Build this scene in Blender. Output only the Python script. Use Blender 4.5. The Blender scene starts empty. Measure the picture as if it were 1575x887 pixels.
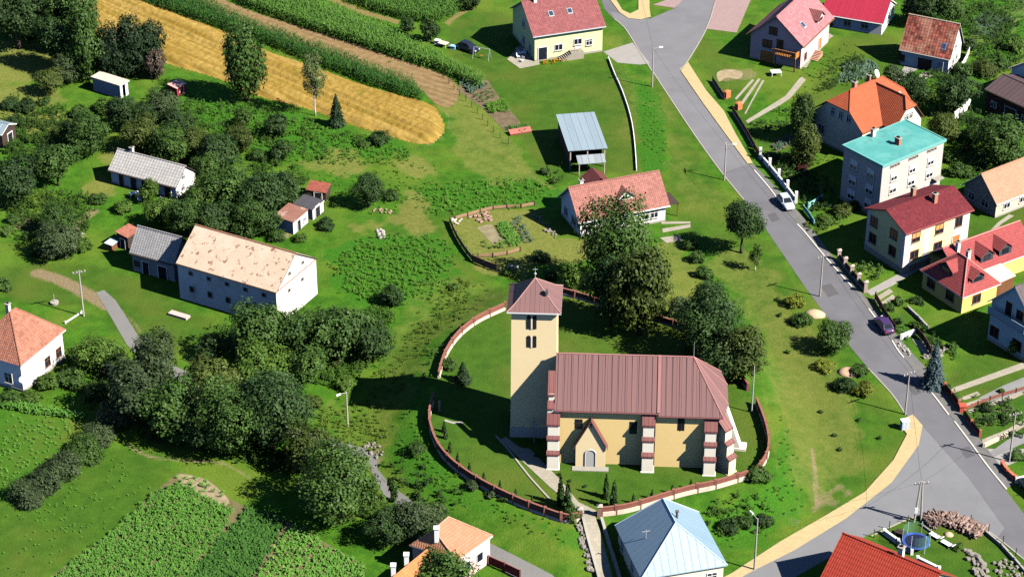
import bpy, bmesh, math, random
import numpy as np
from mathutils import Vector, Matrix
random.seed(7); np.random.seed(7)
R = math.radians
scene = bpy.context.scene
COL = scene.collection

# ------------------------------------------------------------------ camera
PW, PH = 1575.0, 887.0
FPX = 3600.0
PITCH = R(31.3)
DIST = 327.0
cam_pos = np.array([0.0, -DIST*math.cos(PITCH), DIST*math.sin(PITCH)])
fw = np.array([0, math.cos(PITCH), -math.sin(PITCH)])
up = np.array([0, math.sin(PITCH), math.cos(PITCH)])
rt = np.array([1.0, 0, 0])
cd = bpy.data.cameras.new('camera'); cam = bpy.data.objects.new('camera', cd); COL.objects.link(cam)
cd.sensor_width = 36.0; cd.lens = FPX/PW*36.0; cd.clip_start = 1.0; cd.clip_end = 20000
cam.location = cam_pos; cam.rotation_euler = (math.pi/2 - PITCH, 0, 0)
scene.camera = cam

def unproj(p, z=0.0):
    d = fw*FPX + rt*(p[0]-PW/2) + up*(PH/2-p[1])
    t = (z-cam_pos[2])/d[2]
    q = cam_pos + d*t
    return np.array([q[0], q[1]])
def proj(x, y, z):
    d = np.array([x, y, z])-cam_pos
    w = d @ fw
    return PW/2+FPX*(d @ rt)/w, PH/2-FPX*(d @ up)/w
def pxm(p, z=0):                       # pixels per metre at that spot
    q = unproj(p, z); d = np.array([q[0], q[1], z])-cam_pos
    return FPX/(d @ fw)

# ------------------------------------------------------------------ terrain: flat with the church knoll
MOUND = 2.0; FALL = 9.0
yard_px = [(775,475),(735,495),(705,520),(685,550),(674,585),(666,615),(661,640),(662,662),(674,693),(700,722),(742,750),
           (790,774),(830,790),(870,803),(897,797),(925,792),(970,786),(1050,762),(1100,751),(1150,736),(1175,712),
           (1181,690),(1176,660),(1160,615),(1130,560),(1060,510),(960,482),(862,452)]
YARD = np.array([unproj(p, MOUND) for p in yard_px])
def _dist_out(X, Y):
    P = np.stack([np.ravel(X), np.ravel(Y)], 1).astype(float)
    best = np.full(len(P), 1e9); ins = np.zeros(len(P), bool)
    n = len(YARD)
    for i in range(n):
        a = YARD[i]; b = YARD[(i+1) % n]; ab = b-a
        t = np.clip(((P-a) @ ab)/(ab @ ab), 0, 1)
        q = a+t[:, None]*ab
        best = np.minimum(best, np.hypot(*(P-q).T))
        c = ((a[1] > P[:, 1]) != (b[1] > P[:, 1]))
        with np.errstate(divide='ignore', invalid='ignore'):
            xx = (b[0]-a[0])*(P[:, 1]-a[1])/(b[1]-a[1])+a[0]
        ins ^= c & (P[:, 0] < xx)
    best[ins] = 0
    return best
def HH(X, Y):
    d = np.clip(_dist_out(X, Y)/FALL, 0, 1)
    return (MOUND*(1-(3*d*d-2*d**3))).reshape(np.shape(X))
def H(x, y): return float(HH(np.array([x]), np.array([y]))[0])
def G(px, py=None):
    """photo pixel -> ground point (x, y, z)"""
    if py is None: px, py = px
    z = 0.0
    for _ in range(12):
        q = unproj((px, py), z); z = .5*z+.5*H(q[0], q[1])
    q = unproj((px, py), z)
    return Vector((q[0], q[1], H(q[0], q[1])))

# ------------------------------------------------------------------ object helpers
def tag(o, label=None, cat=None, group=None, kind=None):
    if label: o['label'] = label
    if cat: o['category'] = cat
    if group: o['group'] = group
    if kind: o['kind'] = kind
    return o
def empty(name, loc=(0, 0, 0), rz=0.0, parent=None):
    o = bpy.data.objects.new(name, None); COL.objects.link(o)
    o.location = loc; o.rotation_euler = (0, 0, rz); o.empty_display_size = .3
    if parent: o.parent = parent
    return o
def thing(name, label, cat, loc, rz=0.0, group=None):
    return tag(empty(name, loc, rz), label, cat, group)

def link(name, me, parent=None):
    o = bpy.data.objects.new(name, me); COL.objects.link(o)
    if parent: o.parent = parent
    return o

class MB:
    def __init__(s): s.v = []; s.f = []; s.m = []
    def poly(s, pts, m=0):
        b = len(s.v); s.v += [tuple(map(float, p)) for p in pts]
        s.f.append(tuple(range(b, b+len(pts)))); s.m.append(m); return s
    def hexa(s, b4, t4, m=0):
        b = len(s.v); s.v += [tuple(map(float, p)) for p in list(b4)+list(t4)]
        for f in ((3, 2, 1, 0), (4, 5, 6, 7), (0, 1, 5, 4), (1, 2, 6, 5), (2, 3, 7, 6), (3, 0, 4, 7)):
            s.f.append(tuple(b+i for i in f)); s.m.append(m)
        return s
    def box(s, x0, y0, z0, x1, y1, z1, m=0):
        if x0 > x1: x0, x1 = x1, x0
        if y0 > y1: y0, y1 = y1, y0
        return s.hexa([(x0, y0, z0), (x1, y0, z0), (x1, y1, z0), (x0, y1, z0)],
                      [(x0, y0, z1), (x1, y0, z1), (x1, y1, z1), (x0, y1, z1)], m)
    def slab(s, pts, t, m=0, ms=None):
        """thick plate: top outline pts (counter-clockwise from above), dropped by t"""
        n = len(pts); b = len(s.v)
        s.v += [tuple(map(float, p)) for p in pts]+[(float(p[0]), float(p[1]), float(p[2])-t) for p in pts]
        s.f.append(tuple(range(b, b+n))); s.m.append(m)
        s.f.append(tuple(range(b+2*n-1, b+n-1, -1))); s.m.append(m if ms is None else ms)
        for i in range(n):
            j = (i+1) % n
            s.f.append((b+i, b+n+i, b+n+j, b+j)); s.m.append(m if ms is None else ms)
        return s
    def bar(s, p, q, w, h=None, m=0, upv=(0, 0, 1)):
        h = h or w; p = Vector(p); q = Vector(q); d = (q-p).normalized(); u = Vector(upv)
        if abs(d.dot(u)) > .98: u = Vector((1, 0, 0))
        a = d.cross(u).normalized()*(w/2); c = a.cross(d).normalized()*(h/2)
        return s.hexa([p-a-c, p+a-c, p+a+c, p-a+c], [q-a-c, q+a-c, q+a+c, q-a+c], m)
    def tube(s, p, q, r0, r1=None, n=8, m=0, cap=True):
        r1 = r0 if r1 is None else r1; p = Vector(p); q = Vector(q); d = (q-p).normalized()
        u = Vector((0, 0, 1)) if abs(d.z) < .95 else Vector((1, 0, 0))
        a = d.cross(u).normalized(); c = d.cross(a)
        b = len(s.v)
        for (o, r) in ((p, r0), (q, r1)):
            for i in range(n):
                t = 2*math.pi*i/n; s.v.append(tuple(o+a*(math.cos(t)*r)+c*(math.sin(t)*r)))
        for i in range(n):
            j = (i+1) % n; s.f.append((b+j, b+i, b+n+i, b+n+j)); s.m.append(m)
        if cap:
            s.f.append(tuple(range(b, b+n))); s.m.append(m)
            s.f.append(tuple(range(b+2*n-1, b+n-1, -1))); s.m.append(m)
        return s
    def lathe(s, prof, n=12, m=0, c=(0, 0, 0)):
        b = len(s.v)
        for (r, z) in prof:
            for i in range(n):
                t = 2*math.pi*i/n; s.v.append((c[0]+r*math.cos(t), c[1]+r*math.sin(t), c[2]+z))
        for k in range(len(prof)-1):
            for i in range(n):
                j = (i+1) % n
                s.f.append((b+k*n+i, b+k*n+j, b+(k+1)*n+j, b+(k+1)*n+i)); s.m.append(m)
        s.f.append(tuple(range(b+n-1, b-1, -1))); s.m.append(m)
        e = b+(len(prof)-1)*n; s.f.append(tuple(range(e, e+n))); s.m.append(m)
        return s
    def mesh(s, name, mats, smooth=False, uv=True):
        me = bpy.data.meshes.new(name); me.from_pydata(s.v, [], s.f)
        if not isinstance(mats, (list, tuple)): mats = [mats]
        for m in mats: me.materials.append(m)
        if len(mats) > 1: me.polygons.foreach_set('material_index', s.m)
        if smooth: me.polygons.foreach_set('use_smooth', [True]*len(s.f))
        if uv:
            l = me.uv_layers.new(name='UVMap'); dat = np.zeros(len(me.loops)*2)
            for p in me.polygons:
                n = p.normal
                if abs(n.z) > .985: t = Vector((1, 0, 0)); w = Vector((0, 1, 0))
                else:
                    t = Vector((-n.y, n.x, 0)).normalized(); w = n.cross(t)
                for li in p.loop_indices:
                    c = me.vertices[me.loops[li].vertex_index].co
                    dat[2*li] = c.dot(t); dat[2*li+1] = c.dot(w)
            l.data.foreach_set('uv', dat)
        me.update()
        return me
    def build(s, name, mats, parent=None, smooth=False, uv=True):
        return link(name, s.mesh(name, mats, smooth, uv), parent)

# ------------------------------------------------------------------ materials
def lin(c): c /= 255.0; return c/12.92 if c <= .04045 else ((c+.055)/1.055)**2.4
def S(r, g, b, k=1.0): return (lin(r)*k, lin(g)*k, lin(b)*k, 1)
def cmul(c, k): return (min(c[0]*k, 1), min(c[1]*k, 1), min(c[2]*k, 1), 1)
class NT:
    """small node-tree builder"""
    def __init__(s, name):
        s.mat = bpy.data.materials.new(name); s.mat.use_nodes = True; s.t = s.mat.node_tree
        s.n = s.t.nodes; s.l = s.t.links
        s.bsdf = s.n['Principled BSDF']; s.tc = s.n.new('ShaderNodeTexCoord')
    def node(s, typ, **kw):
        n = s.n.new(typ)
        for k, v in kw.items(): setattr(n, k, v)
        return n
    def put(s, sock, v):
        if hasattr(v, 'is_linked') or hasattr(v, 'links'): s.l.new(v, sock)
        else: sock.default_value = v
    def noise(s, scale, detail=3, rough=.55, vec=None, dist=0.0):
        n = s.node('ShaderNodeTexNoise'); n.inputs['Scale'].default_value = scale
        n.inputs['Detail'].default_value = detail; n.inputs['Roughness'].default_value = rough
        n.inputs['Distortion'].default_value = dist
        s.l.new(vec if vec is not None else s.tc.outputs['Object'], n.inputs['Vector'])
        return n.outputs['Fac']
    def math(s, op, a, b=0.0, clamp=False):
        n = s.node('ShaderNodeMath', operation=op); n.use_clamp = clamp
        s.put(n.inputs[0], a); s.put(n.inputs[1], b); return n.outputs[0]
    def ss(s, x, a, b):                      # smoothstep
        n = s.node('ShaderNodeMapRange', interpolation_type='SMOOTHSTEP')
        s.put(n.inputs[0], x); n.inputs[1].default_value = a; n.inputs[2].default_value = b
        return n.outputs[0]
    def mix(s, f, a, b, blend='MIX'):
        n = s.node('ShaderNodeMix', data_type='RGBA', blend_type=blend)
        s.put(n.inputs[0], f); s.put(n.inputs[6], a); s.put(n.inputs[7], b); return n.outputs[2]
    def bump(s, h, strength=.3, dist=.05):
        n = s.node('ShaderNodeBump'); n.inputs['Strength'].default_value = strength
        n.inputs['Distance'].default_value = dist; s.l.new(h, n.inputs['Height'])
        s.l.new(n.outputs[0], s.bsdf.inputs['Normal'])
    def uv(s):
        n = s.node('ShaderNodeSeparateXYZ'); s.l.new(s.tc.outputs['UV'], n.inputs[0]); return n.outputs
    def done(s, col, rough=.85, spec=.25, metal=0.0):
        s.put(s.bsdf.inputs['Base Color'], col); s.put(s.bsdf.inputs['Roughness'], rough)
        s.bsdf.inputs['Specular IOR Level'].default_value = spec; s.bsdf.inputs['Metallic'].default_value = metal
        return s.mat
_mc = {}
def plain(name, c, var=.12, sc=1.2, rough=.85, spec=.25, bump=0.0, stain=None, stain_amt=.5, stain_sc=.5):
    """painted / rendered surface with broad mottling, finer grain and optional stains"""
    if name in _mc: return _mc[name]
    n = NT(name)
    col = n.mix(n.noise(sc, 4), cmul(c, 1-var*1.6), cmul(c, 1+var*1.1))
    col = n.mix(n.math('MULTIPLY', n.ss(n.noise(sc*9, 2), .45, .75), var*1.5), col, cmul(c, .6))
    if stain:
        col = n.mix(n.math('MULTIPLY', n.ss(n.noise(stain_sc, 6, .65), .5, .68), stain_amt), col, stain)
    if bump: n.bump(n.noise(sc*12, 3), bump, .04)
    _mc[name] = n.done(col, rough, spec); return _mc[name]
def tiles(name, c, c2=None, row=.36, colw=.3, var=.25, patch=.35, rough=.8, moss=None):
    """clay or concrete tile roof: overlapping rows in UV metres, tile-to-tile tone, weather patches"""
    if name in _mc: return _mc[name]
    c = cmul(c, .82); c2 = c2 and cmul(c2, .82); patch = min(.95, patch+.15)
    n = NT(name); u = n.uv()
    fv = n.math('FRACT', n.math('DIVIDE', u[1], row)); fu = n.math('FRACT', n.math('DIVIDE', u[0], colw))
    iv = n.math('FLOOR', n.math('DIVIDE', u[1], row)); iu = n.math('FLOOR', n.math('DIVIDE', u[0], colw))
    cb = n.node('ShaderNodeCombineXYZ'); n.l.new(iu, cb.inputs[0]); n.l.new(iv, cb.inputs[1])
    wn = n.node('ShaderNodeTexWhiteNoise', noise_dimensions='3D'); n.l.new(cb.outputs[0], wn.inputs[0])
    col = n.mix(wn.outputs[0], cmul(c, 1-var), cmul(c, 1+var*.6))
    col = n.mix(n.math('MULTIPLY', n.ss(n.noise(.45, 5, .6), .42, .7), patch), col, c2 or cmul(c, .6))
    if moss: col = n.mix(n.math('MULTIPLY', n.ss(n.noise(1.3, 6, .7), .56, .68), .8), col, moss)
    col = n.mix(n.math('MULTIPLY', n.ss(fv, .22, .0), .5), col, cmul(c, .35))
    col = n.mix(n.math('MULTIPLY', n.ss(n.noise(2.6, 4, .7), .54, .74), .4), col, cmul((c[0]*.7+.1, c[1]*.7+.09, c[2]*.7+.08, 1), 1.0))
    hgt = n.math('ADD', n.math('MULTIPLY', n.math('SUBTRACT', 1.0, fv), 1.0), n.math('MULTIPLY', n.math('SINE', n.math('MULTIPLY', fu, 6.2832)), .35))
    n.bump(hgt, .7, .05)
    _mc[name] = n.done(col, rough, .25); return _mc[name]
def seam(name, c, c2=None, w=.62, var=.09, rough=.55, spec=.35, line=.35, patch=.3, metal=0.0):
    """sheet-metal roof with standing seams running up the slope"""
    if name in _mc: return _mc[name]
    c = cmul(c, .82); c2 = c2 and cmul(c2, .82)
    n = NT(name); u = n.uv()
    x = n.math('DIVIDE', u[0], w); fu = n.math('FRACT', x); iu = n.math('FLOOR', x)
    wn = n.node('ShaderNodeTexWhiteNoise', noise_dimensions='1D'); n.l.new(iu, wn.inputs['W'])
    col = n.mix(wn.outputs[0], cmul(c, 1-var), cmul(c, 1+var))
    mp = n.node('ShaderNodeMapping'); mp.inputs['Scale'].default_value = (1.3, .22, 1); n.l.new(n.tc.outputs['UV'], mp.inputs[0])
    col = n.mix(n.math('MULTIPLY', n.ss(n.noise(1.0, 5, .6, mp.outputs[0]), .45, .75), patch), col, c2 or cmul(c, .7))
    a = n.math('ABSOLUTE', n.math('SUBTRACT', fu, .5)); ln = n.ss(a, .5-.07, .5-.02)
    col = n.mix(n.math('MULTIPLY', ln, line), col, cmul(c, .35))
    n.bump(ln, .8, .05)
    _mc[name] = n.done(col, rough, spec, metal); return _mc[name]
def leafmat(name, c, c2, rough=.6, trans=.2, hue=.5):
    """foliage: tone varies leaf to leaf, clump to clump and tree to tree"""
    if name in _mc: return _mc[name]
    c = cmul(c, .62); c2 = cmul(c2, .62)
    n = NT(name); g = n.node('ShaderNodeNewGeometry'); oi = n.node('ShaderNodeObjectInfo')
    col = n.mix(g.outputs['Random Per Island'], c, c2)
    col = n.mix(n.math('MULTIPLY', n.ss(n.noise(.9, 2), .42, .66), hue), col, cmul(c2, 1.25))
    col = n.mix(n.math('MULTIPLY', oi.outputs['Random'], .5), col, cmul(c, .62))
    n.done(col, rough, .2)
    tr = n.node('ShaderNodeBsdfTranslucent'); n.l.new(col, tr.inputs[0])
    mx = n.node('ShaderNodeMixShader'); mx.inputs[0].default_value = trans
    n.l.new(n.bsdf.outputs[0], mx.inputs[1]); n.l.new(tr.outputs[0], mx.inputs[2])
    n.l.new(mx.outputs[0], n.n['Material Output'].inputs[0])
    _mc[name] = n.mat; return n.mat

GLASS = plain('window glass', (.012, .016, .028, 1), .3, .6, .2, .25)
WHITEP = plain('white paint', (.72, .72, .72, 1), .06, 1.5, .5)
WOODBR = plain('brown wood', (.16, .07, .03, 1), .25, 2.5, .7)
WOODOR = plain('orange wood', (.42, .17, .05, 1), .2, 2.5, .6)
DARKW = plain('dark weathered wood', (.05, .035, .028, 1), .3, 3, .85)
DARKIN = plain('dark interior', (.012, .012, .015, 1), .2, 1, .9)
CONC = plain('concrete', (.3, .285, .25, 1), .12, 1.5, .9, bump=.2)
POLEC = plain('pole concrete', (.34, .32, .29, 1), .12, 2, .9)
STEEL = plain('galvanised steel', (.35, .37, .38, 1), .1, 2, .45, .5)
BLACK = plain('black rubber', (.012, .012, .014, 1), .2, 2, .7)
BARK = plain('bark', (.055, .042, .03, 1), .3, 5, .9, bump=.5)
BIRCHB = plain('birch bark', (.5, .48, .43, 1), .12, 2, .8, stain=(.03, .03, .03, 1), stain_amt=.9, stain_sc=3)

# ------------------------------------------------------------------ light
world = bpy.data.worlds.new('World'); scene.world = world; world.use_nodes = True
wt = world.node_tree; bg = wt.nodes['Background']; sky = wt.nodes.new('ShaderNodeTexSky')
TOSUN = Vector((math.cos(R(26.5))*math.cos(R(41.8)), -math.sin(R(26.5))*math.cos(R(41.8)), math.sin(R(41.8))))
sky.sky_type = 'NISHITA'; sky.sun_disc = False; sky.sun_elevation = math.asin(TOSUN.z)
sky.sun_rotation = math.atan2(TOSUN.x, TOSUN.y); sky.air_density = .8; sky.dust_density = 0; sky.ozone_density = 8.0; sky.altitude = 800
wt.links.new(sky.outputs[0], bg.inputs[0]); bg.inputs[1].default_value = .05
sl = bpy.data.lights.new('sun', 'SUN'); sl.energy = 5.0; sl.angle = R(.5); sl.color = (1, .93, .82)
so = bpy.data.objects.new('sun', sl); COL.objects.link(so); so.rotation_euler = (-TOSUN).to_track_quat('-Z', 'Y').to_euler()
so.location = (80, -40, 120)
scene.view_settings.view_transform = 'Standard'; scene.view_settings.look = 'None'
scene.view_settings.exposure = 1.3; scene.view_settings.gamma = 1.0; scene.view_settings.use_curve_mapping = False
scene.cycles.max_bounces = 6; scene.cycles.diffuse_bounces = 0; scene.cycles.glossy_bounces = 2
scene.cycles.transmission_bounces = 3; scene.cycles.transparent_max_bounces = 6
scene.cycles.use_denoising = False
# ------------------------------------------------------------------ numpy meshes
def mesh_np(name, V, F, mats, smooth=False):
    me = bpy.data.meshes.new(name); V = np.asarray(V, np.float32); F = np.asarray(F, np.int32)
    k = F.shape[1]
    me.vertices.add(len(V)); me.vertices.foreach_set('co', V.ravel())
    me.loops.add(F.size); me.loops.foreach_set('vertex_index', F.ravel())
    me.polygons.add(len(F)); me.polygons.foreach_set('loop_start', np.arange(len(F), dtype=np.int32)*k)
    me.polygons.foreach_set('loop_total', np.full(len(F), k, np.int32))
    if smooth: me.polygons.foreach_set('use_smooth', np.ones(len(F), bool))
    for m in (mats if isinstance(mats, (list, tuple)) else [mats]): me.materials.append(m)
    me.update(calc_edges=True); me.validate(); return me

def inpoly(poly, P):
    ins = np.zeros(len(P), bool); n = len(poly)
    for i in range(n):
        a = poly[i]; b = poly[(i+1) % n]
        if a[1] == b[1]: continue
        c = ((a[1] > P[:, 1]) != (b[1] > P[:, 1]))
        ins ^= c & (P[:, 0] < (b[0]-a[0])*(P[:, 1]-a[1])/(b[1]-a[1])+a[0])
    return ins
def edgedist(poly, P, closed=True):
    best = np.full(len(P), 1e9); n = len(poly)
    for i in range(n if closed else n-1):
        a = poly[i]; b = poly[(i+1) % n]; ab = b-a; L = ab @ ab
        t = np.clip(((P-a) @ ab)/max(L, 1e-9), 0, 1)
        best = np.minimum(best, np.hypot(*(P-(a+t[:, None]*ab)).T))
    return best
def W2(pts): return np.array([G(p)[:2] for p in pts])
def spl(pts, n=6, closed=False):
    P = [np.array(p, float) for p in pts]; out = []; m = len(P)
    rng = range(m if closed else m-1)
    for i in rng:
        if closed: p0, p1, p2, p3 = P[(i-1) % m], P[i], P[(i+1) % m], P[(i+2) % m]
        else: p0, p1, p2, p3 = P[max(i-1, 0)], P[i], P[i+1], P[min(i+2, m-1)]
        for k in range(n):
            t = k/n
            out.append(.5*((2*p1)+(-p0+p2)*t+(2*p0-5*p1+4*p2-p3)*t*t+(-p0+3*p1-3*p2+p3)*t**3))
    if not closed: out.append(P[-1])
    return [tuple(p) for p in out]

# ------------------------------------------------------------------ ground sheet
def axis(a, b, step, far):
    core = np.arange(a, b+step/2, step); o = []; s = step; v = 0
    while v < far: s *= 1.6; v += s; o.append(v)
    o = np.array(o); return np.concatenate([(a-o)[::-1], core, b+o])
xs = axis(-112, 112, .5, 4000); ys = axis(-86, 122, .5, 4000)
GX, GY = np.meshgrid(xs, ys)
GZ = np.zeros_like(GX); near = (np.abs(GX) < 110) & (np.abs(GY) < 90)
GZ[near] = HH(GX[near], GY[near])
gv = np.stack([GX.ravel(), GY.ravel(), GZ.ravel()], 1)
nx, ny = len(xs), len(ys); ii = (np.arange(ny-1)[:, None]*nx+np.arange(nx-1)[None, :]).ravel()
gf = np.stack([ii, ii+1, ii+nx+1, ii+nx], 1)
cover = np.zeros((len(gv), 4), np.float32)
def wob(P):
    x, y = P[:, 0], P[:, 1]
    return .7*np.sin(x*.55+1.3*np.sin(y*.31))+.6*np.sin(y*.8+1.7*np.sin(x*.42)+2)+.45*np.sin(x*1.7+y*1.1)+.3*np.sin(x*2.9-y*2.3+1)
def paint(ch, pts, amt=1.0, soft=.8, sm=True):
    if sm: pts = spl(pts, 4, True)
    poly = W2(pts); lo = poly.min(0)-4; hi = poly.max(0)+4
    k = np.where((gv[:, 0] > lo[0]) & (gv[:, 0] < hi[0]) & (gv[:, 1] > lo[1]) & (gv[:, 1] < hi[1]))[0]
    P = gv[k, :2].astype(float); d = edgedist(poly, P); d[inpoly(poly, P)] *= -1
    if ch != MOWN: d = d+wob(P)*min(1.0, soft)
    t = np.clip((soft-d)/(2*soft), 0, 1); t = t*t*(3-2*t)*amt
    cover[k, ch] = np.maximum(cover[k, ch], t)
def stroke(ch, pts, wid, amt=1.0, soft=.5):
    poly = W2(spl(pts, 5)); lo = poly.min(0)-4; hi = poly.max(0)+4
    k = np.where((gv[:, 0] > lo[0]) & (gv[:, 0] < hi[0]) & (gv[:, 1] > lo[1]) & (gv[:, 1] < hi[1]))[0]
    d = edgedist(poly, gv[k, :2].astype(float), False)-wid/2
    t = np.clip((soft-d)/(2*soft), 0, 1); t = t*t*(3-2*t)*amt
    cover[k, ch] = np.maximum(cover[k, ch], t)
def ell(cx, cy, rx, ry, n=12, rot=0):
    return [(cx+rx*math.cos(t)*math.cos(rot)-ry*math.sin(t)*math.sin(rot), cy+rx*math.cos(t)*math.sin(rot)+ry*math.sin(t)*math.cos(rot)) for t in [2*math.pi*i/n for i in range(n)]]
DRY, LUSH, DIRT, MOWN = 0, 1, 2, 3
# mown lawns
paint(MOWN, [(690,45),(735,20),(790,30),(830,100),(940,95),(980,180),(985,262),(930,265),(850,275),(800,215),(740,130),(705,110)])
paint(MOWN, [(0,415),(90,405),(190,420),(280,470),(330,500),(300,540),(190,520),(150,470),(90,470),(0,455)])
paint(MOWN, yard_px, 1, .4, False)
paint(MOWN, [(1050,60),(1090,60),(1140,120),(1170,190),(1230,170),(1290,60),(1380,60),(1380,130),(1300,150),(1230,240),(1180,240),(1100,130)], .8)
paint(MOWN, [(1490,545),(1570,520),(1575,620),(1460,600)]); paint(MOWN, [(1480,640),(1560,610),(1575,700),(1520,690)])
paint(MOWN, [(1340,830),(1400,790),(1500,800),(1575,850),(1575,887),(1400,887)])
paint(MOWN, [(1480,340),(1575,300),(1575,360),(1500,370)]); paint(MOWN, [(1380,470),(1420,500),(1450,540),(1400,530)])
paint(MOWN, [(1000,110),(1030,130),(1100,280),(1150,330),(1260,480),(1390,650),(1395,690),(1340,760),(1270,795),(1220,740),(1200,600),(1150,450),(1040,330),(1030,200)], .6)
paint(MOWN, [(0,760),(190,690),(262,724),(180,808),(60,887),(-20,900),(-20,770)], .9); paint(MOWN, [(0,655),(130,655),(60,730),(0,755)], .7)
paint(MOWN, [(760,440),(700,500),(640,580),(610,640),(660,590),(680,540),(720,500),(775,470)], .8); paint(MOWN, [(560,420),(640,300),(720,330),(690,350),(720,400),(760,430),(690,440)], .6)
for q in ([(1150,430),(1185,540),(1225,660),(1250,760)], [(1180,440),(1215,560),(1262,690)], [(1200,640),(1225,720),(1228,780)], [(1165,560),(1190,680),(1195,760)]): stroke(DRY, q, .5, .45, .4)
# dry / mown-hay patches
for e in (ell(515,250,46,18), ell(632,256,32,16), ell(640,330,24,34), ell(590,345,44,10,12,-.2), ell(40,95,60,38), ell(40,150,55,25), ell(70,190,45,22), ell(170,240,22,12),
          ell(150,285,22,22), ell(30,170,40,14)): paint(DRY, e, .75, 1.2)
paint(DRY, [(668,140),(690,120),(738,160),(775,212),(800,250),(760,240),(700,225),(690,180)], .62, 1.4)
paint(DRY, [(620,110),(690,120),(745,160),(790,215),(828,262),(815,278),(760,282),(700,250),(690,190),(670,150)], .55, .8)
paint(DRY, [(700,160),(740,165),(770,215),(720,220),(690,200)], .25, 1)
paint(DRY, [(695,338),(760,322),(822,322),(860,362),(908,372),(925,385),(905,402),(770,412),(730,400)], .8, .5)
paint(DRY, [(735,405),(800,395),(820,420),(800,430),(750,420)], .85, .5)
paint(DRY, [(1015,370),(1048,372),(1088,432),(1070,460),(1030,480),(1012,430)], .6, .7)
paint(DRY, [(1085,395),(1180,400),(1240,500),(1300,600),(1330,700),(1270,780),(1225,740),(1200,620),(1165,520),(1120,440)], .5, 1.2)
paint(DRY, [(1000,110),(1030,150),(1060,240),(1110,300),(1060,330),(1030,260)], .35, 1.0)
paint(DRY, [(950,110),(975,120),(980,200),(960,210)], .35, .8)
paint(DRY, [(640,440),(720,430),(762,442),(745,480),(690,510),(650,560),(610,640),(560,640),(590,560)], .4, 1.5)
paint(DRY, [(470,640),(540,620),(600,650),(600,690),(520,700)], .35, 1.2)
paint(DRY, [(600,790),(740,770),(880,830),(900,887),(760,870)], .2, 1.5)
paint(DRY, [(930,60),(965,50),(975,65),(940,75)], .4, .4); paint(DRY, [(905,800),(935,800),(940,887),(925,887)], .2, .4)
stroke(DRY, [(1140,430),(1180,560),(1225,680),(1255,780)], 1.2, .5)
# lush dark weeds
paint(LUSH, [(505,395),(560,365),(640,360),(700,380),(690,440),(620,470),(540,460)], .9, 1.2)
paint(LUSH, [(640,290),(800,270),(850,290),(840,315),(720,330),(660,330)], .9, 1.2)
paint(LUSH, [(300,150),(400,165),(540,200),(620,225),(600,245),(440,240),(330,210)], .8, 1.2)
paint(LUSH, [(940,120),(975,130),(985,260),(1010,262),(1025,258),(1025,180),(1000,130)], .8, .5)
paint(LUSH, [(600,690),(660,650),(720,740),(860,805),(880,840),(760,800),(660,770)], .6, 1.2)
paint(LUSH, [(1085,780),(1180,745),(1200,640),(1230,700),(1245,790),(1180,830),(1110,850)], .6, 1)
paint(LUSH, [(0,635),(120,650),(60,730),(0,760)], .5, 1)
paint(LUSH, [(1400,0),(1575,0),(1575,90),(1500,130),(1480,60)], .6, 1)
paint(LUSH, [(1040,455),(1180,500),(1200,600),(1130,560)], .5, 1)
# bare earth and worn tracks
stroke(DIRT, [(60,420),(95,432),(130,450),(165,470)], 2.6, .9, .9); stroke(DIRT, [(155,455),(200,490),(215,510)], 1.0, .6)
stroke(DIRT, [(195,682),(225,700),(280,708),(340,712),(385,735)], .9, .7, .5); stroke(DIRT, [(20,640),(130,652)], .6, .5)
stroke(DIRT, [(205,690),(250,715),(300,716)], .5, .4)
paint(DIRT, [(1240,768),(1262,735),(1290,735),(1315,745),(1290,770),(1255,790)], .6, 1.0); stroke(DIRT, [(1250,690),(1253,730),(1258,780)], .8, .8)
for q in ([(1112,268),(1148,318),(1180,366),(1236,446),(1286,514),(1330,568),(1368,608)], [(1200,832),(1270,791),(1328,755),(1370,706)], [(1012,118),(1068,212),(1104,264)]): stroke(DIRT, q, .35, .4, .5)
paint(DIRT, [(1205,800),(1240,795),(1225,815)], .5, .8)
paint(DIRT, ell(572,705,16,24), .7, 1.2); paint(DIRT, ell(84,466,9,5), .8, .3); paint(DIRT, ell(30,340,25,14), .7, 1)
stroke(DIRT, [(145,325),(120,345),(112,362)], 2.0, .7); paint(DIRT, ell(445,358,20,4,12,-.5), .7, .6)
stroke(DIRT, [(690,205),(690,180),(665,150)], 1.0, .5); stroke(DIRT, [(655,225),(685,210)], 1, .5)
paint(DIRT, [(1530,10),(1575,0),(1575,30),(1540,60),(1520,70),(1490,62),(1500,30)], .5, .6)
paint(DIRT, [(775,340),(800,345),(812,365),(780,372),(760,350)], .25, .6)
paint(DIRT, [(1110,105),(1150,105),(1160,120),(1130,125),(1105,125)], .6, .5)
stroke(DRY, [(690,120),(740,190),(790,250),(850,290)], 1.0, .7, .4)
stroke(DRY, [(870,440),(930,470),(960,480)], 1.5, .6)

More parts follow.
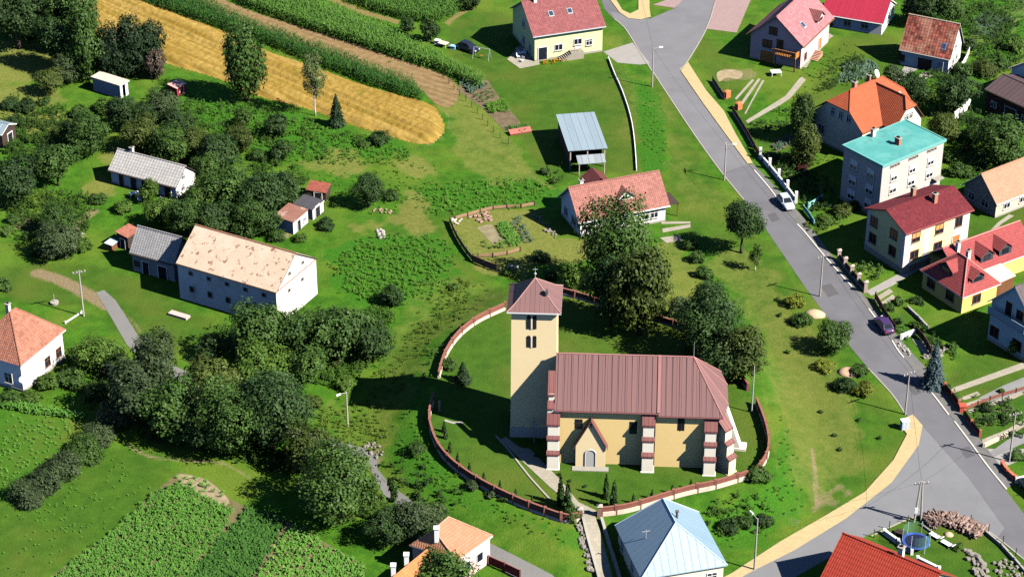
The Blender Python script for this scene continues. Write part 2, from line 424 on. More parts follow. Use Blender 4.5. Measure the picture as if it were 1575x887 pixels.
gme = mesh_np('ground', gv, gf, [])
ca = gme.color_attributes.new('cover', 'FLOAT_COLOR', 'POINT'); ca.data.foreach_set('color', cover.ravel())
n = NT('meadow'); at = n.node('ShaderNodeVertexColor', layer_name='cover')
sp = n.node('ShaderNodeSeparateColor'); n.l.new(at.outputs[0], sp.inputs[0])
big = n.noise(.07, 4, .6); med = n.noise(.45, 5, .62); fin = n.noise(3.2, 4, .7); tiny = n.noise(9, 2, .6)
jit = n.math('MULTIPLY', n.math('SUBTRACT', n.math('ADD', n.math('MULTIPLY', med, .6), n.math('MULTIPLY', fin, .4)), .5), 1.5)
def cov(s, a=.25, b=.75): return n.ss(n.math('ADD', s, n.math('MULTIPLY', jit, n.math('MULTIPLY', n.math('SUBTRACT', 1.25, s), n.ss(s, 0, .2)))), a, b)
grass = n.mix(n.ss(med, .32, .68), (.04, .13, .011, 1), (.085, .215, .018, 1))
grass = n.mix(n.math('MULTIPLY', n.ss(big, .42, .66), .8), grass, (.165, .225, .034, 1))
grass = n.mix(n.math('MULTIPLY', n.ss(fin, .5, .72), .55), grass, (.025, .085, .01, 1))
mown = n.mix(n.ss(med, .3, .7), (.05, .13, .014, 1), (.075, .172, .019, 1))
mown = n.mix(n.math('MULTIPLY', n.ss(big, .42, .66), .7), mown, (.125, .17, .03, 1))
mown = n.mix(n.math('MULTIPLY', n.ss(fin, .52, .75), .3), mown, (.035, .095, .012, 1))
lush = n.mix(n.ss(fin, .3, .7), (.03, .125, .011, 1), (.068, .215, .018, 1))
dry = n.mix(n.ss(n.noise(1.4, 5, .7), .35, .65), (.19, .2, .052, 1), (.28, .255, .09, 1))
dry = n.mix(n.math('MULTIPLY', n.ss(tiny, .5, .7), .5), dry, (.12, .15, .038, 1))
dirt = n.mix(n.ss(fin, .3, .7), (.22, .175, .11, 1), (.33, .27, .18, 1))
col = n.mix(n.math('MULTIPLY', at.outputs[1], .92), grass, mown)
col = n.mix(cov(sp.outputs[1]), col, lush)
col = n.mix(n.math('MULTIPLY', cov(sp.outputs[0], .12, .92), .85), col, dry)
col = n.mix(cov(sp.outputs[2], .35, .8), col, dirt)
col = n.mix(1.0, col, n.mix(at.outputs[1], (.65, .69, .54, 1), (.66, .64, .56, 1)), 'MULTIPLY')
n.bump(n.math('ADD', fin, n.math('MULTIPLY', tiny, .6)), .55, .25)
gme.materials.append(n.done(col, .95, .1))
tag(link('ground', gme), kind='structure')

# ------------------------------------------------------------------ flat sheets draped on the ground
def drape(name, pts, mat, off=.03, kind='structure', world=False, edge=0.0):
    poly = np.array(pts) if world else W2(pts)
    bm = bmesh.new(); vs = [bm.verts.new((p[0], p[1], 0)) for p in poly]
    f = bm.faces.new(vs); f.normal_update()
    if f.normal.z < 0: f.normal_flip()
    lo, hi = poly.min(0), poly.max(0)
    near = edgedist(YARD, poly).min() < FALL+6 or inpoly(YARD, poly).any()
    step = .7 if near else 6.0
    for ax in (0, 1):
        v = math.ceil(lo[ax]/step)*step
        while v < hi[ax]:
            co = [0, 0, 0]; co[ax] = v+.013; no = [0, 0, 0]; no[ax] = 1
            bmesh.ops.bisect_plane(bm, geom=bm.verts[:]+bm.edges[:]+bm.faces[:], plane_co=co, plane_no=no)
            v += step
    bmesh.ops.triangulate(bm, faces=bm.faces[:])
    xy = np.array([v.co[:2] for v in bm.verts]); z = HH(xy[:, 0], xy[:, 1])
    for v, zz in zip(bm.verts, z): v.co.z = zz+off
    me = bpy.data.meshes.new(name); bm.to_mesh(me); bm.free(); me.materials.append(mat)
    return tag(link(name, me), kind=kind)
def offset_line(P, d):
    P = np.array(P); T = np.gradient(P, axis=0); T /= np.maximum(np.hypot(T[:, 0], T[:, 1])[:, None], 1e-9)
    return P+np.stack([-T[:, 1], T[:, 0]], 1)*d
def ribbon_poly(pts, w, n=5):
    P = W2(spl(pts, n) if n else pts); return np.concatenate([offset_line(P, -w/2), offset_line(P, w/2)[::-1]])
def kerb(name, pts, mat, w=.16, h=.1, n=4, cat=None, label=None):
    """low raised strip that follows the ground"""
    P = W2(spl(pts, n) if n else pts); a = offset_line(P, -w/2); b = offset_line(P, w/2); m = MB()
    za = HH(a[:, 0], a[:, 1]); zb = HH(b[:, 0], b[:, 1])
    for i in range(len(P)-1):
        m.hexa([(*a[i], za[i]-.1), (*a[i+1], za[i+1]-.1), (*b[i+1], zb[i+1]-.1), (*b[i], zb[i]-.1)],
               [(*a[i], za[i]+h), (*a[i+1], za[i+1]+h), (*b[i+1], zb[i+1]+h), (*b[i], zb[i]+h)])
    return tag(m.build(name, mat), label, cat, kind=None if label else 'structure')

def asphalt(name, c, crack=.3, patch=.35):
    c = cmul(c, .75)
    n = NT(name); col = n.mix(n.noise(.35, 5, .6), cmul(c, .85), cmul(c, 1.15))
    col = n.mix(n.math('MULTIPLY', n.ss(n.noise(.12, 3, .5), .5, .62), patch), col, cmul(c, .72))
    col = n.mix(n.math('MULTIPLY', n.ss(n.noise(6, 3, .7), .5, .8), .5), col, cmul(c, 1.35))
    v = n.node('ShaderNodeTexVoronoi', feature='DISTANCE_TO_EDGE'); v.inputs['Scale'].default_value = .22
    mp = n.node('ShaderNodeMapping'); n.l.new(n.tc.outputs['Object'], mp.inputs[0])
    nz = n.node('ShaderNodeTexNoise'); nz.inputs['Scale'].default_value = .5; nz.inputs['Detail'].default_value = 5; n.l.new(n.tc.outputs['Object'], nz.inputs['Vector'])
    va = n.node('ShaderNodeVectorMath', operation='MULTIPLY_ADD'); n.l.new(nz.outputs[1], va.inputs[0]); va.inputs[1].default_value = (5, 5, 5); n.l.new(mp.outputs[0], va.inputs[2]); n.l.new(va.outputs[0], v.inputs['Vector'])
    col = n.mix(n.math('MULTIPLY', n.ss(v.outputs[0], .012, .0), crack*.6), col, cmul(c, .45))
    n.bump(n.noise(14, 2), .25, .03); return n.done(col, .9, .2)
ASPH = asphalt('main road asphalt', (.16, .16, .18, 1)); ASPH2 = asphalt('side road asphalt', (.21, .215, .23, 1), .15, .2)
LANE = asphalt('lane asphalt', (.21, .207, .203, 1)); GRAVEL = plain('gravel verge', (.14, .138, .136, 1), .25, 1.2, .95, bump=.3, stain=(.1, .1, .1, 1), stain_amt=.6)
def paving(name, c, a=.4, b=.2):
    c = cmul(c, .98)
    n = NT(name); br = n.node('ShaderNodeTexBrick'); n.l.new(n.tc.outputs['Object'], br.inputs['Vector'])
    br.inputs['Scale'].default_value = 1; br.inputs['Brick Width'].default_value = a; br.inputs['Row Height'].default_value = b
    br.inputs['Mortar Size'].default_value = .012; br.inputs['Color1'].default_value = cmul(c, .92); br.inputs['Color2'].default_value = cmul(c, 1.08)
    br.inputs['Mortar'].default_value = cmul(c, .6)
    col = n.mix(n.math('MULTIPLY', n.ss(n.noise(.5, 5, .6), .45, .75), .35), br.outputs[0], cmul(c, .75)); return n.done(col, .9, .2)
PAVE = paving('cream paving', (.42, .335, .18, 1)); PINKP = paving('pink paving', (.29, .205, .2, 1)); SLAB = paving('pale slabs', (.29, .265, .215, 1), .6, .6)
DRIVE = plain('concrete drive', (.26, .25, .235, 1), .1, .8, .9, stain=(.3, .28, .26, 1))

main_l = [(1060,-40),(1030,25),(1010,90),(1022,140),(1060,195),(1105,262),(1150,318),(1188,372),(1240,447),(1290,512),(1335,566),(1372,608),(1396,640),(1418,655)]
main_l = [(1005,112),(1030,150),(1070,210),(1109,264),(1148,312),(1183,360),(1240,444),(1290,512),(1335,566),(1372,606),(1394,638),(1418,652)]
main_r = [(1575,812),(1640,900),(1700,960)]
drape('main_road', [(1142,-90),(1103,-12),(1086,46),(1058,95),(1047,110),(1083,162),(1118,210),(1150,252),(1183,288),(1215,330),(1268,393),(1310,440),(1362,510),(1415,582),(1470,648),(1520,718),(1575,790),(1680,900),(1640,905),(1580,864),(1534,827)]
      + [(1545,812),(1490,735),(1418,654),(1396,640),(1372,606),(1335,566),(1290,512),(1240,444),(1183,360),(1148,312),(1109,264),(1070,210),(1030,150),(1005,112),(985,82),(962,45),(945,30),(929,14),(922,-12),(900,-60)]
      + [(912,-60),(936,-12),(955,18),(969,27),(1000,29),(1040,12),(1052,-12),(1090,-90)], ASPH, .025)
drape('road_surface', [(1142,-90),(1103,-12),(1086,46),(1058,95),(1047,110),(1083,162),(1118,210),(1140,240),(1150,253),(1112,266),(1070,210),(1030,150),(1005,112),(985,82),(962,45),(945,30),(940,18),(957,22),(969,28),(1000,30),(1040,13),(1052,-12),(1090,-90)], asphalt('pale asphalt', (.2, .2, .22, 1), .15, .25), .029)
for q in ([(1262,440),(1278,436),(1290,452),(1274,457)], [(1392,588),(1404,585),(1418,604),(1406,608)], [(1180,330),(1192,327),(1200,338),(1188,342)], [(1476,690),(1490,686),(1500,700),(1486,705)]): drape('road_patch', q, asphalt('dark patch', (.11, .11, .12, 1), .1), .033)
drape('side_road', [(1418,654),(1490,735),(1545,812),(1534,827),(1490,798),(1440,790),(1400,795),(1335,822),(1262,865),(1200,900),(1120,960),(1020,960),(1150,880),(1220,846),(1300,797),(1370,742),(1412,686)], ASPH2, .021)
drape('pavement', [(1388,645),(1404,638),(1419,655),(1413,685),(1371,743),(1301,798),(1221,847),(1151,882),(1020,962),(990,950),(1125,882),(1200,833),(1270,793),(1330,757),(1374,708),(1395,668),(1387,658)], PAVE, .12)
drape('pavement', [(1047,110),(1058,96),(1086,140),(1113,171),(1131,206),(1158,252),(1150,253),(1118,210),(1083,162)], PAVE, .12)
drape('pavement', [(929,-12),(940,-12),(957,16),(969,22),(982,16),(982,-12),(999,-12),(999,14),(1001,27),(985,31),(966,29),(953,20)], PAVE, .11)
drape('forecourt', [(1004,8),(1060,-12),(1049,2),(1038,13)], PINKP, .05); drape('forecourt', [(1103,-11),(1160,-12),(1133,51),(1087,45)], PINKP, .05)
drape('driveway', [(928,80),(973,66),(1000,98),(985,100),(950,97)], DRIVE, .035)
drape('lane', [(148,450),(160,446),(178,462),(196,490),(215,520),(250,555),(290,572),(330,600),(400,640),(500,672),(565,690),(580,700),(580,720),(600,745),(640,775),(700,810),(760,838),(850,884),(900,930),(850,930),(752,862),(690,825),(630,790),(590,760),(572,728),(566,705),(500,688),(395,655),(320,615),(280,588),(235,565),(195,530),(172,490)], LANE, .03)
# concrete edging along the road, verge strip beyond it
kerb('kerb', [(1005,112),(1030,150),(1070,210),(1109,264),(1148,312)], CONC, .18, .06)
kerb('kerb', [(1335,566),(1372,606),(1392,636)], CONC, .18, .06)
kerb('kerb', [(945,30),(962,45),(985,82),(1003,110)], CONC, .18, .08); kerb('kerb', [(1045,108),(1058,94),(1086,46),(1100,5)], CONC, .18, .08)
kerb('kerb', [(1340,824),(1400,797),(1440,792),(1490,799),(1530,824),(1575,860)], CONC, .18, .08)
drape('verge', [(1158,252),(1176,270),(1240,340),(1300,420),(1350,480),(1400,540),(1430,572),(1475,632),(1508,676),(1560,745),(1545,752),(1520,719),(1470,649),(1415,583),(1362,511),(1310,441),(1268,394),(1215,331),(1183,289),(1152,254)], GRAVEL, .06)
for seg in ([(1160,262),(1183,289),(1195,305)], [(1226,345),(1240,360),(1268,394),(1310,441)], [(1336,475),(1345,487)], [(1372,524),(1382,540),(1390,550)], [(1418,586),(1440,613),(1459,638)], [(1468,648),(1495,684),(1520,718),(1548,752)]):
    kerb('kerb', seg, plain('white kerb', (.5, .485, .44, 1), .12, 2), .2, .1)
# church path, steps, edging
drape('church_path', [(768,676),(778,672),(800,688),(815,690),(862,738),(890,772),(917,785),(916,795),(896,797),(884,780),(845,748),(800,706),(788,694)], SLAB, .045)
kerb('path_kerb', [(763,671),(775,684),(790,702),(815,734),(845,767)], CONC, .22, .12, 2); kerb('path_kerb', [(684,646),(696,650),(712,649)], CONC, .4, .06, 2)
drape('church_path', [(896,797),(916,795),(924,820),(938,870),(950,920),(925,920),(915,870),(900,820)], SLAB, .05)
# garden paths and drives on the right
drape('garden_path', [(1147,186),(1150,190),(1200,162),(1215,152),(1240,123),(1232,118),(1208,148),(1192,158)], SLAB, .035)
drape('garden_path', [(1225,100),(1240,105),(1262,70),(1282,56),(1276,52),(1250,66),(1236,86)], SLAB, .036)
for q in ([(1130,152),(1133,154),(1160,124),(1157,122)], [(1138,160),(1143,161),(1170,122),(1166,121)], [(1145,175),(1147,176),(1157,157),(1176,124),(1172,124)]): drape('garden_path', q, SLAB, .04)
drape('garden_path', [(1497,382),(1505,385),(1540,345),(1560,332),(1552,330),(1534,343)], SLAB, .04)
drape('garden_path', [(1332,448),(1340,455),(1372,440),(1425,408),(1418,402),(1362,432)], DRIVE, .04)
for q in ([(1340,462),(1346,466),(1374,449),(1368,444)], [(1348,470),(1353,474),(1378,458),(1373,453)]): drape('garden_path', q, SLAB, .045)
drape('garden_path', [(1456,600),(1462,606),(1572,568),(1600,556),(1595,549),(1566,560)], SLAB, .05)
drape('driveway', [(1505,612),(1545,592),(1580,578),(1600,590),(1570,604),(1520,618)], asphalt('drive asphalt', (.25, .26, .26, 1), .1), .04)
for q in ([(1468,615),(1472,619),(1508,607),(1503,602)], [(1478,623),(1482,627),(1512,617),(1507,613)], [(1488,631),(1492,635),(1560,613),(1575,606),(1570,602)]): drape('garden_path', q, SLAB, .045)
drape('driveway', [(1510,676),(1512,686),(1556,668),(1575,656),(1575,645),(1550,660)], SLAB, .05)
drape('driveway', [(1516,700),(1522,706),(1556,690),(1600,670),(1600,655),(1556,672)], asphalt('yard asphalt', (.25, .25, .26, 1), .1), .045)
drape('terrace', [(780,92),(800,106),(830,100),(826,78),(800,70)], SLAB, .05); pass
drape('terrace', [(1376,128),(1398,90),(1420,92),(1415,105),(1390,120)], DRIVE, .05); drape('terrace', [(1412,118),(1420,111),(1436,116),(1424,122)], SLAB, .05)
drape('terrace', [(1018,352),(1062,345),(1062,350),(1020,358)], SLAB, .04); drape('terrace', [(1015,366),(1046,362),(1050,370),(1025,374)], SLAB, .05); drape('terrace', [(1017,341),(1062,341),(1062,344),(1017,345)], SLAB, .04)
drape('terrace', [(1402,520),(1440,530),(1452,548),(1425,552)], SLAB, .04)
drape('terrace', [(1500,690),(1540,720),(1575,705),(1575,690)], DRIVE, .03)

# ------------------------------------------------------------------ crops
def sc_(t, k): return tuple(x*k for x in t[:3])+(1,)
def leafy(P, K, hmin, hmax, l, w, rise=.35, tip=.05, up=True, lean=0.3):
    """P (N,3) plant feet; K arching leaves per plant -> verts, tri+quad faces as quads"""
    N = len(P); rs = np.random.RandomState(len(P)+K)
    base = np.repeat(P, K, 0); M = N*K
    z = np.repeat(rs.uniform(hmin, hmax, N), K)*np.tile(np.linspace(.15, .95, K) if up else np.full(K, .1), N)
    az = rs.uniform(0, 6.283, M); L = l*rs.uniform(.7, 1.25, M); ww = w*rs.uniform(.7, 1.2, M)
    d = np.stack([np.cos(az), np.sin(az), np.zeros(M)], 1); s = np.stack([-np.sin(az), np.cos(az), np.zeros(M)], 1)
    p0 = base.copy(); p0[:, 2] += z
    p1 = p0+d*(L*.5)[:, None]; p1[:, 2] += L*rise*rs.uniform(.6, 1.4, M)
    p2 = p0+d*L[:, None]; p2[:, 2] += L*tip+rs.uniform(-.3, .3, M)*L*lean
    v = np.stack([p0-s*(ww*.25)[:, None], p0+s*(ww*.25)[:, None], p1+s*(ww*.5)[:, None], p1-s*(ww*.5)[:, None],
                  p2+s*(ww*.08)[:, None], p2-s*(ww*.08)[:, None]], 1).reshape(-1, 3)
    i = np.arange(M)*6
    return v, np.concatenate([np.stack([i, i+1, i+2, i+3], 1), np.stack([i+3, i+2, i+4, i+5], 1)])
def scatter(pts, dens, world=False, rows=None, jit=.15, sp=.3):
    poly = np.array(pts) if world else W2(pts); lo, hi = poly.min(0), poly.max(0); rs = np.random.RandomState(len(pts)+int(dens*100))
    if rows:
        a, b = W2(rows); d = (b-a)/np.hypot(*(b-a)); q = np.array([-d[1], d[0]]); c = (lo+hi)/2; r = np.hypot(*(hi-lo))/2
        U, V = np.meshgrid(np.arange(-r, r, sp), np.arange(-r, r, dens)); U = U.ravel(); V = V.ravel()
        P = c+np.outer(U+rs.uniform(-sp, sp, U.shape)*.5, d)+np.outer(V+rs.normal(0, jit, U.shape), q)
    else:
        A = np.prod(hi-lo); P = rs.uniform(lo, hi, (int(A*dens), 2))
    P = P[inpoly(poly, P)]
    return np.concatenate([P, HH(P[:, 0], P[:, 1])[:, None]], 1)
def crop(name, P, mat, K, hmin, hmax, l, w, **kw):
    v, f = leafy(P, K, hmin, hmax, l, w, **kw); return tag(link(name, mesh_np(name, v, f, mat)), kind='stuff')
CORN = leafmat('corn leaves', (0.075, 0.224, 0.033, 1), (0.186, 0.373, 0.066, 1), .55, .25, .35)
CORND = leafmat('dark corn leaves', (0.040, 0.134, 0.025, 1), (0.100, 0.252, 0.043, 1), .55, .2, .35)
POT = leafmat('potato leaves', (0.101, 0.305, 0.042, 1), (0.255, 0.560, 0.088, 1), .6, .2, .4)
WEED = leafmat('weed leaves', (0.064, 0.202, 0.021, 1), (0.180, 0.402, 0.042, 1), .6, .25, .5)
WEEDY = leafmat('yellow weed leaves', (0.097, 0.189, 0.020, 1), (0.216, 0.297, 0.041, 1), .6, .25, .5)
VEG = leafmat('vegetable leaves', (0.058, 0.156, 0.026, 1), (0.143, 0.286, 0.058, 1), .6, .2, .4)
CABB = leafmat('cabbage leaves', (0.077, 0.154, 0.099, 1), (0.176, 0.275, 0.187, 1), .5, .15, .3)
def soil(name, c, c2, rows=None, spx=.5, amt=.6):
    c = cmul(c, .68); c2 = cmul(c2, .68)
    n = NT(name); col = n.mix(n.ss(n.noise(.9, 5, .65), .35, .65), c, c2)
    if rows:
        a, b = W2(rows); ang = math.atan2(*(b-a)[::-1]); mp = n.node('ShaderNodeMapping'); mp.inputs['Rotation'].default_value = (0, 0, -ang)
        n.l.new(n.tc.outputs['Object'], mp.inputs[0]); sx = n.node('ShaderNodeSeparateXYZ'); n.l.new(mp.outputs[0], sx.inputs[0])
        wv = n.math('ADD', n.math('MULTIPLY', n.math('SINE', n.math('MULTIPLY', sx.outputs[1], 6.283/spx)), .5), .5)
        st = n.node('ShaderNodeMapping'); st.inputs['Scale'].default_value = (.12, 1.6, 1); n.l.new(mp.outputs[0], st.inputs[0])
        n2 = n.noise(1.0, 4, .6, st.outputs[0])
        col = n.mix(n.math('MULTIPLY', n.math('MULTIPLY', wv, n.ss(n2, .35, .65)), amt), col, cmul(c, .5))
    n.bump(n.noise(5, 3), .5, .08); return n.done(col, .95, .1)
ROW1 = [(300,40),(650,190)]; ROW2 = [(420,40),(690,130)]
drape('garden_bed', spl([(1103,112),(1122,107),(1142,112),(1136,122),(1118,120),(1106,126)], 3, True), soil('stony soil', (.46, .37, .24, 1), (.34, .28, .17, 1)), .03)
# wheat: a thick standing crop with ragged top and sides, tramlines left open
wheat_px = [(60,-20),(190,-12),(216,0),(358,54),(413,80),(468,98),(562,132),(655,158),(677,179),(683,200),(672,216),(655,222),(620,216),(535,190),(481,170),(400,149),(338,122),(257,98),(160,60),(100,30)]
def wheat():
    poly = W2(spl(wheat_px, 4, True)); lo, hi = poly.min(0), poly.max(0); st = .35
    X, Y = np.meshgrid(np.arange(lo[0]-1, hi[0]+1, st), np.arange(lo[1]-1, hi[1]+1, st)); P = np.stack([X.ravel(), Y.ravel()], 1)
    d = edgedist(poly, P); d[~inpoly(poly, P)] *= -1
    a, b = W2(ROW1); u = (b-a)/np.hypot(*(b-a)); q = np.array([-u[1], u[0]]); t = (P-a) @ q
    rs = np.random.RandomState(3); z = .62+rs.uniform(-.16, .16, len(P)); z *= np.clip((d-.25*np.sin(P[:, 0]*1.9+P[:, 1])-.2)/1.4, 0, 1)
    for o in (-4.2, -2.6, 4.6, 6.2, 11.5, 13.1): z *= 1-.75*np.exp(-((t-o)/.28)**2)
    keep = (d > -.25).reshape(X.shape); idx = np.arange(len(P)).reshape(X.shape)
    fm = keep[:-1, :-1] & keep[1:, :-1] & keep[:-1, 1:] & keep[1:, 1:]
    F = np.stack([idx[:-1, :-1][fm], idx[:-1, 1:][fm], idx[1:, 1:][fm], idx[1:, :-1][fm]], 1)
    V = np.concatenate([P, (np.maximum(z, 0)+.02)[:, None]], 1)
    used = np.unique(F); mp = np.zeros(len(P), int); mp[used] = np.arange(len(used))
    n = NT('ripe wheat'); mpn = n.node('ShaderNodeMapping'); mpn.inputs['Rotation'].default_value = (0, 0, -math.atan2(u[1], u[0])); n.l.new(n.tc.outputs['Object'], mpn.inputs[0])
    st_ = n.node('ShaderNodeMapping'); st_.inputs['Scale'].default_value = (.07, 1.2, 1); n.l.new(mpn.outputs[0], st_.inputs[0])
    col = n.mix(n.ss(n.noise(1.0, 5, .65, st_.outputs[0]), .35, .66), (.205, .132, .023, 1), (.31, .212, .058, 1))
    col = n.mix(n.math('MULTIPLY', n.ss(n.noise(.35, 4, .6), .52, .7), .55), col, (.17, .135, .021, 1))
    col = n.mix(n.math('MULTIPLY', n.ss(n.noise(2.2, 4, .7), .55, .75), .5), col, (.14, .08, .015, 1))
    n.bump(n.noise(7, 3), .6, .12)
    return tag(link('wheat_field', mesh_np('wheat', V[used], mp[F], n.done(col, .9, .1))), kind='stuff')
wheat()
drape('stubble_field', spl([(294,-14),(330,-14),(345,0),(400,22),(470,44),(535,64),(610,90),(681,115),(700,130),(705,150),(690,165),(668,158),(640,134),(560,102),(501,81),(400,44),(291,0)], 3, True), soil('stubble', (.25, .17, .075, 1), (.34, .235, .12, 1), ROW2, 1.4, .5), .02)
drape('grass_path', [(480,-8),(500,-8),(560,16),(615,32),(612,38),(555,24)], soil('tan path', (.26, .2, .075, 1), (.2, .18, .07, 1)), .02)
drape('grass_path', [(683,36),(700,22),(722,10),(726,14),(700,30),(690,40)], soil('tan path 2', (.26, .2, .075, 1), (.2, .18, .07, 1)), .02)
crop('corn_field', scatter([(196,-12),(291,-4),(400,46),(501,82),(633,132),(655,157),(613,147),(501,105),(400,64),(203,0)], .8, rows=ROW1, sp=.26), CORND, 7, 1.5, 2.0, .75, .14)
crop('corn_field', scatter([(345,-10),(430,-10),(520,26),(610,62),(738,126),(747,132),(735,138),(681,112),(583,81),(460,40),(380,12)], .75, rows=ROW2, sp=.25), CORN, 7, 1.7, 2.2, .8, .15)
crop('corn_field', scatter([(512,-10),(714,-10),(721,13),(700,26),(680,34),(650,36),(616,30),(560,14)], .8, rows=ROW2, sp=.26), CORN, 7, 1.6, 2.1, .8, .15)
crop('beet_field', scatter([(430,-10),(476,-10),(555,24),(612,40),(620,60),(600,56),(520,26)], .5, rows=ROW2, sp=.35), WEED, 7, .3, .45, .42, .17, up=False, rise=.8)
ROW3 = [(330,740),(120,887)]
drape('potato_field', [(275,726),(322,738),(352,766),(385,782),(440,800),(560,868),(562,900),(60,900),(180,810),(232,760)], soil('bare soil', (.13, .13, .055, 1), (.2, .17, .085, 1)), .02)
drape('bare_soil', spl([(272,730),(300,732),(325,742),(352,768),(345,778),(318,772),(290,756)], 3, True), soil('dry pale soil', (.42, .34, .22, 1), (.3, .25, .15, 1), [(330,740),(280,775)], .9, .7), .024)
crop('potato_field', scatter([(232,762),(275,745),(330,768),(360,785),(330,840),(285,900),(70,900),(180,812)], .75, rows=ROW3, sp=.36), POT, 13, .3, .6, .4, .15, rise=.5)
crop('potato_field', scatter([(262,732),(322,738),(350,765),(300,760)], 1.1, rows=ROW3, sp=.7), POT, 6, .3, .5, .4, .18, rise=.5)
crop('clover_field', scatter([(385,782),(440,802),(382,900),(285,900),(330,840)], .45, rows=ROW3, sp=.3), CORND, 7, .3, .5, .5, .26, up=False, rise=.8)
crop('potato_field', scatter([(445,805),(500,836),(440,900),(390,900)], 1.0, rows=[(470,810),(400,887)], sp=.4), POT, 8, .3, .5, .5, .2, rise=.5)
crop('clover_field', scatter([(500,838),(560,868),(560,900),(440,900)], .5, rows=[(470,810),(400,887)], sp=.4), POT, 6, .25, .4, .4, .2, up=False, rise=.7)
crop('bean_row', scatter([(0,618),(60,626),(130,640),(130,648),(60,638),(0,628)], .5, rows=[(0,622),(130,645)], sp=.3), POT, 8, .5, .9, .45, .2)
# rough growth on the uncut ground
def weeds(pts, dens, mat=WEED, h=.5, l=.45, w=.2, K=9):
    l *= .5; w *= .5; h *= .7; dens *= 1.7
    pl = spl(pts, 3, True); P = scatter(pl, dens); d = edgedist(W2(pl), P[:, :2])+.8*wob(P[:, :2])
    P = P[np.random.RandomState(5).uniform(0, 1, len(P)) < np.clip(d/3.0, 0.03, 1)]
    crop('tall_weeds', P, mat, K, h*.6, h*1.3, l, w, rise=.6)
weeds([(505,395),(560,365),(640,360),(700,380),(690,440),(620,475),(530,465)], 2.0, WEED, .55, .5, .26)
weeds([(640,290),(800,270),(850,290),(840,315),(720,330),(660,335)], 1.6, WEED, .6, .5, .24)
weeds([(290,150),(400,165),(540,200),(640,228),(650,250),(600,262),(440,250),(330,225)], 1.5, WEED, .6, .5, .24)
weeds([(480,262),(600,262),(680,250),(690,290),(640,330),(560,330),(500,300)], .5, WEED, .4)
weeds([(690,420),(752,440),(740,480),(690,505),(650,560),(600,640),(560,600),(640,480)], 1.3, WEEDY, .6, .5, .22)
weeds([(470,640),(540,610),(610,640),(600,690),(520,700)], 1.4, WEEDY, .6, .5, .22)
weeds([(600,690),(660,645),(720,740),(860,805),(885,850),(760,800),(660,770)], 1.2, WEED, .45, .4, .18)
weeds([(700,500),(672,560),(655,600),(620,660),(640,580)], 1.4, WEED, .5)
weeds([(1085,780),(1180,745),(1200,640),(1240,760),(1200,820),(1110,850)], 1.3, WEED, .45, .4, .18)
weeds([(0,640),(125,652),(60,730),(0,760)], 1.2, POT, .35, .4, .2)
weeds([(0,760),(190,690),(265,728),(180,808),(60,887),(0,887)], .3, POT, .25, .35, .18)
weeds([(1400,0),(1575,0),(1575,90),(1500,130),(1490,60)], 1.3, WEED, .6, .5, .24)
weeds([(945,125),(975,135),(985,250),(1022,255),(1024,185),(1000,130)], 1.0, WEED, .3, .35, .16)
weeds([(560,100),(600,92),(612,40),(650,40),(680,100),(640,95)], .01, WEED)
weeds([(0,300),(60,300),(140,300),(150,340),(80,400),(0,380)], .7, WEED, .5)
weeds([(1180,200),(1230,210),(1290,250),(1240,310),(1190,250)], .9, WEED, .4)
weeds([(1230,110),(1310,60),(1330,110),(1260,150)], .8, WEED, .3)
# scrub and undergrowth
UND = leafmat('undergrowth leaves', (.03, .085, .013, 1), (.085, .17, .026, 1), .6, .2, .5); UND2 = leafmat('bramble leaves', (.022, .06, .014, 1), (.06, .12, .024, 1), .6, .2, .4)
def scrub(pts, dens, h=.9, mat=UND, thin=.4):
    pl = spl(pts, 3, True); P = scatter(pl, dens*6); d = np.clip((edgedist(W2(pl), P[:, :2])+.8*wob(P[:, :2]))/2.5, 0, 1)
    nz = .5+.28*wob(P[:, :2]*1.7+9)+.2*wob(P[:, :2]*3.1); P = P[np.random.RandomState(8).uniform(0, 1, len(P)) < d*np.clip(nz-thin+.4, 0, 1)]
    if len(P): crop('undergrowth', P, mat, 9, h*.5, h*1.4, .34, .2, rise=.5)
scrub([(200,150),(300,150),(420,170),(480,250),(470,320),(400,345),(300,340),(230,320),(215,270),(200,220)], .7, .9, UND, .72)
for q in ( [(0,150),(40,150),(110,170),(120,240),(60,280),(0,250)],
          [(0,300),(60,295),(150,300),(150,350),(100,395),(30,390)], [(100,540),(180,530),(240,580),(330,620),(450,690),(560,740),(600,790),(560,815),(430,740),(280,700),(180,660),(110,610)], [(300,520),(420,480),(600,480),(600,560),(500,600),(400,580)]): scrub(q, 1.0, 1.0)
for q in ([(1168,250),(1235,240),(1300,310),(1250,335),(1205,290)], [(1400,120),(1470,110),(1500,170),(1570,200),(1575,270),(1480,285),(1450,230),(1420,170)], [(1395,0),(1500,0),(1575,30),(1575,90),(1510,130),(1470,60)], [(1250,130),(1300,85),(1340,100),(1290,145)], [(1150,195),(1215,165),(1225,190),(1180,215)],
          [(1385,465),(1420,490),(1455,530),(1440,545),(1400,510)], [(1490,640),(1540,615),(1575,620),(1575,690),(1515,668)], [(1300,420),(1325,405),(1375,420),(1345,440)], [(700,500),(672,560),(650,600),(620,660),(645,580),(680,520)], [(845,255),(880,262),(870,285),(840,285)]): scrub(q, .8, .8, UND2, .5)
scrub([(330,165),(470,180),(560,205),(560,235),(430,250),(350,210)], .5, .8, UND, .75)
scrub([(1085,785),(1170,750),(1195,790),(1180,820),(1110,840)], .8, .7, UND, .5); scrub([(580,720),(640,700),(720,760),(690,800),(640,790)], .7, .7, UND2, .5)
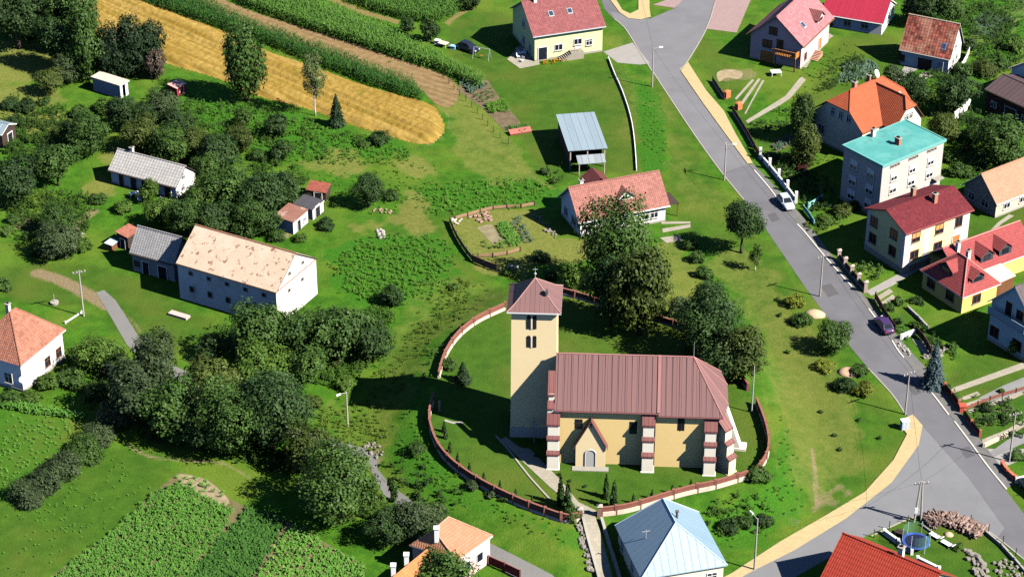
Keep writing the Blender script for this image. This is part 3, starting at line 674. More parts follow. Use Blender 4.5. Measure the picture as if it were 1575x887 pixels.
# kitchen gardens
drape('garden_bed', [(702,138),(722,120),(750,124),(768,150),(800,188),(792,206),(775,200),(745,168)], soil('garden soil', (.22, .165, .11, 1), (.15, .115, .07, 1)), .02)
crop('cabbage_patch', scatter([(705,128),(735,122),(750,132),(722,146)], .55, rows=[(705,128),(735,122)], sp=.45), CABB, 8, .3, .45, .4, .28, up=False, rise=.9)
crop('vegetable_bed', scatter([(722,148),(756,132),(764,152),(738,160)], 1.1, rows=[(722,148),(756,132)], sp=.5), VEG, 6, .3, .5, .35, .16)
crop('vegetable_bed', scatter([(745,162),(775,154),(784,172),(755,176)], .5, rows=[(745,166),(778,160)], sp=.35), WEED, 7, .3, .6, .4, .18)
crop('vegetable_bed', scatter([(780,196),(812,192),(816,204),(786,208)], .5, rows=[(780,196),(812,192)], sp=.35), VEG, 7, .3, .6, .4, .18)
drape('garden_bed', [(733,350),(755,344),(775,368),(758,376)], soil('pale soil', (.33, .28, .18, 1), (.22, .2, .11, 1)), .02)
crop('vegetable_bed', scatter([(737,372),(758,374),(782,374),(775,384),(750,384)], 1.6), VEG, 7, .4, .7, .4, .2)
crop('vegetable_bed', scatter([(762,348),(778,342),(805,374),(786,382)], .5, rows=[(765,345),(790,380)], sp=.25), POT, 7, .3, .5, .35, .16)
crop('vegetable_bed', scatter([(782,338),(800,335),(822,372),(806,374)], .9, rows=[(782,338),(806,374)], sp=.5), CABB, 7, .3, .5, .4, .18)
crop('cabbage_patch', scatter([(1288,128),(1300,100),(1336,92),(1352,106),(1320,125)], .7, rows=[(1288,120),(1345,95)], sp=.5), CABB, 8, .3, .45, .42, .26, up=False, rise=.9)
crop('vegetable_bed', scatter([(1495,30),(1520,20),(1560,30),(1530,60),(1500,55)], .9, rows=[(1500,50),(1550,15)], sp=.4), CABB, 6, .3, .5, .4, .2)
crop('vegetable_bed', scatter([(1545,2),(1575,-6),(1580,12),(1556,20)], .8, rows=[(1500,50),(1550,15)], sp=.4), VEG, 6, .3, .5, .4, .2)
crop('flower_border', scatter([(832,96),(852,92),(875,88),(876,94),(850,100),(835,103)], 4), leafmat('marigold', (.5, .2, .02, 1), (.7, .4, .03, 1), .6, .2, .2), 5, .2, .5, .25, .2)
crop('flower_border', scatter([(1498,600),(1500,655),(1512,668),(1506,640)], 2), VEG, 6, .2, .5, .3, .2)
crop('flower_border', scatter([(1312,410),(1330,395),(1370,415),(1345,435)], 1.5), VEG, 7, .3, .8, .35, .2)
crop('flower_border', scatter([(1236,345),(1262,330),(1285,345),(1262,362),(1245,360)], 2), WEEDY, 7, .3, .7, .35, .2)

for q in ([(1376,502),(1385,498),(1405,520),(1396,524)], [(1447,592),(1456,589),(1483,622),(1475,627)], [(1172,242),(1180,238),(1224,296),(1216,301)], [(1255,346),(1300,332),(1306,340),(1262,358)], [(1452,536),(1462,532),(1474,552),(1462,556)], [(1340,262),(1300,310),(1294,304),(1326,262)]): crop('flower_border', scatter(q, 2.6), VEG, 8, .3, .9, .3, .17)
drape('garden_bed', [(1505,640),(1555,622),(1566,634),(1514,656)], soil('bed soil', (.2, .15, .09, 1), (.14, .11, .065, 1)), .03); crop('vegetable_bed', scatter([(1505,640),(1555,622),(1566,634),(1514,656)], .6, rows=[(1505,640),(1555,622)], sp=.4), VEG, 8, .3, .5, .36, .18)
drape('garden_bed', [(1185,222),(1222,205),(1228,218),(1194,234)], soil('bed soil 2', (.2, .15, .09, 1), (.14, .11, .065, 1)), .03); crop('vegetable_bed', scatter([(1185,222),(1222,205),(1228,218),(1194,234)], .7, rows=[(1185,222),(1222,205)], sp=.4), CABB, 8, .3, .5, .36, .2)
# ------------------------------------------------------------------ house kit
_wcache = {}
class House:
    """local frame: origin = near roof corner on the ground, x along the right-going face, y along the left-going face"""
    def __init__(s, name, label, cat, e, Rp, Lp, b=None, h=None, wall=None, ov=.35, D=None, L=None, sq=None):
        s.name = name
        zb = G(b)[2] if b else 0.0
        if h is None:
            g = G(b); best = (1e9, 3)
            for k in range(150):
                hh = 1.5+k*.08; q = unproj(e, zb+hh); d = (q[0]-g[0])**2+(q[1]-g[1])**2
                if d < best[0]: best = (d, hh)
            h = best[1]
        A = unproj(e, zb+h); r = unproj(Rp, zb+h)-A; l = unproj(Lp, zb+h)-A
        ur = math.atan2(r[1], r[0]); ul = math.atan2(l[1], l[0])-math.pi/2
        wr, wl = np.hypot(*r), np.hypot(*l)
        if sq == 'R': ang = ur
        elif sq == 'L': ang = ul
        else: ang = math.atan2(wr*math.sin(ur)+wl*math.sin(ul), wr*math.cos(ur)+wl*math.cos(ul))
        s.u = np.array([math.cos(ang), math.sin(ang)]); s.v = np.array([-math.sin(ang), math.cos(ang)])
        s.L = L or float(r @ s.u); s.D = D or float(l @ s.v); s.h = h; s.ang = ang; s.A = A; s.ov = ov; s.wm = wall
        cs = [A+s.u*a+s.v*c for a in (0, s.L) for c in (0, s.D)]
        zc = [H(*c) for c in cs]; s.z0 = zb
        s.root = thing(name, label, cat, (A[0], A[1], zb), ang)
        s.base = min(zc)-zb-.6
        print('HOUSE %-28s L=%.1f D=%.1f h=%.1f ang=%.0f dskew=%.0f' % (name, s.L, s.D, s.h, math.degrees(ang), math.degrees(ur-ul)))
    def ridge_from(s, px, axis, t=.5):
        """ridge height so that the ridge end nearest the picture point projects to that pixel row"""
        best = (1e9, 2)
        for end in (0, 1):
            for k in range(100):
                rh = .3+k*.08
                x, y = ((end*s.L, s.D*t) if axis == 'x' else (s.L*t, end*s.D))
                p = s.A+s.u*x+s.v*y; q = proj(p[0], p[1], s.z0+s.h+rh); d = (q[0]-px[0])**2+(q[1]-px[1])**2
                if d < best[0]: best = (d, rh)
        print('   ridge', s.name, 'rh=%.2f err=%.1fpx' % (best[1], math.sqrt(best[0]))); return best[1]
    def w2(s, x, y, z=0): p = s.A+s.u*x+s.v*y; return (p[0], p[1], s.z0+z)
    # ---- walls
    def walls(s, axis=None, rh=0, mat=None, plinth=None, ph=.5, top=None, gmat=None):
        o = s.ov; x0, x1, y0, y1 = o, s.L-o, o, s.D-o; b = s.base; m = MB(); h = top if top is not None else s.h
        s.axis, s.rh = axis, rh
        if axis == 'x': he = h+rh*o/(s.D/2)-.1
        elif axis == 'y': he = h+rh*o/(s.L/2)-.1
        else: he = h-.1
        def q(p, r, hp, hr):
            m.poly([(*p, b), (*r, b), (*r, hr), (*p, hp)])
        hr = h+rh-.1
        if axis == 'x':
            q((x0, y0), (x1, y0), he, he); q((x1, y1), (x0, y1), he, he); ym = s.D/2
            m.poly([(x1, y0, b), (x1, y1, b), (x1, y1, he), (x1, ym, hr), (x1, y0, he)])
            m.poly([(x0, y1, b), (x0, y0, b), (x0, y0, he), (x0, ym, hr), (x0, y1, he)])
        elif axis == 'y':
            q((x1, y0), (x1, y1), he, he); q((x0, y1), (x0, y0), he, he); xm = s.L/2
            m.poly([(x0, y0, b), (x1, y0, b), (x1, y0, he), (xm, y0, hr), (x0, y0, he)])
            m.poly([(x1, y1, b), (x0, y1, b), (x0, y1, he), (xm, y1, hr), (x1, y1, he)])
        else:
            q((x0, y0), (x1, y0), he, he); q((x1, y0), (x1, y1), he, he); q((x1, y1), (x0, y1), he, he); q((x0, y1), (x0, y0), he, he)
            m.poly([(x0, y0, he), (x1, y0, he), (x1, y1, he), (x0, y1, he)])
        s.wall = m.build('wall', mat or s.wm, s.root); s.he = he
        if plinth:
            p = MB(); e = .04
            p.hexa([(x0-e, y0-e, b-.02), (x1+e, y0-e, b-.02), (x1+e, y1+e, b-.02), (x0-e, y1+e, b-.02)], [(x0-e, y0-e, ph), (x1+e, y0-e, ph), (x1+e, y1+e, ph), (x0-e, y1+e, ph)])
            p.build('plinth', plinth, s.root)
        return s.wall
    def rz(s, x, y):
        if s.kind == 'gable': return s.h+s.rh*(1-abs(y-s.D/2)/(s.D/2)) if s.axis == 'x' else s.h+s.rh*(1-abs(x-s.L/2)/(s.L/2))
        if s.kind == 'hip': return s.h+s.rh*min(1, min(x, s.L-x)/s.run, min(y, s.D-y)/s.run)
        return s.h
    def gable(s, axis, rh, mat, t=.16, under=None, ridge=None, trim=None):
        s.kind = 'gable'; s.axis = axis; s.rh = rh; L, D, h = s.L, s.D, s.h; m = MB(); u = trim or DARKW
        if axis == 'x':
            m.slab([(0, 0, h), (L, 0, h), (L, D/2, h+rh), (0, D/2, h+rh)], t, 0, 1)
            m.slab([(L, D, h), (0, D, h), (0, D/2, h+rh), (L, D/2, h+rh)], t, 0, 1); a, b = (-.04, D/2, h+rh), (L+.04, D/2, h+rh)
        else:
            m.slab([(L, 0, h), (L, D, h), (L/2, D, h+rh), (L/2, 0, h+rh)], t, 0, 1)
            m.slab([(0, D, h), (0, 0, h), (L/2, 0, h+rh), (L/2, D, h+rh)], t, 0, 1); a, b = (L/2, -.04, h+rh), (L/2, D+.04, h+rh)
        s.roof = m.build('roof', [mat, u], s.root)
        MB().tube(a, b, .11, n=8).build('ridge_cap', ridge or mat, s.roof)
        if axis == 'x':
            for y in (-.07, D+.07): MB().tube((0, y, h-.12), (L, y, h-.12), .07, n=6).build('gutter', trim or STEEL, s.root)
        else:
            for x in (-.07, L+.07): MB().tube((x, 0, h-.12), (x, D, h-.12), .07, n=6).build('gutter', trim or STEEL, s.root)
        return s.roof
    def hip(s, rh, mat, t=.16, axis=None, trim=None, ridge=None):
        s.kind = 'hip'; s.rh = rh; L, D, h = s.L, s.D, s.h; s.run = min(L, D)/2; m = MB(); r = s.run; zt = h+rh
        if L >= D: a, b = (r, D/2, zt), (L-r, D/2, zt)
        else: a, b = (L/2, r, zt), (L/2, D-r, zt)
        c = [(0, 0, h), (L, 0, h), (L, D, h), (0, D, h)]
        if L >= D: F = [[c[0], c[1], b, a], [c[1], c[2], b], [c[2], c[3], a, b], [c[3], c[0], a]]; hl = [(c[0], a), (c[1], b), (c[2], b), (c[3], a)]
        else: F = [[c[0], c[1], a], [c[1], c[2], b, a], [c[2], c[3], b], [c[3], c[0], a, b]]; hl = [(c[0], a), (c[1], a), (c[2], b), (c[3], b)]
        for f in F: m.poly(f, 0)
        for i in range(4):
            p, q = c[i], c[(i+1) % 4]; m.poly([(p[0], p[1], h-t), (q[0], q[1], h-t), q, p], 1)
        m.poly([(p[0], p[1], h-t) for p in c[::-1]], 1)
        s.roof = m.build('roof', [mat, trim or DARKW], s.root)
        k = MB(); k.tube(a, b, .1, n=6)
        for p, q in hl: k.tube(p, q, .09, n=6)
        k.build('ridge_cap', ridge or mat, s.roof)
        return s.roof
    def flat(s, mat, lip=None, t=.25, rim=.12, tilt=0.0):
        s.kind = 'flat'; L, D, h = s.L, s.D, s.h; m = MB()
        m.slab([(0, 0, h), (L, 0, h), (L, D, h+tilt), (0, D, h+tilt)], t, 0, 1)
        if rim:
            for (x0, y0, x1, y1) in ((0, 0, L, .18), (0, D-.18, L, D), (0, .18, .18, D-.18), (L-.18, .18, L, D-.18)):
                if tilt == 0: m.box(x0, y0, h+.002, x1, y1, h+rim, 1)
        s.roof = m.build('roof', [mat, lip or mat], s.root); return s.roof
    # ---- openings
    def face(s, f):
        o = s.ov
        return {'F': ((o, o), (1, 0), 0.0), 'R': ((s.L-o, o), (0, 1), math.pi/2), 'B': ((s.L-o, s.D-o), (-1, 0), math.pi), 'L': ((o, s.D-o), (0, -1), -math.pi/2)}[f]
    def at(s, f, t, z):
        p, d, r = s.face(f); ln = (s.L if f in 'FB' else s.D)-2*s.ov
        if f == 'L': t = ln-t            # measure from the near corner
        return (p[0]+d[0]*t, p[1]+d[1]*t, z), r
    def win(s, f, t, z, w=1.1, h=1.3, frame=None, style='cross', glass=None, sill=True, blind=None, name='window'):
        """t = distance from the near corner, z = sill height"""
        frame = frame or WHITEP; p, r = s.at(f, t, z); key = (w, h, frame.name, style, (glass or GLASS).name, sill, blind.name if blind else 0)
        if key not in _wcache:
            g = MB().box(-w/2, -.03, 0, w/2, .02, h).mesh('pane', glass or GLASS)
            k = MB(); e = .09; y0, y1 = -.09, .01
            k.box(-w/2-e, y0, h, w/2+e, y1, h+e).box(-w/2-e, y0, -e, w/2+e, y1, 0).box(-w/2-e, y0, 0, -w/2, y1, h).box(w/2, y0, 0, w/2+e, y1, h)
            if style in ('cross', 'two'): k.box(-.035, -.075, 0, .035, -.03, h)
            if style == 'cross': k.box(-w/2, -.07, h*.66, -.036, -.03, h*.66+.06).box(.036, -.07, h*.66, w/2, -.03, h*.66+.06)
            if style == 'three':
                for q in (-w/6, w/6): k.box(q-.035, -.075, 0, q+.035, -.03, h)
            fm = k.mesh('frame', frame)
            sm = MB().box(-w/2-.15, -.2, -.15, w/2+.15, -.002, -.092).mesh('sill', CONC) if sill else None
            bm_ = MB().box(-w/2+.02, -.05, h*.45, w/2-.02, -.032, h-.02).mesh('blind', blind) if blind else None
            _wcache[key] = (g, fm, sm, bm_)
        g, fm, sm, bm_ = _wcache[key]
        o = link(name, g, s.root); o.location = p; o.rotation_euler = (0, 0, r)
        link('frame', fm, o)
        if sm: link('sill', sm, o)
        if bm_: link('blind', bm_, o)
        return o
    def door(s, f, t, w=1.0, h=2.1, mat=None, z=0.0, frame=None, name='door'):
        p, r = s.at(f, t, z); m = MB().box(-w/2, -.05, 0, w/2, .01, h)
        o = m.build(name, mat or WOODBR, s.root); o.location = p; o.rotation_euler = (0, 0, r)
        k = MB(); k.box(-w/2-.1, -.1, 0, -w/2, .01, h).box(w/2, -.1, 0, w/2+.1, .01, h).box(-w/2-.1, -.1, h, w/2+.1, .01, h+.1)
        k.build('frame', frame or WHITEP, o); MB().tube((w*.36, -.05, h*.5), (w*.36, -.13, h*.5), .03).build('handle', STEEL, o)
        return o
    # ---- roof furniture
    def chimney(s, x, y, w=.55, d=.55, up=1.0, mat=None, cap=None):
        z = s.rz(x, y); m = MB(); m.box(x-w/2, y-d/2, z-.9, x+w/2, y+d/2, z+up, 0); e = .1
        m.box(x-w/2-e, y-d/2-e, z+up+.001, x+w/2+e, y+d/2+e, z+up+.12, 1); m.box(x-w/4, y-d/4, z+up+.121, x+w/4, y+d/4, z+up+.3, 2)
        return m.build('chimney', [mat or CHIM, cap or CONC, DARKIN], s.roof)
    def skylight(s, x, y, w=.9, l=1.2, mat=None):
        e = .05
        if s.axis == 'x':
            y0, y1 = y-l/2*.75, y+l/2*.75; P = [(x-w/2, y0), (x+w/2, y0), (x+w/2, y1), (x-w/2, y1)]
        else:
            x0, x1 = x-l/2*.75, x+l/2*.75; P = [(x0, y-w/2), (x1, y-w/2), (x1, y+w/2), (x0, y+w/2)]
        c = np.mean(P, 0); m = MB(); m.slab([(a, b, s.rz(a, b)+.13) for a, b in P], .2, 0); 
        m.slab([(c[0]+(a-c[0])*.78, c[1]+(b-c[1])*.78, s.rz(c[0]+(a-c[0])*.78, c[1]+(b-c[1])*.78)+.15) for a, b in P], .03, 1)
        return m.build('skylight', [mat or STEEL, plain('sky glass', (.03, .05, .09, 1), .2, 1, .12, .6)], s.roof)
    def dormer(s, f, t, y0, w, dp, hh, rmat, wmat, rh=.8, glass=True, ov=.25):
        """gabled dormer on the slope above face f: t along eave, y0 = setback from the eave, dp = ridge length"""
        if f == 'F': X = lambda a, c: (t+a, c)
        elif f == 'L': X = lambda a, c: (c, t-a)
        elif f == 'R': X = lambda a, c: (s.L-c, t+a)
        else: X = lambda a, c: (t-a, s.D-c)
        p = lambda a, c, z: (*X(a, c), z)
        zf = s.rz(*X(0, y0)); zt = zf+hh; m = MB(); q = w/2
        m.poly([p(-q, y0, zf-.3), p(q, y0, zf-.3), p(q, y0, zt), p(0, y0, zt+rh), p(-q, y0, zt)], 0)
        yb = y0+dp
        m.poly([p(q, y0, zf-.3), p(q, yb, zf-.3), p(q, yb, zt), p(q, y0, zt)], 0); m.poly([p(-q, yb, zf-.3), p(-q, y0, zf-.3), p(-q, y0, zt), p(-q, yb, zt)], 0)
        k = rh/q; e = ov; zE = zt-k*e
        m.slab([p(q+e, y0-e, zE+.1), p(q+e, yb, zE+.1), p(0, yb, zt+rh+.1), p(0, y0-e, zt+rh+.1)], .1, 1)
        m.slab([p(-q-e, yb, zE+.1), p(-q-e, y0-e, zE+.1), p(0, y0-e, zt+rh+.1), p(0, yb, zt+rh+.1)], .1, 1)
        if glass:
            m.hexa([p(-q*.6, y0, zf+.15), p(q*.6, y0, zf+.15), p(q*.6, y0-.05, zf+.15), p(-q*.6, y0-.05, zf+.15)], [p(-q*.6, y0, zt-.05), p(q*.6, y0, zt-.05), p(q*.6, y0-.05, zt-.05), p(-q*.6, y0-.05, zt-.05)], 2)
        return m.build('dormer', [wmat, rmat, GLASS], s.roof)
CHIM = plain('chimney brick', (.4, .17, .11, 1), .2, 4, .9)
CHIMW = plain('chimney plaster', (.62, .58, .52, 1), .12, 2, .9, stain=(.2, .18, .16, 1))
STONEP = plain('stone plinth', (.42, .36, .3, 1), .3, 2.5, .9, bump=.4)

def stucco(name, c, stain=None, amt=.16): return plain(name, c, .03, .7, .9, .15, 0, stain or cmul(c, .75), amt, .35)
WHITEW = stucco('white render', (.76, .75, .72, 1)); CREAMW = stucco('cream render', (.72, .66, .5, 1)); GREYW = stucco('grey render', (.43, .39, .37, 1))
OLDW = stucco('old lime wash', (.66, .65, .62, 1), (.42, .38, .32, 1), .55); LIMEW = stucco('pale yellow-green render', (.66, .72, .34, 1)); PINKW = stucco('pink render', (.66, .44, .42, 1))
YELW = stucco('pale yellow render', (.78, .68, .34, 1)); SUNW = stucco('bright yellow render', (.72, .5, .15, 1)); BLUW = stucco('pale blue render', (.5, .6, .62, 1)); BEIGEW = stucco('beige render', (.56, .46, .34, 1)); ROSEW = stucco('pale rose render', (.6, .42, .4, 1))

# --- top: pale yellow-green house
h = House('house', 'pale yellow-green two-storey house with a red roof, two skylights and a railed front stair', 'house', (820,57), (931,39), (787,12), b=(821,97), ov=.45)
rh = h.ridge_from((802,2), 'x'); h.walls('x', rh, LIMEW, CONC, .35); h.gable('x', rh, tiles('red concrete tile', (.26, .085, .088, 1), (.22, .075, .08, 1)), trim=STEEL)
h.skylight(4.3, h.D*.27); h.skylight(7.6, h.D*.27); h.chimney(2.3, h.D*.47, up=1.0, mat=CHIMW)
h.win('F', 4.2, 1.5, 1.3, 1.0, style='two'); h.win('F', 7.6, 2.0, 1.3, 1.0, style='two'); h.win('F', 9.6, 1.6, 1.0, 1.0); h.door('F', 1.4, 1.5, 2.2, GLASS, .2, name='terrace_door'); h.door('F', 7.6, .9, 1.9, WHITEP, .05)
h.win('L', 2.2, 1.0, 1.1, 1.2); h.win('L', 5.5, 1.0, 1.1, 1.2); h.win('L', h.D*.5-.5, 4.0, 1.0, 1.1)
m = MB(); x0 = 6.4
for i in range(6): m.box(x0-1.8+i*.3, h.ov-1.5, h.base, x0-1.5+i*.3, h.ov-.06, .2+i*.17)
m.box(x0, h.ov-1.5, h.base, x0+2.2, h.ov-.06, 1.25)
st = m.build('front_stair', SLAB, h.root); m = MB()
for x in (x0, x0+.7, x0+1.4, x0+2.15): m.box(x, h.ov-1.5, 1.25, x+.06, h.ov-1.44, 2.15)
m.box(x0, h.ov-1.51, 2.15, x0+2.21, h.ov-1.43, 2.23); m.bar((x0-1.8, h.ov-1.47, 1.2), (x0, h.ov-1.47, 2.2), .07); m.build('railing', plain('rose railing', (.6, .42, .38, 1)), st)
hLIME = h
# --- metal-roofed shed
h = House('shed', 'open wooden shed under a pale blue sheet-metal roof on the mown lawn', 'shed', (874,232), (936,231), (848,181), b=(878,262), ov=.3)
h.flat(seam('pale metal sheet', (0.319, 0.410, 0.471, 1), (0.251, 0.334, 0.395, 1), 1.1, .05, .4, .5, .15, .5, .2), t=.12, rim=0, tilt=.5)
m = MB(); o = h.ov
for (x0, y0, x1, y1, zt) in ((o, h.D-o-.12, h.L-o, h.D-o, .45), (o, o+.1, o+.12, h.D-o-.13, .1), (h.L-o-.12, 2.5, h.L-o, h.D-o-.13, .2)): m.box(x0, y0, h.base, x1, y1, h.h-.13)
m.build('wall', DARKW, h.root)
for x in (o+.1, h.L/2, h.L-o-.1): MB().box(x-.09, o-.1, h.base, x+.09, o+.08, h.h-.12).build('post', plain('old post wood', (.4, .34, .28, 1), .2, 3), h.root)
lt = MB().slab([(1.2, -2.0, 2.0), (h.L-.6, -2.0, 2.0), (h.L-.6, -.1, 2.5), (1.2, -.1, 2.5)], .08); lt.build('lean_to_roof', seam('grey metal sheet', (0.274, 0.319, 0.350, 1), (0.198, 0.190, 0.182, 1), 1.0), h.root)
for x in (1.4, h.L-.8): MB().box(x-.07, -1.95, h.base, x+.07, -1.81, 1.93).build('post', plain('old post wood', (.4, .34, .28, 1)), h.root)
hSHED = h
# --- white house with salmon roof behind the big tree
h = House('house', 'white bungalow with a salmon pink roof behind the tallest tree', 'house', (890,343), (1029,314), (861,302), b=(891,369), ov=.5)
rh = h.ridge_from((868,288), 'x'); h.walls('x', rh, WHITEW, CONC, .3); h.gable('x', rh, tiles('salmon tile', (.33, .14, .115, 1), (.28, .115, .095, 1), patch=.25), trim=WHITEP)
h.dormer('F', h.L*.56, 1.6, 2.4, 2.6, .5, tiles('salmon tile', S(0,0,0)), WHITEW, 1.0, glass=True); h.dormer('B', h.L*.36, .8, 3.0, 3.2, 2.3, tiles('dark red dormer tile', (.16, .04, .04, 1)), WHITEW, 1.1); h.chimney(2.2, h.D*.55, up=.9, mat=CHIMW)
h.win('F', 1.3, .9, 1.1, 1.2); h.win('F', h.L-4.2, 1.0, 1.1, 1.2); h.win('F', h.L-2.8, 1.0, 1.1, 1.2); h.win('L', 2.5, .9, 1.4, 1.2); h.win('L', 5.5, .9, 1.1, 1.2); h.door('R', 3, 1, 2.1, WOODBR)
MB().slab([(h.L-.3, 1.0, 2.5), (h.L+2.0, 1.0, 2.2), (h.L+2.0, 4.6, 2.2), (h.L-.3, 4.6, 2.5)], .1).build('porch_roof', DARKW, h.root)
for y in (1.2, 4.4): MB().box(h.L+1.7, y-.07, h.base, h.L+1.84, y+.07, 2.12).build('porch_post', WOODBR, h.root)
# --- pink house top right
h = House('house', 'pink house with a rose roof and an orange wooden balcony in its front gable', 'house', (1236,73), (1281,27), (1149,52), b=(1233,110), ov=.6)
rh = h.ridge_from((1193,26), 'x'); h.walls('x', rh, PINKW, STONEP, .3); h.gable('x', rh, tiles('rose tile', (.38, .165, .18, 1), (.33, .14, .155, 1), patch=.2), trim=WOODBR)
h.dormer('F', h.L*.7, .9, 2.6, 2.6, .7, tiles('dark rose tile', (0.274, 0.091, 0.091, 1)), PINKW, 1.1); h.skylight(h.L*.33, h.D*.2)
h.win('F', 2.0, 1.0, .8, 1.1, WOODBR); h.door('F', h.L*.62, 1.0, 2.1, WOODOR, .3)
h.win('L', h.D-4.2, 2.7, 1.5, 1.2, DARKW, 'two'); h.door('L', h.D-4.3, 2.5, 2.0, WOODOR, 0, name='garage_door'); h.win('L', h.D*.5, 5.2, 1.3, 1.2, DARKW, 'two'); h.win('L', 3.8, 3.0, 1.0, 1.4, DARKW)
m = MB().box(-1.0, h.ov+.3, 2.3, h.ov-.02, 4.6, 2.5); bl = m.build('balcony', WOODOR, h.root); m = MB()
for i in range(15): m.box(-1.0, h.ov+.35+i*.29, 2.5, -.95, h.ov+.5+i*.29, 3.4)
m.box(-1.03, h.ov+.3, 3.4, -.92, 4.6, 3.5); m.box(-.9, h.ov+.3, 2.5, h.ov-.02, h.ov+.36, 3.4)
m.build('railing', WOODOR, bl)
for y in (h.ov+.4, 4.5): MB().box(-.98, y-.1, h.base, -.8, y+.1, 2.29).build('balcony_post', WOODBR, h.root)
m = MB()
for i in range(7): m.box(h.L*.35+i*.35, h.ov-1.3, h.base, h.L*.35+.35+i*.35, h.ov-.05, .15+i*.12)
m.build('side_stair', plain('terracotta step', (.45, .24, .17, 1)), h.root)
hPINK = h
# --- crimson roof
h = House('house', 'low white house under a bright crimson roof at the top edge', 'house', (1359,37), (1382,6), (1262,22), b=(1361,56), ov=.3)
h.walls('y', 2.6, WHITEW, None); h.gable('y', 2.6, seam('crimson metal', (0.380, 0.023, 0.053, 1), (0.319, 0.015, 0.046, 1), .5, .05, .5, .3, .2, .2), trim=WHITEP)
h.win('R', h.L*.0+2.0, 1.0, 1, 1.1); h.win('L', 3, .8, 1.2, 1.1); h.win('L', 6, .8, 1.2, 1.1); h.door('L', 9, 1, 2, WOODBR); h.win('F', h.L/2-.3, 1.0, 1.0, 1.2)
# --- old white house, weathered tiles
h = House('house', 'old white house with a weathered mottled brick-red tile roof and a small blue roof hatch', 'house', (1462,92), (1486,66), (1382,77), b=(1459,116), ov=.35)
rh = h.ridge_from((1478,37), 'y'); h.walls('y', rh, OLDW); h.gable('y', rh, tiles('weathered tile', (.28, .075, .052, 1), (.4, .2, .14, 1), .5, .5, .75, .8, .9, (.2, .12, .09, 1)), trim=plain('mortar edge', (.5, .44, .38, 1), .2, 3), ridge=plain('mossy ridge', (.45, .36, .27, 1), .35, 2.5))
h.skylight(1.1, 1.6, .7, .9, plain('blue hatch', (.15, .2, .4, 1))); h.door('L', 4, 2.4, 2.0, DARKW, name='barn_door'); h.win('L', 8, .8, .9, 1, DARKW); h.win('F', 2.6, .8, .8, 1.1); h.win('F', 4.4, .8, .8, 1.1); h.win('F', h.L/2-.3, 3.3, .7, .8); h.door('L', 1.4, .9, 1.9, plain('pale blue door', (.3, .42, .47, 1)))
# --- teal flat roof block
h = House('apartment_block', 'boxy three-storey grey block with a flat turquoise roof', 'building', (1358,256), (1450,212), (1301,221), h=9.0, ov=.25)
n_ = NT('turquoise roof felt'); c_ = n_.mix(n_.ss(n_.noise(.35, 5, .65), .4, .65), (.06, .26, .245, 1), (.095, .31, .29, 1)); c_ = n_.mix(n_.math('MULTIPLY', n_.ss(n_.noise(.6, 6, .7), .53, .66), .7), c_, (.075, .19, .18, 1)); TEAL = n_.done(c_, .7, .3)
h.walls(None, 0, GREYW, STONEP, .5); h.flat(TEAL, plain('turquoise rim', (.13, .36, .34, 1)), .3, .1)
h.chimney(h.L*.5, h.D*.42, .5, .9, 1.0, CHIM); h.chimney(h.L*.42, h.D*.9, .7, .5, 1.2, CHIMW)
LW = (h.L-.5); LD = h.D-.5; BL = plain('white blind', (.7, .7, .68, 1))
for k, t in enumerate((.2, .5, .8)):
    for z in (1.0, 3.6, ): h.win('F', LW*t, z, 1.3, 1.3, WHITEP, 'two', blind=BL)
    h.win('F', LW*t, 5.7, 1.2, 1.2, WHITEP, 'two', blind=BL)
    for q in (-.7, 0, .7): h.win('F', LW*t+q, 8.0, .42, .3, CONC, 'plain', DARKIN, False, name='attic_vent')
for t in (.28, .72):
    for z in (1.0, 3.4, 6.0): h.win('L', LD*t, z, 1.3, 1.4, WHITEP, 'two', blind=BL)
MB().box(h.L-2.2, h.ov-1.0, 3.0, h.L-.5, h.ov-.02, 3.15).build('balcony', CONC, h.root)
hTEAL = h
# --- maroon roof, pale yellow two-storey
h = House('house', 'pale yellow two-storey house with a maroon gable roof and brown-framed windows', 'house', (1393,360), (1498,322), (1330,320), b=(1390,424), ov=.35)
rh = h.ridge_from((1359,322), 'x'); h.walls('x', rh, YELW, STONEP, .9); h.gable('x', rh, tiles('maroon tile', (0.152, 0.019, 0.027, 1), (0.122, 0.015, 0.023, 1), patch=.3), trim=plain('maroon trim', (.25, .07, .07, 1)))
z1 = h.he-.2; LIL = stucco('pale lilac render', (.68, .6, .58, 1))
for (a, b_) in ((h.ov+.02, h.ov+1.5), (h.L*.31, h.L*.39), (h.L*.74, h.L-h.ov-.02)): MB().box(a, h.ov-.02, .9, b_, h.ov-.001, z1).build('wall_panel', LIL, h.root)
for (a, b_) in ((h.ov+.02, 1.2), (h.D-1.2, h.D-h.ov-.02)): MB().box(h.ov-.02, a, .9, h.ov-.001, b_, z1).build('wall_panel', LIL, h.root)
ORF = plain('orange window frame', (.42, .18, .06, 1)); OB = plain('orange blind', (.55, .28, .1, 1))
for t in (2.0, 6.4): h.win('F', t, 1.9, 1.4, 1.2, WOODBR, 'two'); h.win('F', t, h.h-2.1, 1.4, 1.4, WOODBR, 'two', blind=OB)
h.win('F', 10.0, h.h-2.1, 1.2, 1.5, WOODBR, 'two'); h.door('F', 9.8, 1.3, 2.3, WOODOR, .9); h.win('F', 2.0, .2, .8, .5, WOODBR, 'plain', sill=False); h.win('F', 6.4, .2, .8, .5, WOODBR, 'plain', sill=False)
for t in (.3, .78):
    for z in (1.9, h.h-2.1): h.win('L', h.D*t-.3, z, 1.3, 1.4, WOODBR, 'two')
h.chimney(h.L*.62, h.D*.35, .6, .6, 1.3, CHIM); h.chimney(h.L*.55, h.D*.75, .6, .6, 1.3, CHIM)
m = MB()
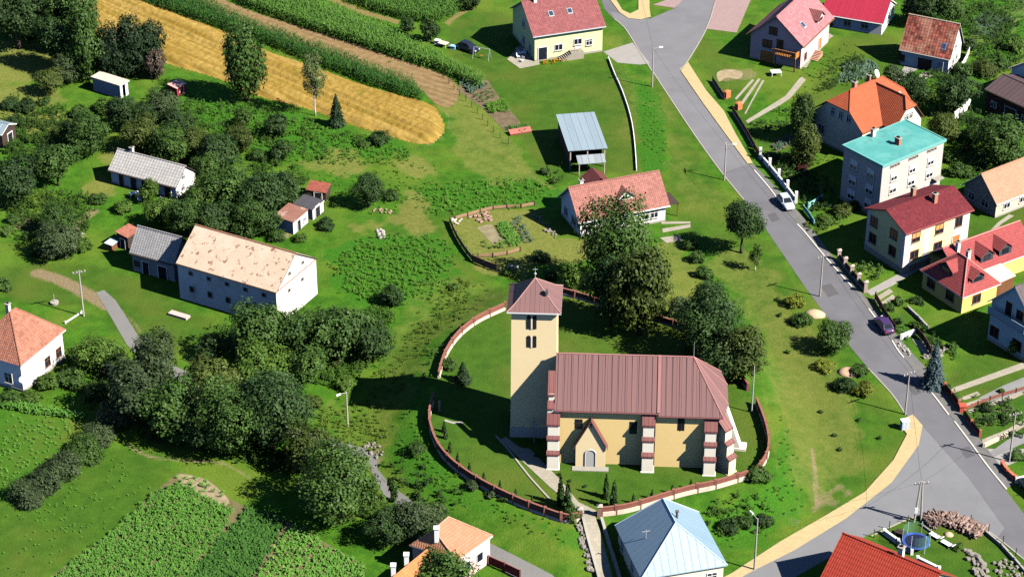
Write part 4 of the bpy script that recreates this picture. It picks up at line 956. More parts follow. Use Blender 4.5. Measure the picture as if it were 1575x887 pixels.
for i in range(5): m.box(h.L-2.5+i*.0, h.ov-1.0-i*.3, h.base, h.L-1.0, h.ov-.7-i*.3, .9-i*.18)
m.box(h.L-2.5, h.ov-.7, h.base, h.L-1.0, h.ov-.05, .92); m.build('entrance_steps', CONC, h.root)
# --- salmon roof at the right edge
h = House('house', 'beige house with a plain light salmon roof at the right edge beside a small lawn', 'house', (1533,315), (1625,278), (1479,284), b=(1530,338), ov=.4)
rh = h.ridge_from((1508,267), 'x'); h.walls('x', rh, BEIGEW, CONC, .3); h.gable('x', rh, tiles('light salmon tile', (0.471, 0.236, 0.152, 1), (0.418, 0.198, 0.129, 1), .36, .3, .12, .25), trim=WHITEP)
h.win('F', 2.2, 1.0, 1.2, 1.2); h.win('F', 5.5, 1.0, 1.2, 1.2); h.win('L', 2.2, .9, 1.3, 1.1); h.win('L', 5, .9, 1.1, 1.1); h.door('F', 8, 1, 2.1)
# --- red hipped house with yellow walls (L shape, dormers)
REDT = tiles('red ribbed tile', (0.319, 0.065, 0.065, 1), (0.274, 0.053, 0.061, 1), .4, .3, .12, .2)
h = House('house', 'yellow-walled bungalow with a red hipped roof and several roof dormers', 'house', (1481,458), (1538,435), (1417,414), b=(1481,486), ov=.35)
h.walls(None, 0, SUNW, None); h.hip(3.4, REDT, trim=WHITEP, ridge=plain('pale red ridge', (.5, .2, .18, 1)))
h.dormer('L', h.D*.56, 1.2, 2.6, 3.2, .8, REDT, plain('dark slate cladding', (.05, .05, .06, 1)), .9); h.dormer('F', h.L*.5, 1.0, 2.2, 2.8, .8, REDT, plain('dark slate cladding', S(0,0,0)), .8)
h.win('L', h.D*.28, 1.0, 1.4, 1.4, WOODBR, 'two'); h.win('L', h.D*.72, 1.0, 1.4, 1.4, WOODBR, 'two'); h.win('F', 2.6, 1.0, 1.3, 1.2, WOODBR, 'two')
h.chimney(h.L*.8, h.D*.62, .5, .5, 1.6, WHITEP); h.chimney(h.L*.72, h.D*.8, .5, .5, 2.0, WHITEP)
hRED = h
# wing of the same house, running back to the right
wl, wd, wh = 13.0, 8.0, h.h-.02; wx, wy = h.L-2.5, h.D*.45
m = MB(); m.box(wx, wy+.35, h.base, wx+wl, wy+wd-.35, wh-.05); wg = m.build('wing_wall', SUNW, h.root)
m = MB(); r2 = 3.0
m.slab([(wx-1.5, wy, wh), (wx+wl, wy, wh), (wx+wl, wy+wd/2, wh+r2), (wx-1.5, wy+wd/2, wh+r2)], .15, 0, 1); m.slab([(wx+wl, wy+wd, wh), (wx-1.5, wy+wd, wh), (wx-1.5, wy+wd/2, wh+r2), (wx+wl, wy+wd/2, wh+r2)], .15, 0, 1)
wr = m.build('wing_roof', [REDT, WHITEP], h.root); MB().tube((wx-1.5, wy+wd/2, wh+r2), (wx+wl, wy+wd/2, wh+r2), .1).build('ridge_cap', plain('pale red ridge', S(0,0,0)), wr)
for dx in (4.2, 7.6):
    m = MB(); X = wx+dx; zf = wh+r2*(1.0/(wd/2)); q = 1.15; y0 = wy+.9; yb = wy+3.6; zt = zf+.95; r3 = .9
    m.poly([(X-q, y0, zf-.3), (X+q, y0, zf-.3), (X+q, y0, zt), (X, y0, zt+r3), (X-q, y0, zt)], 0); m.poly([(X+q, y0, zf-.3), (X+q, yb, zf-.3), (X+q, yb, zt), (X+q, y0, zt)], 0); m.poly([(X-q, yb, zf-.3), (X-q, y0, zf-.3), (X-q, y0, zt), (X-q, yb, zt)], 0)
    m.slab([(X+q+.2, y0-.2, zt-.06), (X+q+.2, yb, zt-.06), (X, yb, zt+r3+.1), (X, y0-.2, zt+r3+.1)], .1, 1); m.slab([(X-q-.2, yb, zt-.06), (X-q-.2, y0-.2, zt-.06), (X, y0-.2, zt+r3+.1), (X, yb, zt+r3+.1)], .1, 1); m.box(X-.6, y0-.05, zf+.1, X+.6, y0-.002, zt-.02, 2)
    m.build('dormer', [plain('dark slate cladding', S(0,0,0)), REDT, GLASS], wr)
MB().slab([(h.L-.4, .6, 2.6), (h.L+3.6, .9, 2.6), (h.L+3.6, 4.0, 3.0), (h.L-.4, 4.0, 3.0)], .12).build('porch_roof', plain('pale pink sheet', (.62, .42, .38, 1)), h.root)
MB().box(h.L+.2, 1.0, h.base, h.L+3.4, 1.12, 2.5).build('porch_screen', WOODBR, h.root)
# --- pale blue house right edge
h = House('house', 'pale blue house with a grey-brown roof and a gable balcony at the right edge', 'house', (1592,506), (1660,478), (1519,463), b=(1592,566), ov=.4, sq='L')
h.walls('x', 4.4, BLUW, STONEP, .5); h.gable('x', 4.4, tiles('grey brown tile', (0.122, 0.099, 0.106, 1), (0.091, 0.076, 0.084, 1), patch=.3), trim=WHITEP)
h.win('L', h.D*.3, 1.1, 1.4, 1.4, WOODBR, 'two'); h.win('L', h.D*.78, 1.1, 1.4, 1.4, WOODBR, 'two'); h.door('L', h.D*.55, 1.2, 2.1, DARKIN, h.h-.6, name='balcony_door'); h.win('L', h.D*.32, h.h-.2, 1.0, 1.2, WOODBR)
b_ = MB().box(-.9, 1.0, h.h-1.0, h.ov-.02, h.D-1.0, h.h-.82).build('balcony', CONC, h.root); m = MB()
m.box(-.9, 1.0, h.h-.82, -.84, h.D-1.0, h.h+.1); m.build('railing', plain('blue grey panel', (.3, .4, .46, 1)), b_)
# --- brown and red roofs at the right edge
h = House('outbuilding', 'dark outbuilding with a flat-pitched brown metal roof in the tree shade', 'outbuilding', (1600,176), (1650,152), (1514,137), h=3.6, ov=.3, sq='L')
h.walls('y', 1.4, DARKW); h.gable('y', 1.4, seam('brown metal', (0.099, 0.065, 0.068, 1), (0.076, 0.053, 0.061, 1), .8, .08), trim=DARKW); h.chimney(h.L*.2, h.D*.2, .4, .4, .8, CHIMW); h.door('L', h.D*.5, 2.2, 2.2, DARKW, name='barn_door'); h.win('L', h.D*.25, 1.1, 1.0, .9); h.win('L', h.D*.8, 1.1, 1.0, .9)
h = House('house', 'house corner with a small orange-red roof over the brown shed roof', 'house', (1600,128), (1660,104), (1553,104), h=4.2, ov=.35)
h.walls('x', 2.4, WHITEW); h.gable('x', 2.4, tiles('orange red tile', (0.380, 0.099, 0.046, 1), (0.319, 0.076, 0.038, 1)), trim=WHITEP); h.win('L', 2, 1.2, 1.1, 1.1); h.win('F', 3, 1.2, 1.1, 1.1)
# --- barn
h = House('barn', 'big old whitewashed barn with a blotchy sand-coloured tile roof', 'barn', (425,450), (487,397), (271,404), b=(427,505), ov=.15)
rh = h.ridge_from((449,390), 'y'); BARNW = stucco('barn lime wash', (.68, .67, .64, 1), (.4, .36, .3, 1), .5); h.walls('y', rh, BARNW)
n_ = NT('sand tile with bare patches'); u_ = n_.uv(); a_ = n_.mix(n_.noise(.5, 5, .6), (.45, .345, .25, 1), (.55, .445, .345, 1)); a_ = n_.mix(n_.math('MULTIPLY', n_.ss(n_.noise(1.3, 5, .6), .585, .625), .9), a_, (.2, .085, .05, 1)); a_ = n_.mix(n_.math('MULTIPLY', n_.ss(n_.noise(3.2, 4, .75), .58, .7), .55), a_, (.22, .125, .08, 1)); a_ = n_.mix(n_.math('MULTIPLY', n_.ss(n_.noise(.55, 6, .7, None, .6), .5, .6), .4), a_, (.56, .48, .39, 1))
f_ = n_.math('FRACT', n_.math('DIVIDE', u_[1], .34)); a_ = n_.mix(n_.math('MULTIPLY', n_.ss(f_, .2, 0), .35), a_, (.25, .14, .08, 1)); n_.bump(f_, .5, .04)
h.gable('y', rh, n_.done(a_, .9, .15), trim=DARKW, ridge=plain('rust ridge', (.3, .13, .08, 1), .3, 2))
for i in range(5): h.win('L', 2.0+i*3.0, h.h-1.3, .5, .5, CONC, 'plain', DARKIN, False, name='vent_opening'); h.win('L', 2.0+i*3.0, h.h-4.0 if h.h > 5 else 1.0, .6, .8, CONC, 'plain', DARKIN, False, name='vent_opening')
for t in (.3, .62): h.win('F', h.L*t, h.h-1.6, .45, .4, CONC, 'plain', DARKIN, False, name='vent_opening'); h.win('F', h.L*(t+.03), h.h+.9, .4, .4, CONC, 'plain', DARKIN, False, name='vent_opening')
MB().box(h.ov+.1, h.ov-.1, h.he-.12, h.L-h.ov-.1, h.ov-.005, h.he).build('string_course', plain('rust ridge', S(0,0,0)), h.root)
hBARN = h
# grey-roofed shed against the barn
h = House('shed', 'grey slate-roofed shed joined to the left end of the big barn', 'shed', (268,407), (292,380), (203,385), h=3.0, ov=.25)
rh = h.ridge_from((221,346), 'y'); h.walls('y', rh, plain('grey board wall', (.3, .29, .29, 1), .2, 2, .9)); h.gable('y', rh, tiles('grey slate', (.31, .31, .32, 1), (.25, .25, .26, 1), .4, .4, .15, .4), trim=DARKW)
h.door('L', 2.0, 1.4, 2.0, DARKIN, name='barn_door'); h.door('L', 4.8, 1.0, 2.0, DARKIN); h.win('L', 6.3, 1, .7, .7, DARKW)
# --- cottage
h = House('cottage', 'long white cottage with a pale grey roof among fruit trees', 'cottage', (271,289), (301,263), (168,260), b=(274,310), ov=.3)
rh = h.ridge_from((184,228), 'y'); h.walls('y', rh, WHITEW, CONC, .25); h.gable('y', rh, tiles('fibre cement grey', (.43, .42, .41, 1), (.35, .34, .33, 1), .5, .5, .1, .45), trim=DARKW)
LD = h.D; 
for t in (.12, .62): h.door('L', LD*t, 1.1, 2.0, DARKW)
for t in (.3, .45): h.win('L', LD*t, .9, 1.0, 1.1, DARKW)
h.door('L', LD*.8, .9, 2.0, DARKW); h.win('F', h.L*.35, 2.6, .7, .9, WHITEP); h.win('F', h.L*.3, .8, .8, 1.0); h.chimney(h.L/2+.2, h.D*.8, .5, .5, .8, CHIMW)
# --- left edge salmon hip house
h = House('house', 'white house with a salmon hipped tile roof and satellite dish at the left edge', 'house', (32,563), (106,508), (-55,541), b=(34,608), ov=.4)
h.walls(None, 0, WHITEW, CONC, .4); h.hip(4.6, tiles('old salmon tile', (0.334, 0.137, 0.091, 1), (0.395, 0.198, 0.137, 1), .36, .3, .3, .45, moss=(.36, .13, .08, 1)), trim=WHITEP)
h.win('F', h.L*.55, 1.0, 1.0, 1.3, WOODBR); h.win('F', h.L*.8, 1.0, 1.0, 1.3, WOODBR); h.win('L', 2.2, 1.0, 1.1, 1.4); h.win('L', 5.2, 1.0, 1.1, 1.4); h.chimney(h.L*.62, h.D*.7, .5, .5, 1.6, CHIMW)
m = MB(); m.lathe([(.05, 0), (.25, .03), (.42, .14), (.45, .17), (.02, .1)], 14); dsh = m.build('satellite_dish', WHITEP, h.root); dsh.location = (h.ov-.35, h.ov-.3, 2.4); dsh.rotation_euler = (R(70), 0, R(-40))
MB().bar((h.ov-.35, h.ov-.3, 2.4), (h.ov+.02, h.ov+.02, 2.35), .05).build('bracket', STEEL, h.root)
# --- bottom pink house with orange roofs
ORT = tiles('light orange tile', (0.471, 0.220, 0.129, 1), (0.418, 0.182, 0.106, 1), .36, .3, .12, .3)
hE = 3.9; hR = 6.3
A_, B_, D_ = (unproj(p, hE) for p in ((703,862), (758,823), (630,838))); C_ = B_+(D_-A_); r1, r2 = unproj((667,814), hR), unproj((690,794.5), hR)
pk = thing('house', 'pink house with two light orange roofs at the bottom edge behind a bushy tree', 'house', (A_[0], A_[1], 0))
lo = lambda p, z: (p[0]-A_[0], p[1]-A_[1], z)
cc = (A_+B_+C_+D_)/4; m = MB(); q4 = [cc+(p-cc)*.93 for p in (A_, B_, C_, D_)]
for i in range(4): p, q = q4[i], q4[(i+1) % 4]; m.poly([lo(p, -.6), lo(q, -.6), lo(q, hE-.05), lo(p, hE-.05)])
pw_ = m.build('wall', ROSEW, pk); m = MB()
for f in ([(A_, hE), (B_, hE), (r2, hR), (r1, hR)], [(B_, hE), (C_, hE), (r2, hR)], [(C_, hE), (D_, hE), (r1, hR), (r2, hR)], [(D_, hE), (A_, hE), (r1, hR)]): m.poly([lo(p, z) for p, z in f], 0)
for p, q in ((A_, B_), (B_, C_), (C_, D_), (D_, A_)): m.poly([lo(p, hE-.2), lo(q, hE-.2), lo(q, hE), lo(p, hE)], 1)
m.poly([lo(p, hE-.2) for p in (D_, C_, B_, A_)], 1)
pr = m.build('roof', [ORT, WHITEP], pk); m = MB(); m.tube(lo(r1, hR), lo(r2, hR), .1)
for p, q in ((A_, r1), (B_, r2), (C_, r2), (D_, r1)): m.tube(lo(p, hE), lo(q, hR), .09)
m.build('ridge_cap', tiles('pale orange ridge', (.6, .32, .22, 1)), pr)
c = lo(r1, hR); MB().box(c[0]+.1, c[1]-.9, hR-1.2, c[0]+.65, c[1]-.4, hR+.7).box(c[0]+.02, c[1]-.98, hR+.7, c[0]+.73, c[1]-.32, hR+.85).build('chimney', WHITEP, pr)
for k, t in ((0, .3), (1, .68)):
    p = q4[0]+(q4[1]-q4[0])*t; w_ = MB().box(-.5, -.04, 0, .5, .02, 1.2).build('window', GLASS, pk); w_.location = lo(p, 1.3); w_.rotation_euler = (0, 0, math.atan2(*(B_-A_)[::-1]))
    MB().box(-.6, -.08, 1.2, .6, .02, 1.3).box(-.6, -.08, -.1, .6, .02, 0).box(-.6, -.08, 0, -.5, .02, 1.2).box(.5, -.08, 0, .6, .02, 1.2).build('frame', WHITEP, w_)
zE, zR = 2.9, 5.0; g0 = unproj((657,843), zR); e0 = unproj((678,864), zE); dr_ = np.array([-52., -72.]); dr_ /= np.hypot(*dr_); nr = np.array([-dr_[1], dr_[0]]); wd_ = abs((e0-g0) @ nr); sg = np.sign((e0-g0) @ nr); La = 12.0
E1, E2 = g0+nr*sg*wd_, g0-nr*sg*wd_; m = MB()
m.slab([lo(E2, zE), lo(E2+dr_*La, zE), lo(g0+dr_*La, zR), lo(g0, zR)][::1 if sg > 0 else 1], .15, 0, 1); m.slab([lo(E1+dr_*La, zE), lo(E1, zE), lo(g0, zR), lo(g0+dr_*La, zR)], .15, 0, 1)
ar = m.build('annex_roof', [tiles('orange tile', (.5, .2, .075, 1), (.44, .17, .07, 1), .36, .3, .12, .3), WHITEP], pk)
f1, f2 = g0+nr*sg*(wd_-.3)+dr_*.3, g0-nr*sg*(wd_-.3)+dr_*.3; m = MB()
m.poly([lo(f1, -.6), lo(f2, -.6), lo(f2, zE), lo(g0+dr_*.3, zR-.2), lo(f1, zE)]); m.poly([lo(f1, -.6), lo(f1+dr_*(La-.6), -.6), lo(f1+dr_*(La-.6), zE), lo(f1, zE)]); m.poly([lo(f2, -.6), lo(f2+dr_*(La-.6), -.6), lo(f2+dr_*(La-.6), zE), lo(f2, zE)])
m.build('annex_wall', ROSEW, pk)
for t in (3.2, 5.6): p = lo(g0+dr_*t-nr*sg*.5, 0); MB().box(p[0]-.25, p[1]-.25, zR-1.0, p[0]+.25, p[1]+.25, zR+.9).box(p[0]-.33, p[1]-.33, zR+.9, p[0]+.33, p[1]+.33, zR+1.05).build('chimney', WHITEP, ar)
# --- blue hip house
h = House('house', 'house with a steep pale blue sheet-metal hipped roof at the bottom edge below the church', 'house', (986,890), (1119,868), (946,807), b=(988,925), ov=.35)
BLUEM = seam('pale blue metal', (.235, .355, .46, 1), (.21, .32, .43, 1), .9, .03, .42, .45, .14, .3, .1); h.walls(None, 0, CREAMW, STONEP, .4)
best = None
s = h; L, D, hh = h.L, h.D, h.h; zt = hh+4.3; h.kind = 'hip'; h.rh = 4.3; h.run = L/2
p1 = (L*.5, D*.36, zt); p2 = (L*.5, D*.82, zt); c = [(0, 0, hh), (L, 0, hh), (L, D, hh), (0, D, hh)]; m = MB()
for f in ([c[0], c[1], p1], [c[1], c[2], p2, p1], [c[2], c[3], p2], [c[3], c[0], p1, p2]): m.poly(f, 0)
for i in range(4): p, q = c[i], c[(i+1) % 4]; m.poly([(p[0], p[1], hh-.15), (q[0], q[1], hh-.15), q, p], 1)
m.poly([(p[0], p[1], hh-.15) for p in c[::-1]], 1); h.roof = m.build('roof', [BLUEM, plain('blue grey trim', (.3, .38, .44, 1))], h.root); k = MB()
for p, q in ((p1, p2), (c[0], p1), (c[1], p1), (c[2], p2), (c[3], p2)): k.tube(p, q, .07, n=6)
k.build('ridge_cap', plain('pale blue ridge', (.4, .52, .62, 1), .05), h.roof)
m = MB().tube((L*.56, D*.5, zt-1.0), (L*.56, D*.5, zt+.4), .16).tube((L*.56, D*.5, zt+.35), (L*.56, D*.5, zt+.5), .24); m.build('vent_pipe', plain('dark metal', (.1, .1, .11, 1)), h.roof)
MB().tube((L*.2, D*.48, hh+1.4), (L*.2, D*.48, hh+2.9), .05).tube((L*.2-.5, D*.48, hh+2.7), (L*.2+.5, D*.48, hh+2.7), .03).build('aerial', STEEL, h.roof)
for t in (.22, .5, .8): h.win('F', h.L*t, .9, 1.1, 1.3)
h.win('L', 4, .9, 1.1, 1.3); h.win('L', 8, .9, 1.1, 1.3)
# --- bottom right red roof
h = House('house', 'house under a large bright red ribbed roof at the bottom edge near the trampoline', 'house', (1412,952), (1491,894), (1261,888), h=3.4, ov=.4, sq='L')
rh = h.ridge_from((1304,820), 'y'); RR = tiles('bright red ribbed tile', (0.357, 0.042, 0.023, 1), (0.304, 0.034, 0.023, 1), .62, .3, .06, .15); h.walls('y', rh, CREAMW, CONC, .3); h.gable('y', rh, RR, trim=WOODBR)
h.chimney(h.L*.55, h.D*.42, .6, .6, 1.3, CHIMW); h.win('B', h.L*.5-.5, 3.4, 1.1, 1.2); h.win('B', 3, 1.0, 1.1, 1.2); h.win('L', 4, 1, 1.1, 1.2); h.win('R', 4, 1, 1.1, 1.2)
# --- small sheds on the left
h = House('shed', 'long flat-roofed shed with a pale roof and open front below the dark conifers', 'shed', (184,132), (214,128), (139,118), b=(186,154), ov=.2, sq='L')
h.flat(plain('pale roof sheet', (.5, .43, .37, 1), .1, .8, .8, stain=(.45, .36, .3, 1)), plain('shed fascia', (.62, .55, .48, 1)), .2, 0)
m = MB(); o = h.ov; m.box(o, o, h.base, o+.15, h.D-o, h.h-.21).box(o+.16, h.D-o-.15, h.base, h.L-o, h.D-o, h.h-.21).box(h.L-o-.15, o+.02, h.base, h.L-o, h.D-o-.16, h.h-.21); m.build('wall', plain('blue grey board', (.3, .33, .37, 1), .15, 2), h.root)
MB().box(o+.16, o, h.base, o+.6, o+.12, h.h-.21).box(h.L-o-.7, o, h.base, h.L-o-.16, o+.12, h.h-.21).build('door_post', WHITEP, h.root)
h = House('hut', 'tiny dark red wooden hut with a pink roof at the field edge', 'hut', (272,137), (287,128), (258,131), b=(273,148), ov=.15)
h.walls(None, 0, plain('dark red boards', (.28, .04, .035, 1), .2, 3)); h.flat(plain('pink sheet', (.55, .3, .27, 1)), plain('dark red boards', S(0,0,0)), .1, 0, .25); h.door('F', h.L*.4, .8, 1.7, plain('red door', (.33, .04, .03, 1)))
h = House('shed', 'small open shed with a brick-red roof, the upper one of the three garden sheds', 'shed', (502,297), (509,282), (470,294), b=(501,307), ov=.12)
h.walls(None, 0, DARKW); h.flat(tiles('small red tile', (0.319, 0.091, 0.061, 1)), WOODBR, .1, 0, .3); h.door('L', 1.2, 1.1, 1.4, DARKIN)
h = House('shed', 'garden shed with a dark grey roof and white gable, middle of the three garden sheds', 'shed', (481,323), (499,308), (450,315), b=(482,340), ov=.12)
h.walls(None, 0, OLDW); h.flat(plain('dark roofing felt', (.055, .055, .065, 1), .2, 1.5), WHITEP, .14, 0, .2); h.door('F', h.L*.4, 1.2, 1.8, DARKIN)
h = House('shed', 'garden shed with a rusty brown roof and whitewashed wall, lowest of the three garden sheds', 'shed', (451,342), (475,322), (420,334), b=(452,362), ov=.12)
h.walls(None, 0, OLDW); h.flat(plain('rusty sheet', (.22, .105, .08, 1), .2, .8, .8, stain=(.42, .32, .27, 1), stain_amt=.8), DARKW, .1, 0, .25); h.door('F', h.L*.35, .8, 1.7, DARKIN); h.win('F', h.L*.7, .8, .6, .7)
h = House('shed', 'shed with a pale blue roof cut by the left edge', 'shed', (3,207), (17,192), (-40,195), h=2.6, ov=.2, L=4.0)
h.walls('y', .9, DARKW); h.gable('y', .9, seam('pale metal sheet', S(0,0,0)), trim=WHITEP); h.door('F', h.L*.5, 1.2, 1.8, DARKIN)
h = House('shed', 'lean-to with a small salmon roof behind the grey slate shed', 'shed', (196,366), (214,352), (180,357), h=2.2, ov=.12)
h.walls(None, 0, DARKW); h.flat(tiles('small salmon tile', (0.395, 0.152, 0.106, 1)), WOODBR, .1, 0, .3); h.door('L', 1, .8, 1.6, DARKIN)
h = House('hutch', 'low hutch with a pale blue lid beside the grey slate shed', 'hutch', (172,378), (184,370), (159,375), h=1.1, ov=.1)
h.walls(None, 0, WOODBR); h.flat(plain('pale blue lid', (.35, .43, .5, 1)), plain('pale blue lid', S(0,0,0)), .08, 0, .1)
# --- orange roofed cream house (two crossing roofs with clipped gables)
def orange_house():
    h = House('house', 'cream house with crossing orange roofs, clipped gables and a white satellite dish', 'house', (1327,206), (1404,166), (1254,165), h=5.0, ov=.4)
    L, D, e = h.L, h.D, h.h; h.kind = 'gable'; h.axis = 'x'
    T = tiles('orange tile roof', (0.441, 0.099, 0.042, 1), (0.395, 0.084, 0.038, 1), .36, .3, .12, .25)
    rh = 4.6; h.walls(None, 0, CREAMW, CONC, .3); h.rh = rh; o = h.ov
    g = MB()
    for x, s_ in ((o, -1), (L-o, 1)):
        P = [(x, o, e-.11), (x, D-o, e-.11), (x, D/2*(2-.55)-.1, e+rh*.55-.2), (x, D/2*.55+.1, e+rh*.55-.2)]; g.poly(P if s_ > 0 else P[::-1])
    for q in range(2): k = MB(); k.v = g.v[4*q:4*q+4]; k.f = [(0, 1, 2, 3)]; k.m = [0]; k.build('gable_wall', CREAMW, h.root)
    zt = e+rh; hc = .55; cz = e+rh*hc; yc = D/2*hc; m = MB(); xi = 2.6
    # main roof, ridge along x, clipped at both ends
    for s_ in (0, 1):
        Y = (lambda y: y) if s_ == 0 else (lambda y: D-y)
        P = [(0, Y(0), e), (L, Y(0), e), (L, Y(yc), cz), (L-xi, Y(D/2), zt), (xi, Y(D/2), zt), (0, Y(yc), cz)]
        m.slab(P if s_ == 0 else P[::-1], .15, 0, 1)
    m.slab([(0, yc, cz), (xi, D/2, zt), (0, D-yc, cz)], .12, 0, 1); m.slab([(L, D-yc, cz), (L-xi, D/2, zt), (L, yc, cz)], .12, 0, 1)
    # cross wing towards the front
    w0, w1 = L*.36, L*.92; wm = (w0+w1)/2; wr = rh*.93; f = -2.4; q = (w1-w0)/2; czw = e+wr*.66; k = .66
    yb = D/2*wr/rh
    P = [(w1, f, e), (w1, yb*0.02, e), (wm, yb, e+wr), (wm, f+1.4, e+wr), (w1-q*k, f, czw)]; m.slab(P, .15, 0, 1)
    P = [(w0, 0, e), (w0, f, e), (w0+q*k, f, czw), (wm, f+1.4, e+wr), (wm, yb, e+wr)]; m.slab(P, .15, 0, 1)
    m.slab([(w0+q*k, f, czw), (w1-q*k, f, czw), (wm, f+1.4, e+wr)], .12, 0, 1)
    h.roof = m.build('roof', [T, WOODBR], h.root)
    kk = MB()
    for a, b in (((xi, D/2, zt), (L-xi, D/2, zt)), ((wm, f+1.4, e+wr), (wm, yb, e+wr)), ((0, yc, cz), (xi, D/2, zt)), ((L, yc, cz), (L-xi, D/2, zt)), ((w0+q*k, f, czw), (wm, f+1.4, e+wr)), ((w1-q*k, f, czw), (wm, f+1.4, e+wr))): kk.tube(a, b, .1, n=6)
    kk.build('ridge_cap', T, h.roof)
    m = MB(); g0, g1 = w0+.4, w1-.4; ff = f+.4
    m.poly([(g0, ff, h.base), (g1, ff, h.base), (g1, ff, e+.2), (w1-q*k-.1, ff, czw-.15), (w0+q*k+.1, ff, czw-.15), (g0, ff, e+.2)])
    m.poly([(g1, ff, h.base), (g1, h.ov-.05, h.base), (g1, h.ov-.05, e+.2), (g1, ff, e+.2)]); m.poly([(g0, h.ov-.05, h.base), (g0, ff, h.base), (g0, ff, e+.2), (g0, h.ov-.05, e+.2)])
    m.build('wing_wall', CREAMW, h.root)
    h.rz = lambda x, y: e+rh*(1-abs(y-D/2)/(D/2))
    h.chimney(L*.3, D*.52, .6, .6, 1.0, CHIM); h.chimney(L*.6, D*.55, .7, .7, 1.2, CHIM)
    d = MB().lathe([(.05, 0), (.35, .04), (.62, .2), (.66, .25), (.02, .14)], 16).build('satellite_dish', WHITEP, h.roof); d.location = (L*.66, D*.5, zt+.9); d.rotation_euler = (R(60), 0, R(20))
    MB().tube((L*.66, D*.5, zt-.3), (L*.66, D*.5, zt+.95), .05).build('mast', STEEL, h.roof)
    h.skylight(L-1.6, D*.22, .9, 1.1, WHITEP)
    for t in (.3, .45, .6): h.win('L', D*t-.3, e+.6, .7, 1.1)
    for t in (.15, .8): h.win('L', D*t-.3, 1.6, 1.2, 1.3)
    for x in (wm-.5, wm+.5):
        w_ = h.win('F', 1, e+.9, .7, 1.0); w_.location = (x, ff, e+.7)
    w_ = h.win('F', 2, 1.6, 1.2, 1.3); h.win('R', 2.5, 2.4, .9, 1.1)
    return h
orange_house()
# ------------------------------------------------------------------ church
CW = stucco('church ochre render', (.72, .54, .24, 1)); CW2 = stucco('pale ochre render', (.76, .62, .37, 1)); CWW = stucco('church white render', (.74, .7, .6, 1))
CROOF = seam('church roof metal', (.19, .1, .099, 1), (.175, .1, .096, 1), .6, .05, .6, .3, .2, .35); CSTONE = plain('grey plinth render', (.46, .43, .38, 1), .1, 1, .9)
CRED = seam('buttress cap metal', (.2, .075, .07, 1), None, .5)
CH_ANG = R(-3.0)
c0 = G(785, 671)                                     # tower foot, near left corner
cu = Vector((math.cos(CH_ANG), math.sin(CH_ANG))); cv = Vector((-math.sin(CH_ANG), math.cos(CH_ANG)))
CZ = MOUND
church = thing('church', 'yellow church with a tall pyramid-roofed tower and long dark red metal roof', 'church', (c0.x, c0.y, CZ), CH_ANG)
def cl(px, z):                                       # pixel at height z -> church x, y
    q = unproj(px, CZ+z); d = Vector((q[0]-c0.x, q[1]-c0.y)); return d.dot(cu), d.dot(cv)
def cheight(x, y, py):                               # height whose projection falls on pixel row py
    best = (1e9, 0)
    for k in range(600):
        z = k*.05; w = Vector((c0.x, c0.y))+cu*x+cv*y; d = abs(proj(w.x, w.y, CZ+z)[1]-py)
        if d < best[0]: best = (d, z)
    return best[1]
TW = 5.75; TH = cheight(-.3, -.3, 479)
print('church tower h', TH, 'px at 0', proj(*(Vector((c0.x, c0.y))+cu*TW).to_tuple(), CZ))
def cwin(parent, face, x, y, z, w, h, arch=False, frame=None, name='window', rot=0):
    """opening with a dark pane, splayed surround; face normal -y turned by rot"""
    m = MB(); n = 10
    out = [(-w/2, 0), (w/2, 0), (w/2, h-(w/2 if arch else 0))]
    if arch: out += [(w/2*math.cos(t), h-w/2+w/2*math.sin(t)) for t in [math.pi*i/n for i in range(1, n)]]
    out += [(-w/2, h-(w/2 if arch else 0))] if True else []
    if not arch: out = [(-w/2, 0), (w/2, 0), (w/2, h), (-w/2, h)]
    m.poly([(a, -.02, b) for a, b in out])
    o = m.build(name, GLASS if name == 'window' else DARKIN, church); o.location = (x, y, z); o.rotation_euler = (0, 0, rot)
    if frame:
        f = MB(); e = .1; k = len(out); oo = [(a*(1+2*e/w), (b-h/2)*(1+2*e/h)+h/2) for a, b in out]
        for i in range(k):
            j = (i+1) % k; a, b, c, d = out[i], out[j], oo[j], oo[i]
            f.hexa([(a[0], .0, a[1]), (b[0], .0, b[1]), (c[0], .0, c[1]), (d[0], .0, d[1])], [(a[0], -.1, a[1]), (b[0], -.1, b[1]), (c[0], -.1, c[1]), (d[0], -.1, d[1])])
        f.build('frame', frame, o)
    return o
# tower
m = MB(); b = -.8
m.hexa([(0, 0, b), (TW, 0, b), (TW, TW, b), (0, TW, b)], [(.12, .12, TH), (TW-.12, .12, TH), (TW-.12, TW-.12, TH), (.12, TW-.12, TH)])
tower = m.build('tower', CW2, church)
MB().hexa([(-.1, -.1, b), (TW+.1, -.1, b), (TW+.1, TW+.1, b), (-.1, TW+.1, b)], [(-.06, -.06, 1.5), (TW+.06, -.06, 1.5), (TW+.06, TW+.06, 1.5), (-.06, TW+.06, 1.5)]).build('plinth', CSTONE, tower)
ap = cheight(TW/2, TW/2, 427); e = .42
m = MB(); c = [(-e, -e, TH), (TW+e, -e, TH), (TW+e, TW+e, TH), (-e, TW+e, TH)]; kz = TH+.62; i_ = .5
c2 = [(i_, i_, kz), (TW-i_, i_, kz), (TW-i_, TW-i_, kz), (i_, TW-i_, kz)]; apx = (TW/2, TW/2, ap)
for i in range(4):
    j = (i+1) % 4; m.poly([c[i], c[j], c2[j], c2[i]], 0); m.poly([c2[i], c2[j], apx], 0); m.poly([(c[i][0], c[i][1], TH-.2), (c[j][0], c[j][1], TH-.2), c[j], c[i]], 1)
m.poly([(p[0], p[1], TH-.2) for p in c[::-1]], 1)
troof = m.build('tower_roof', [CROOF, WHITEP], church); k = MB()
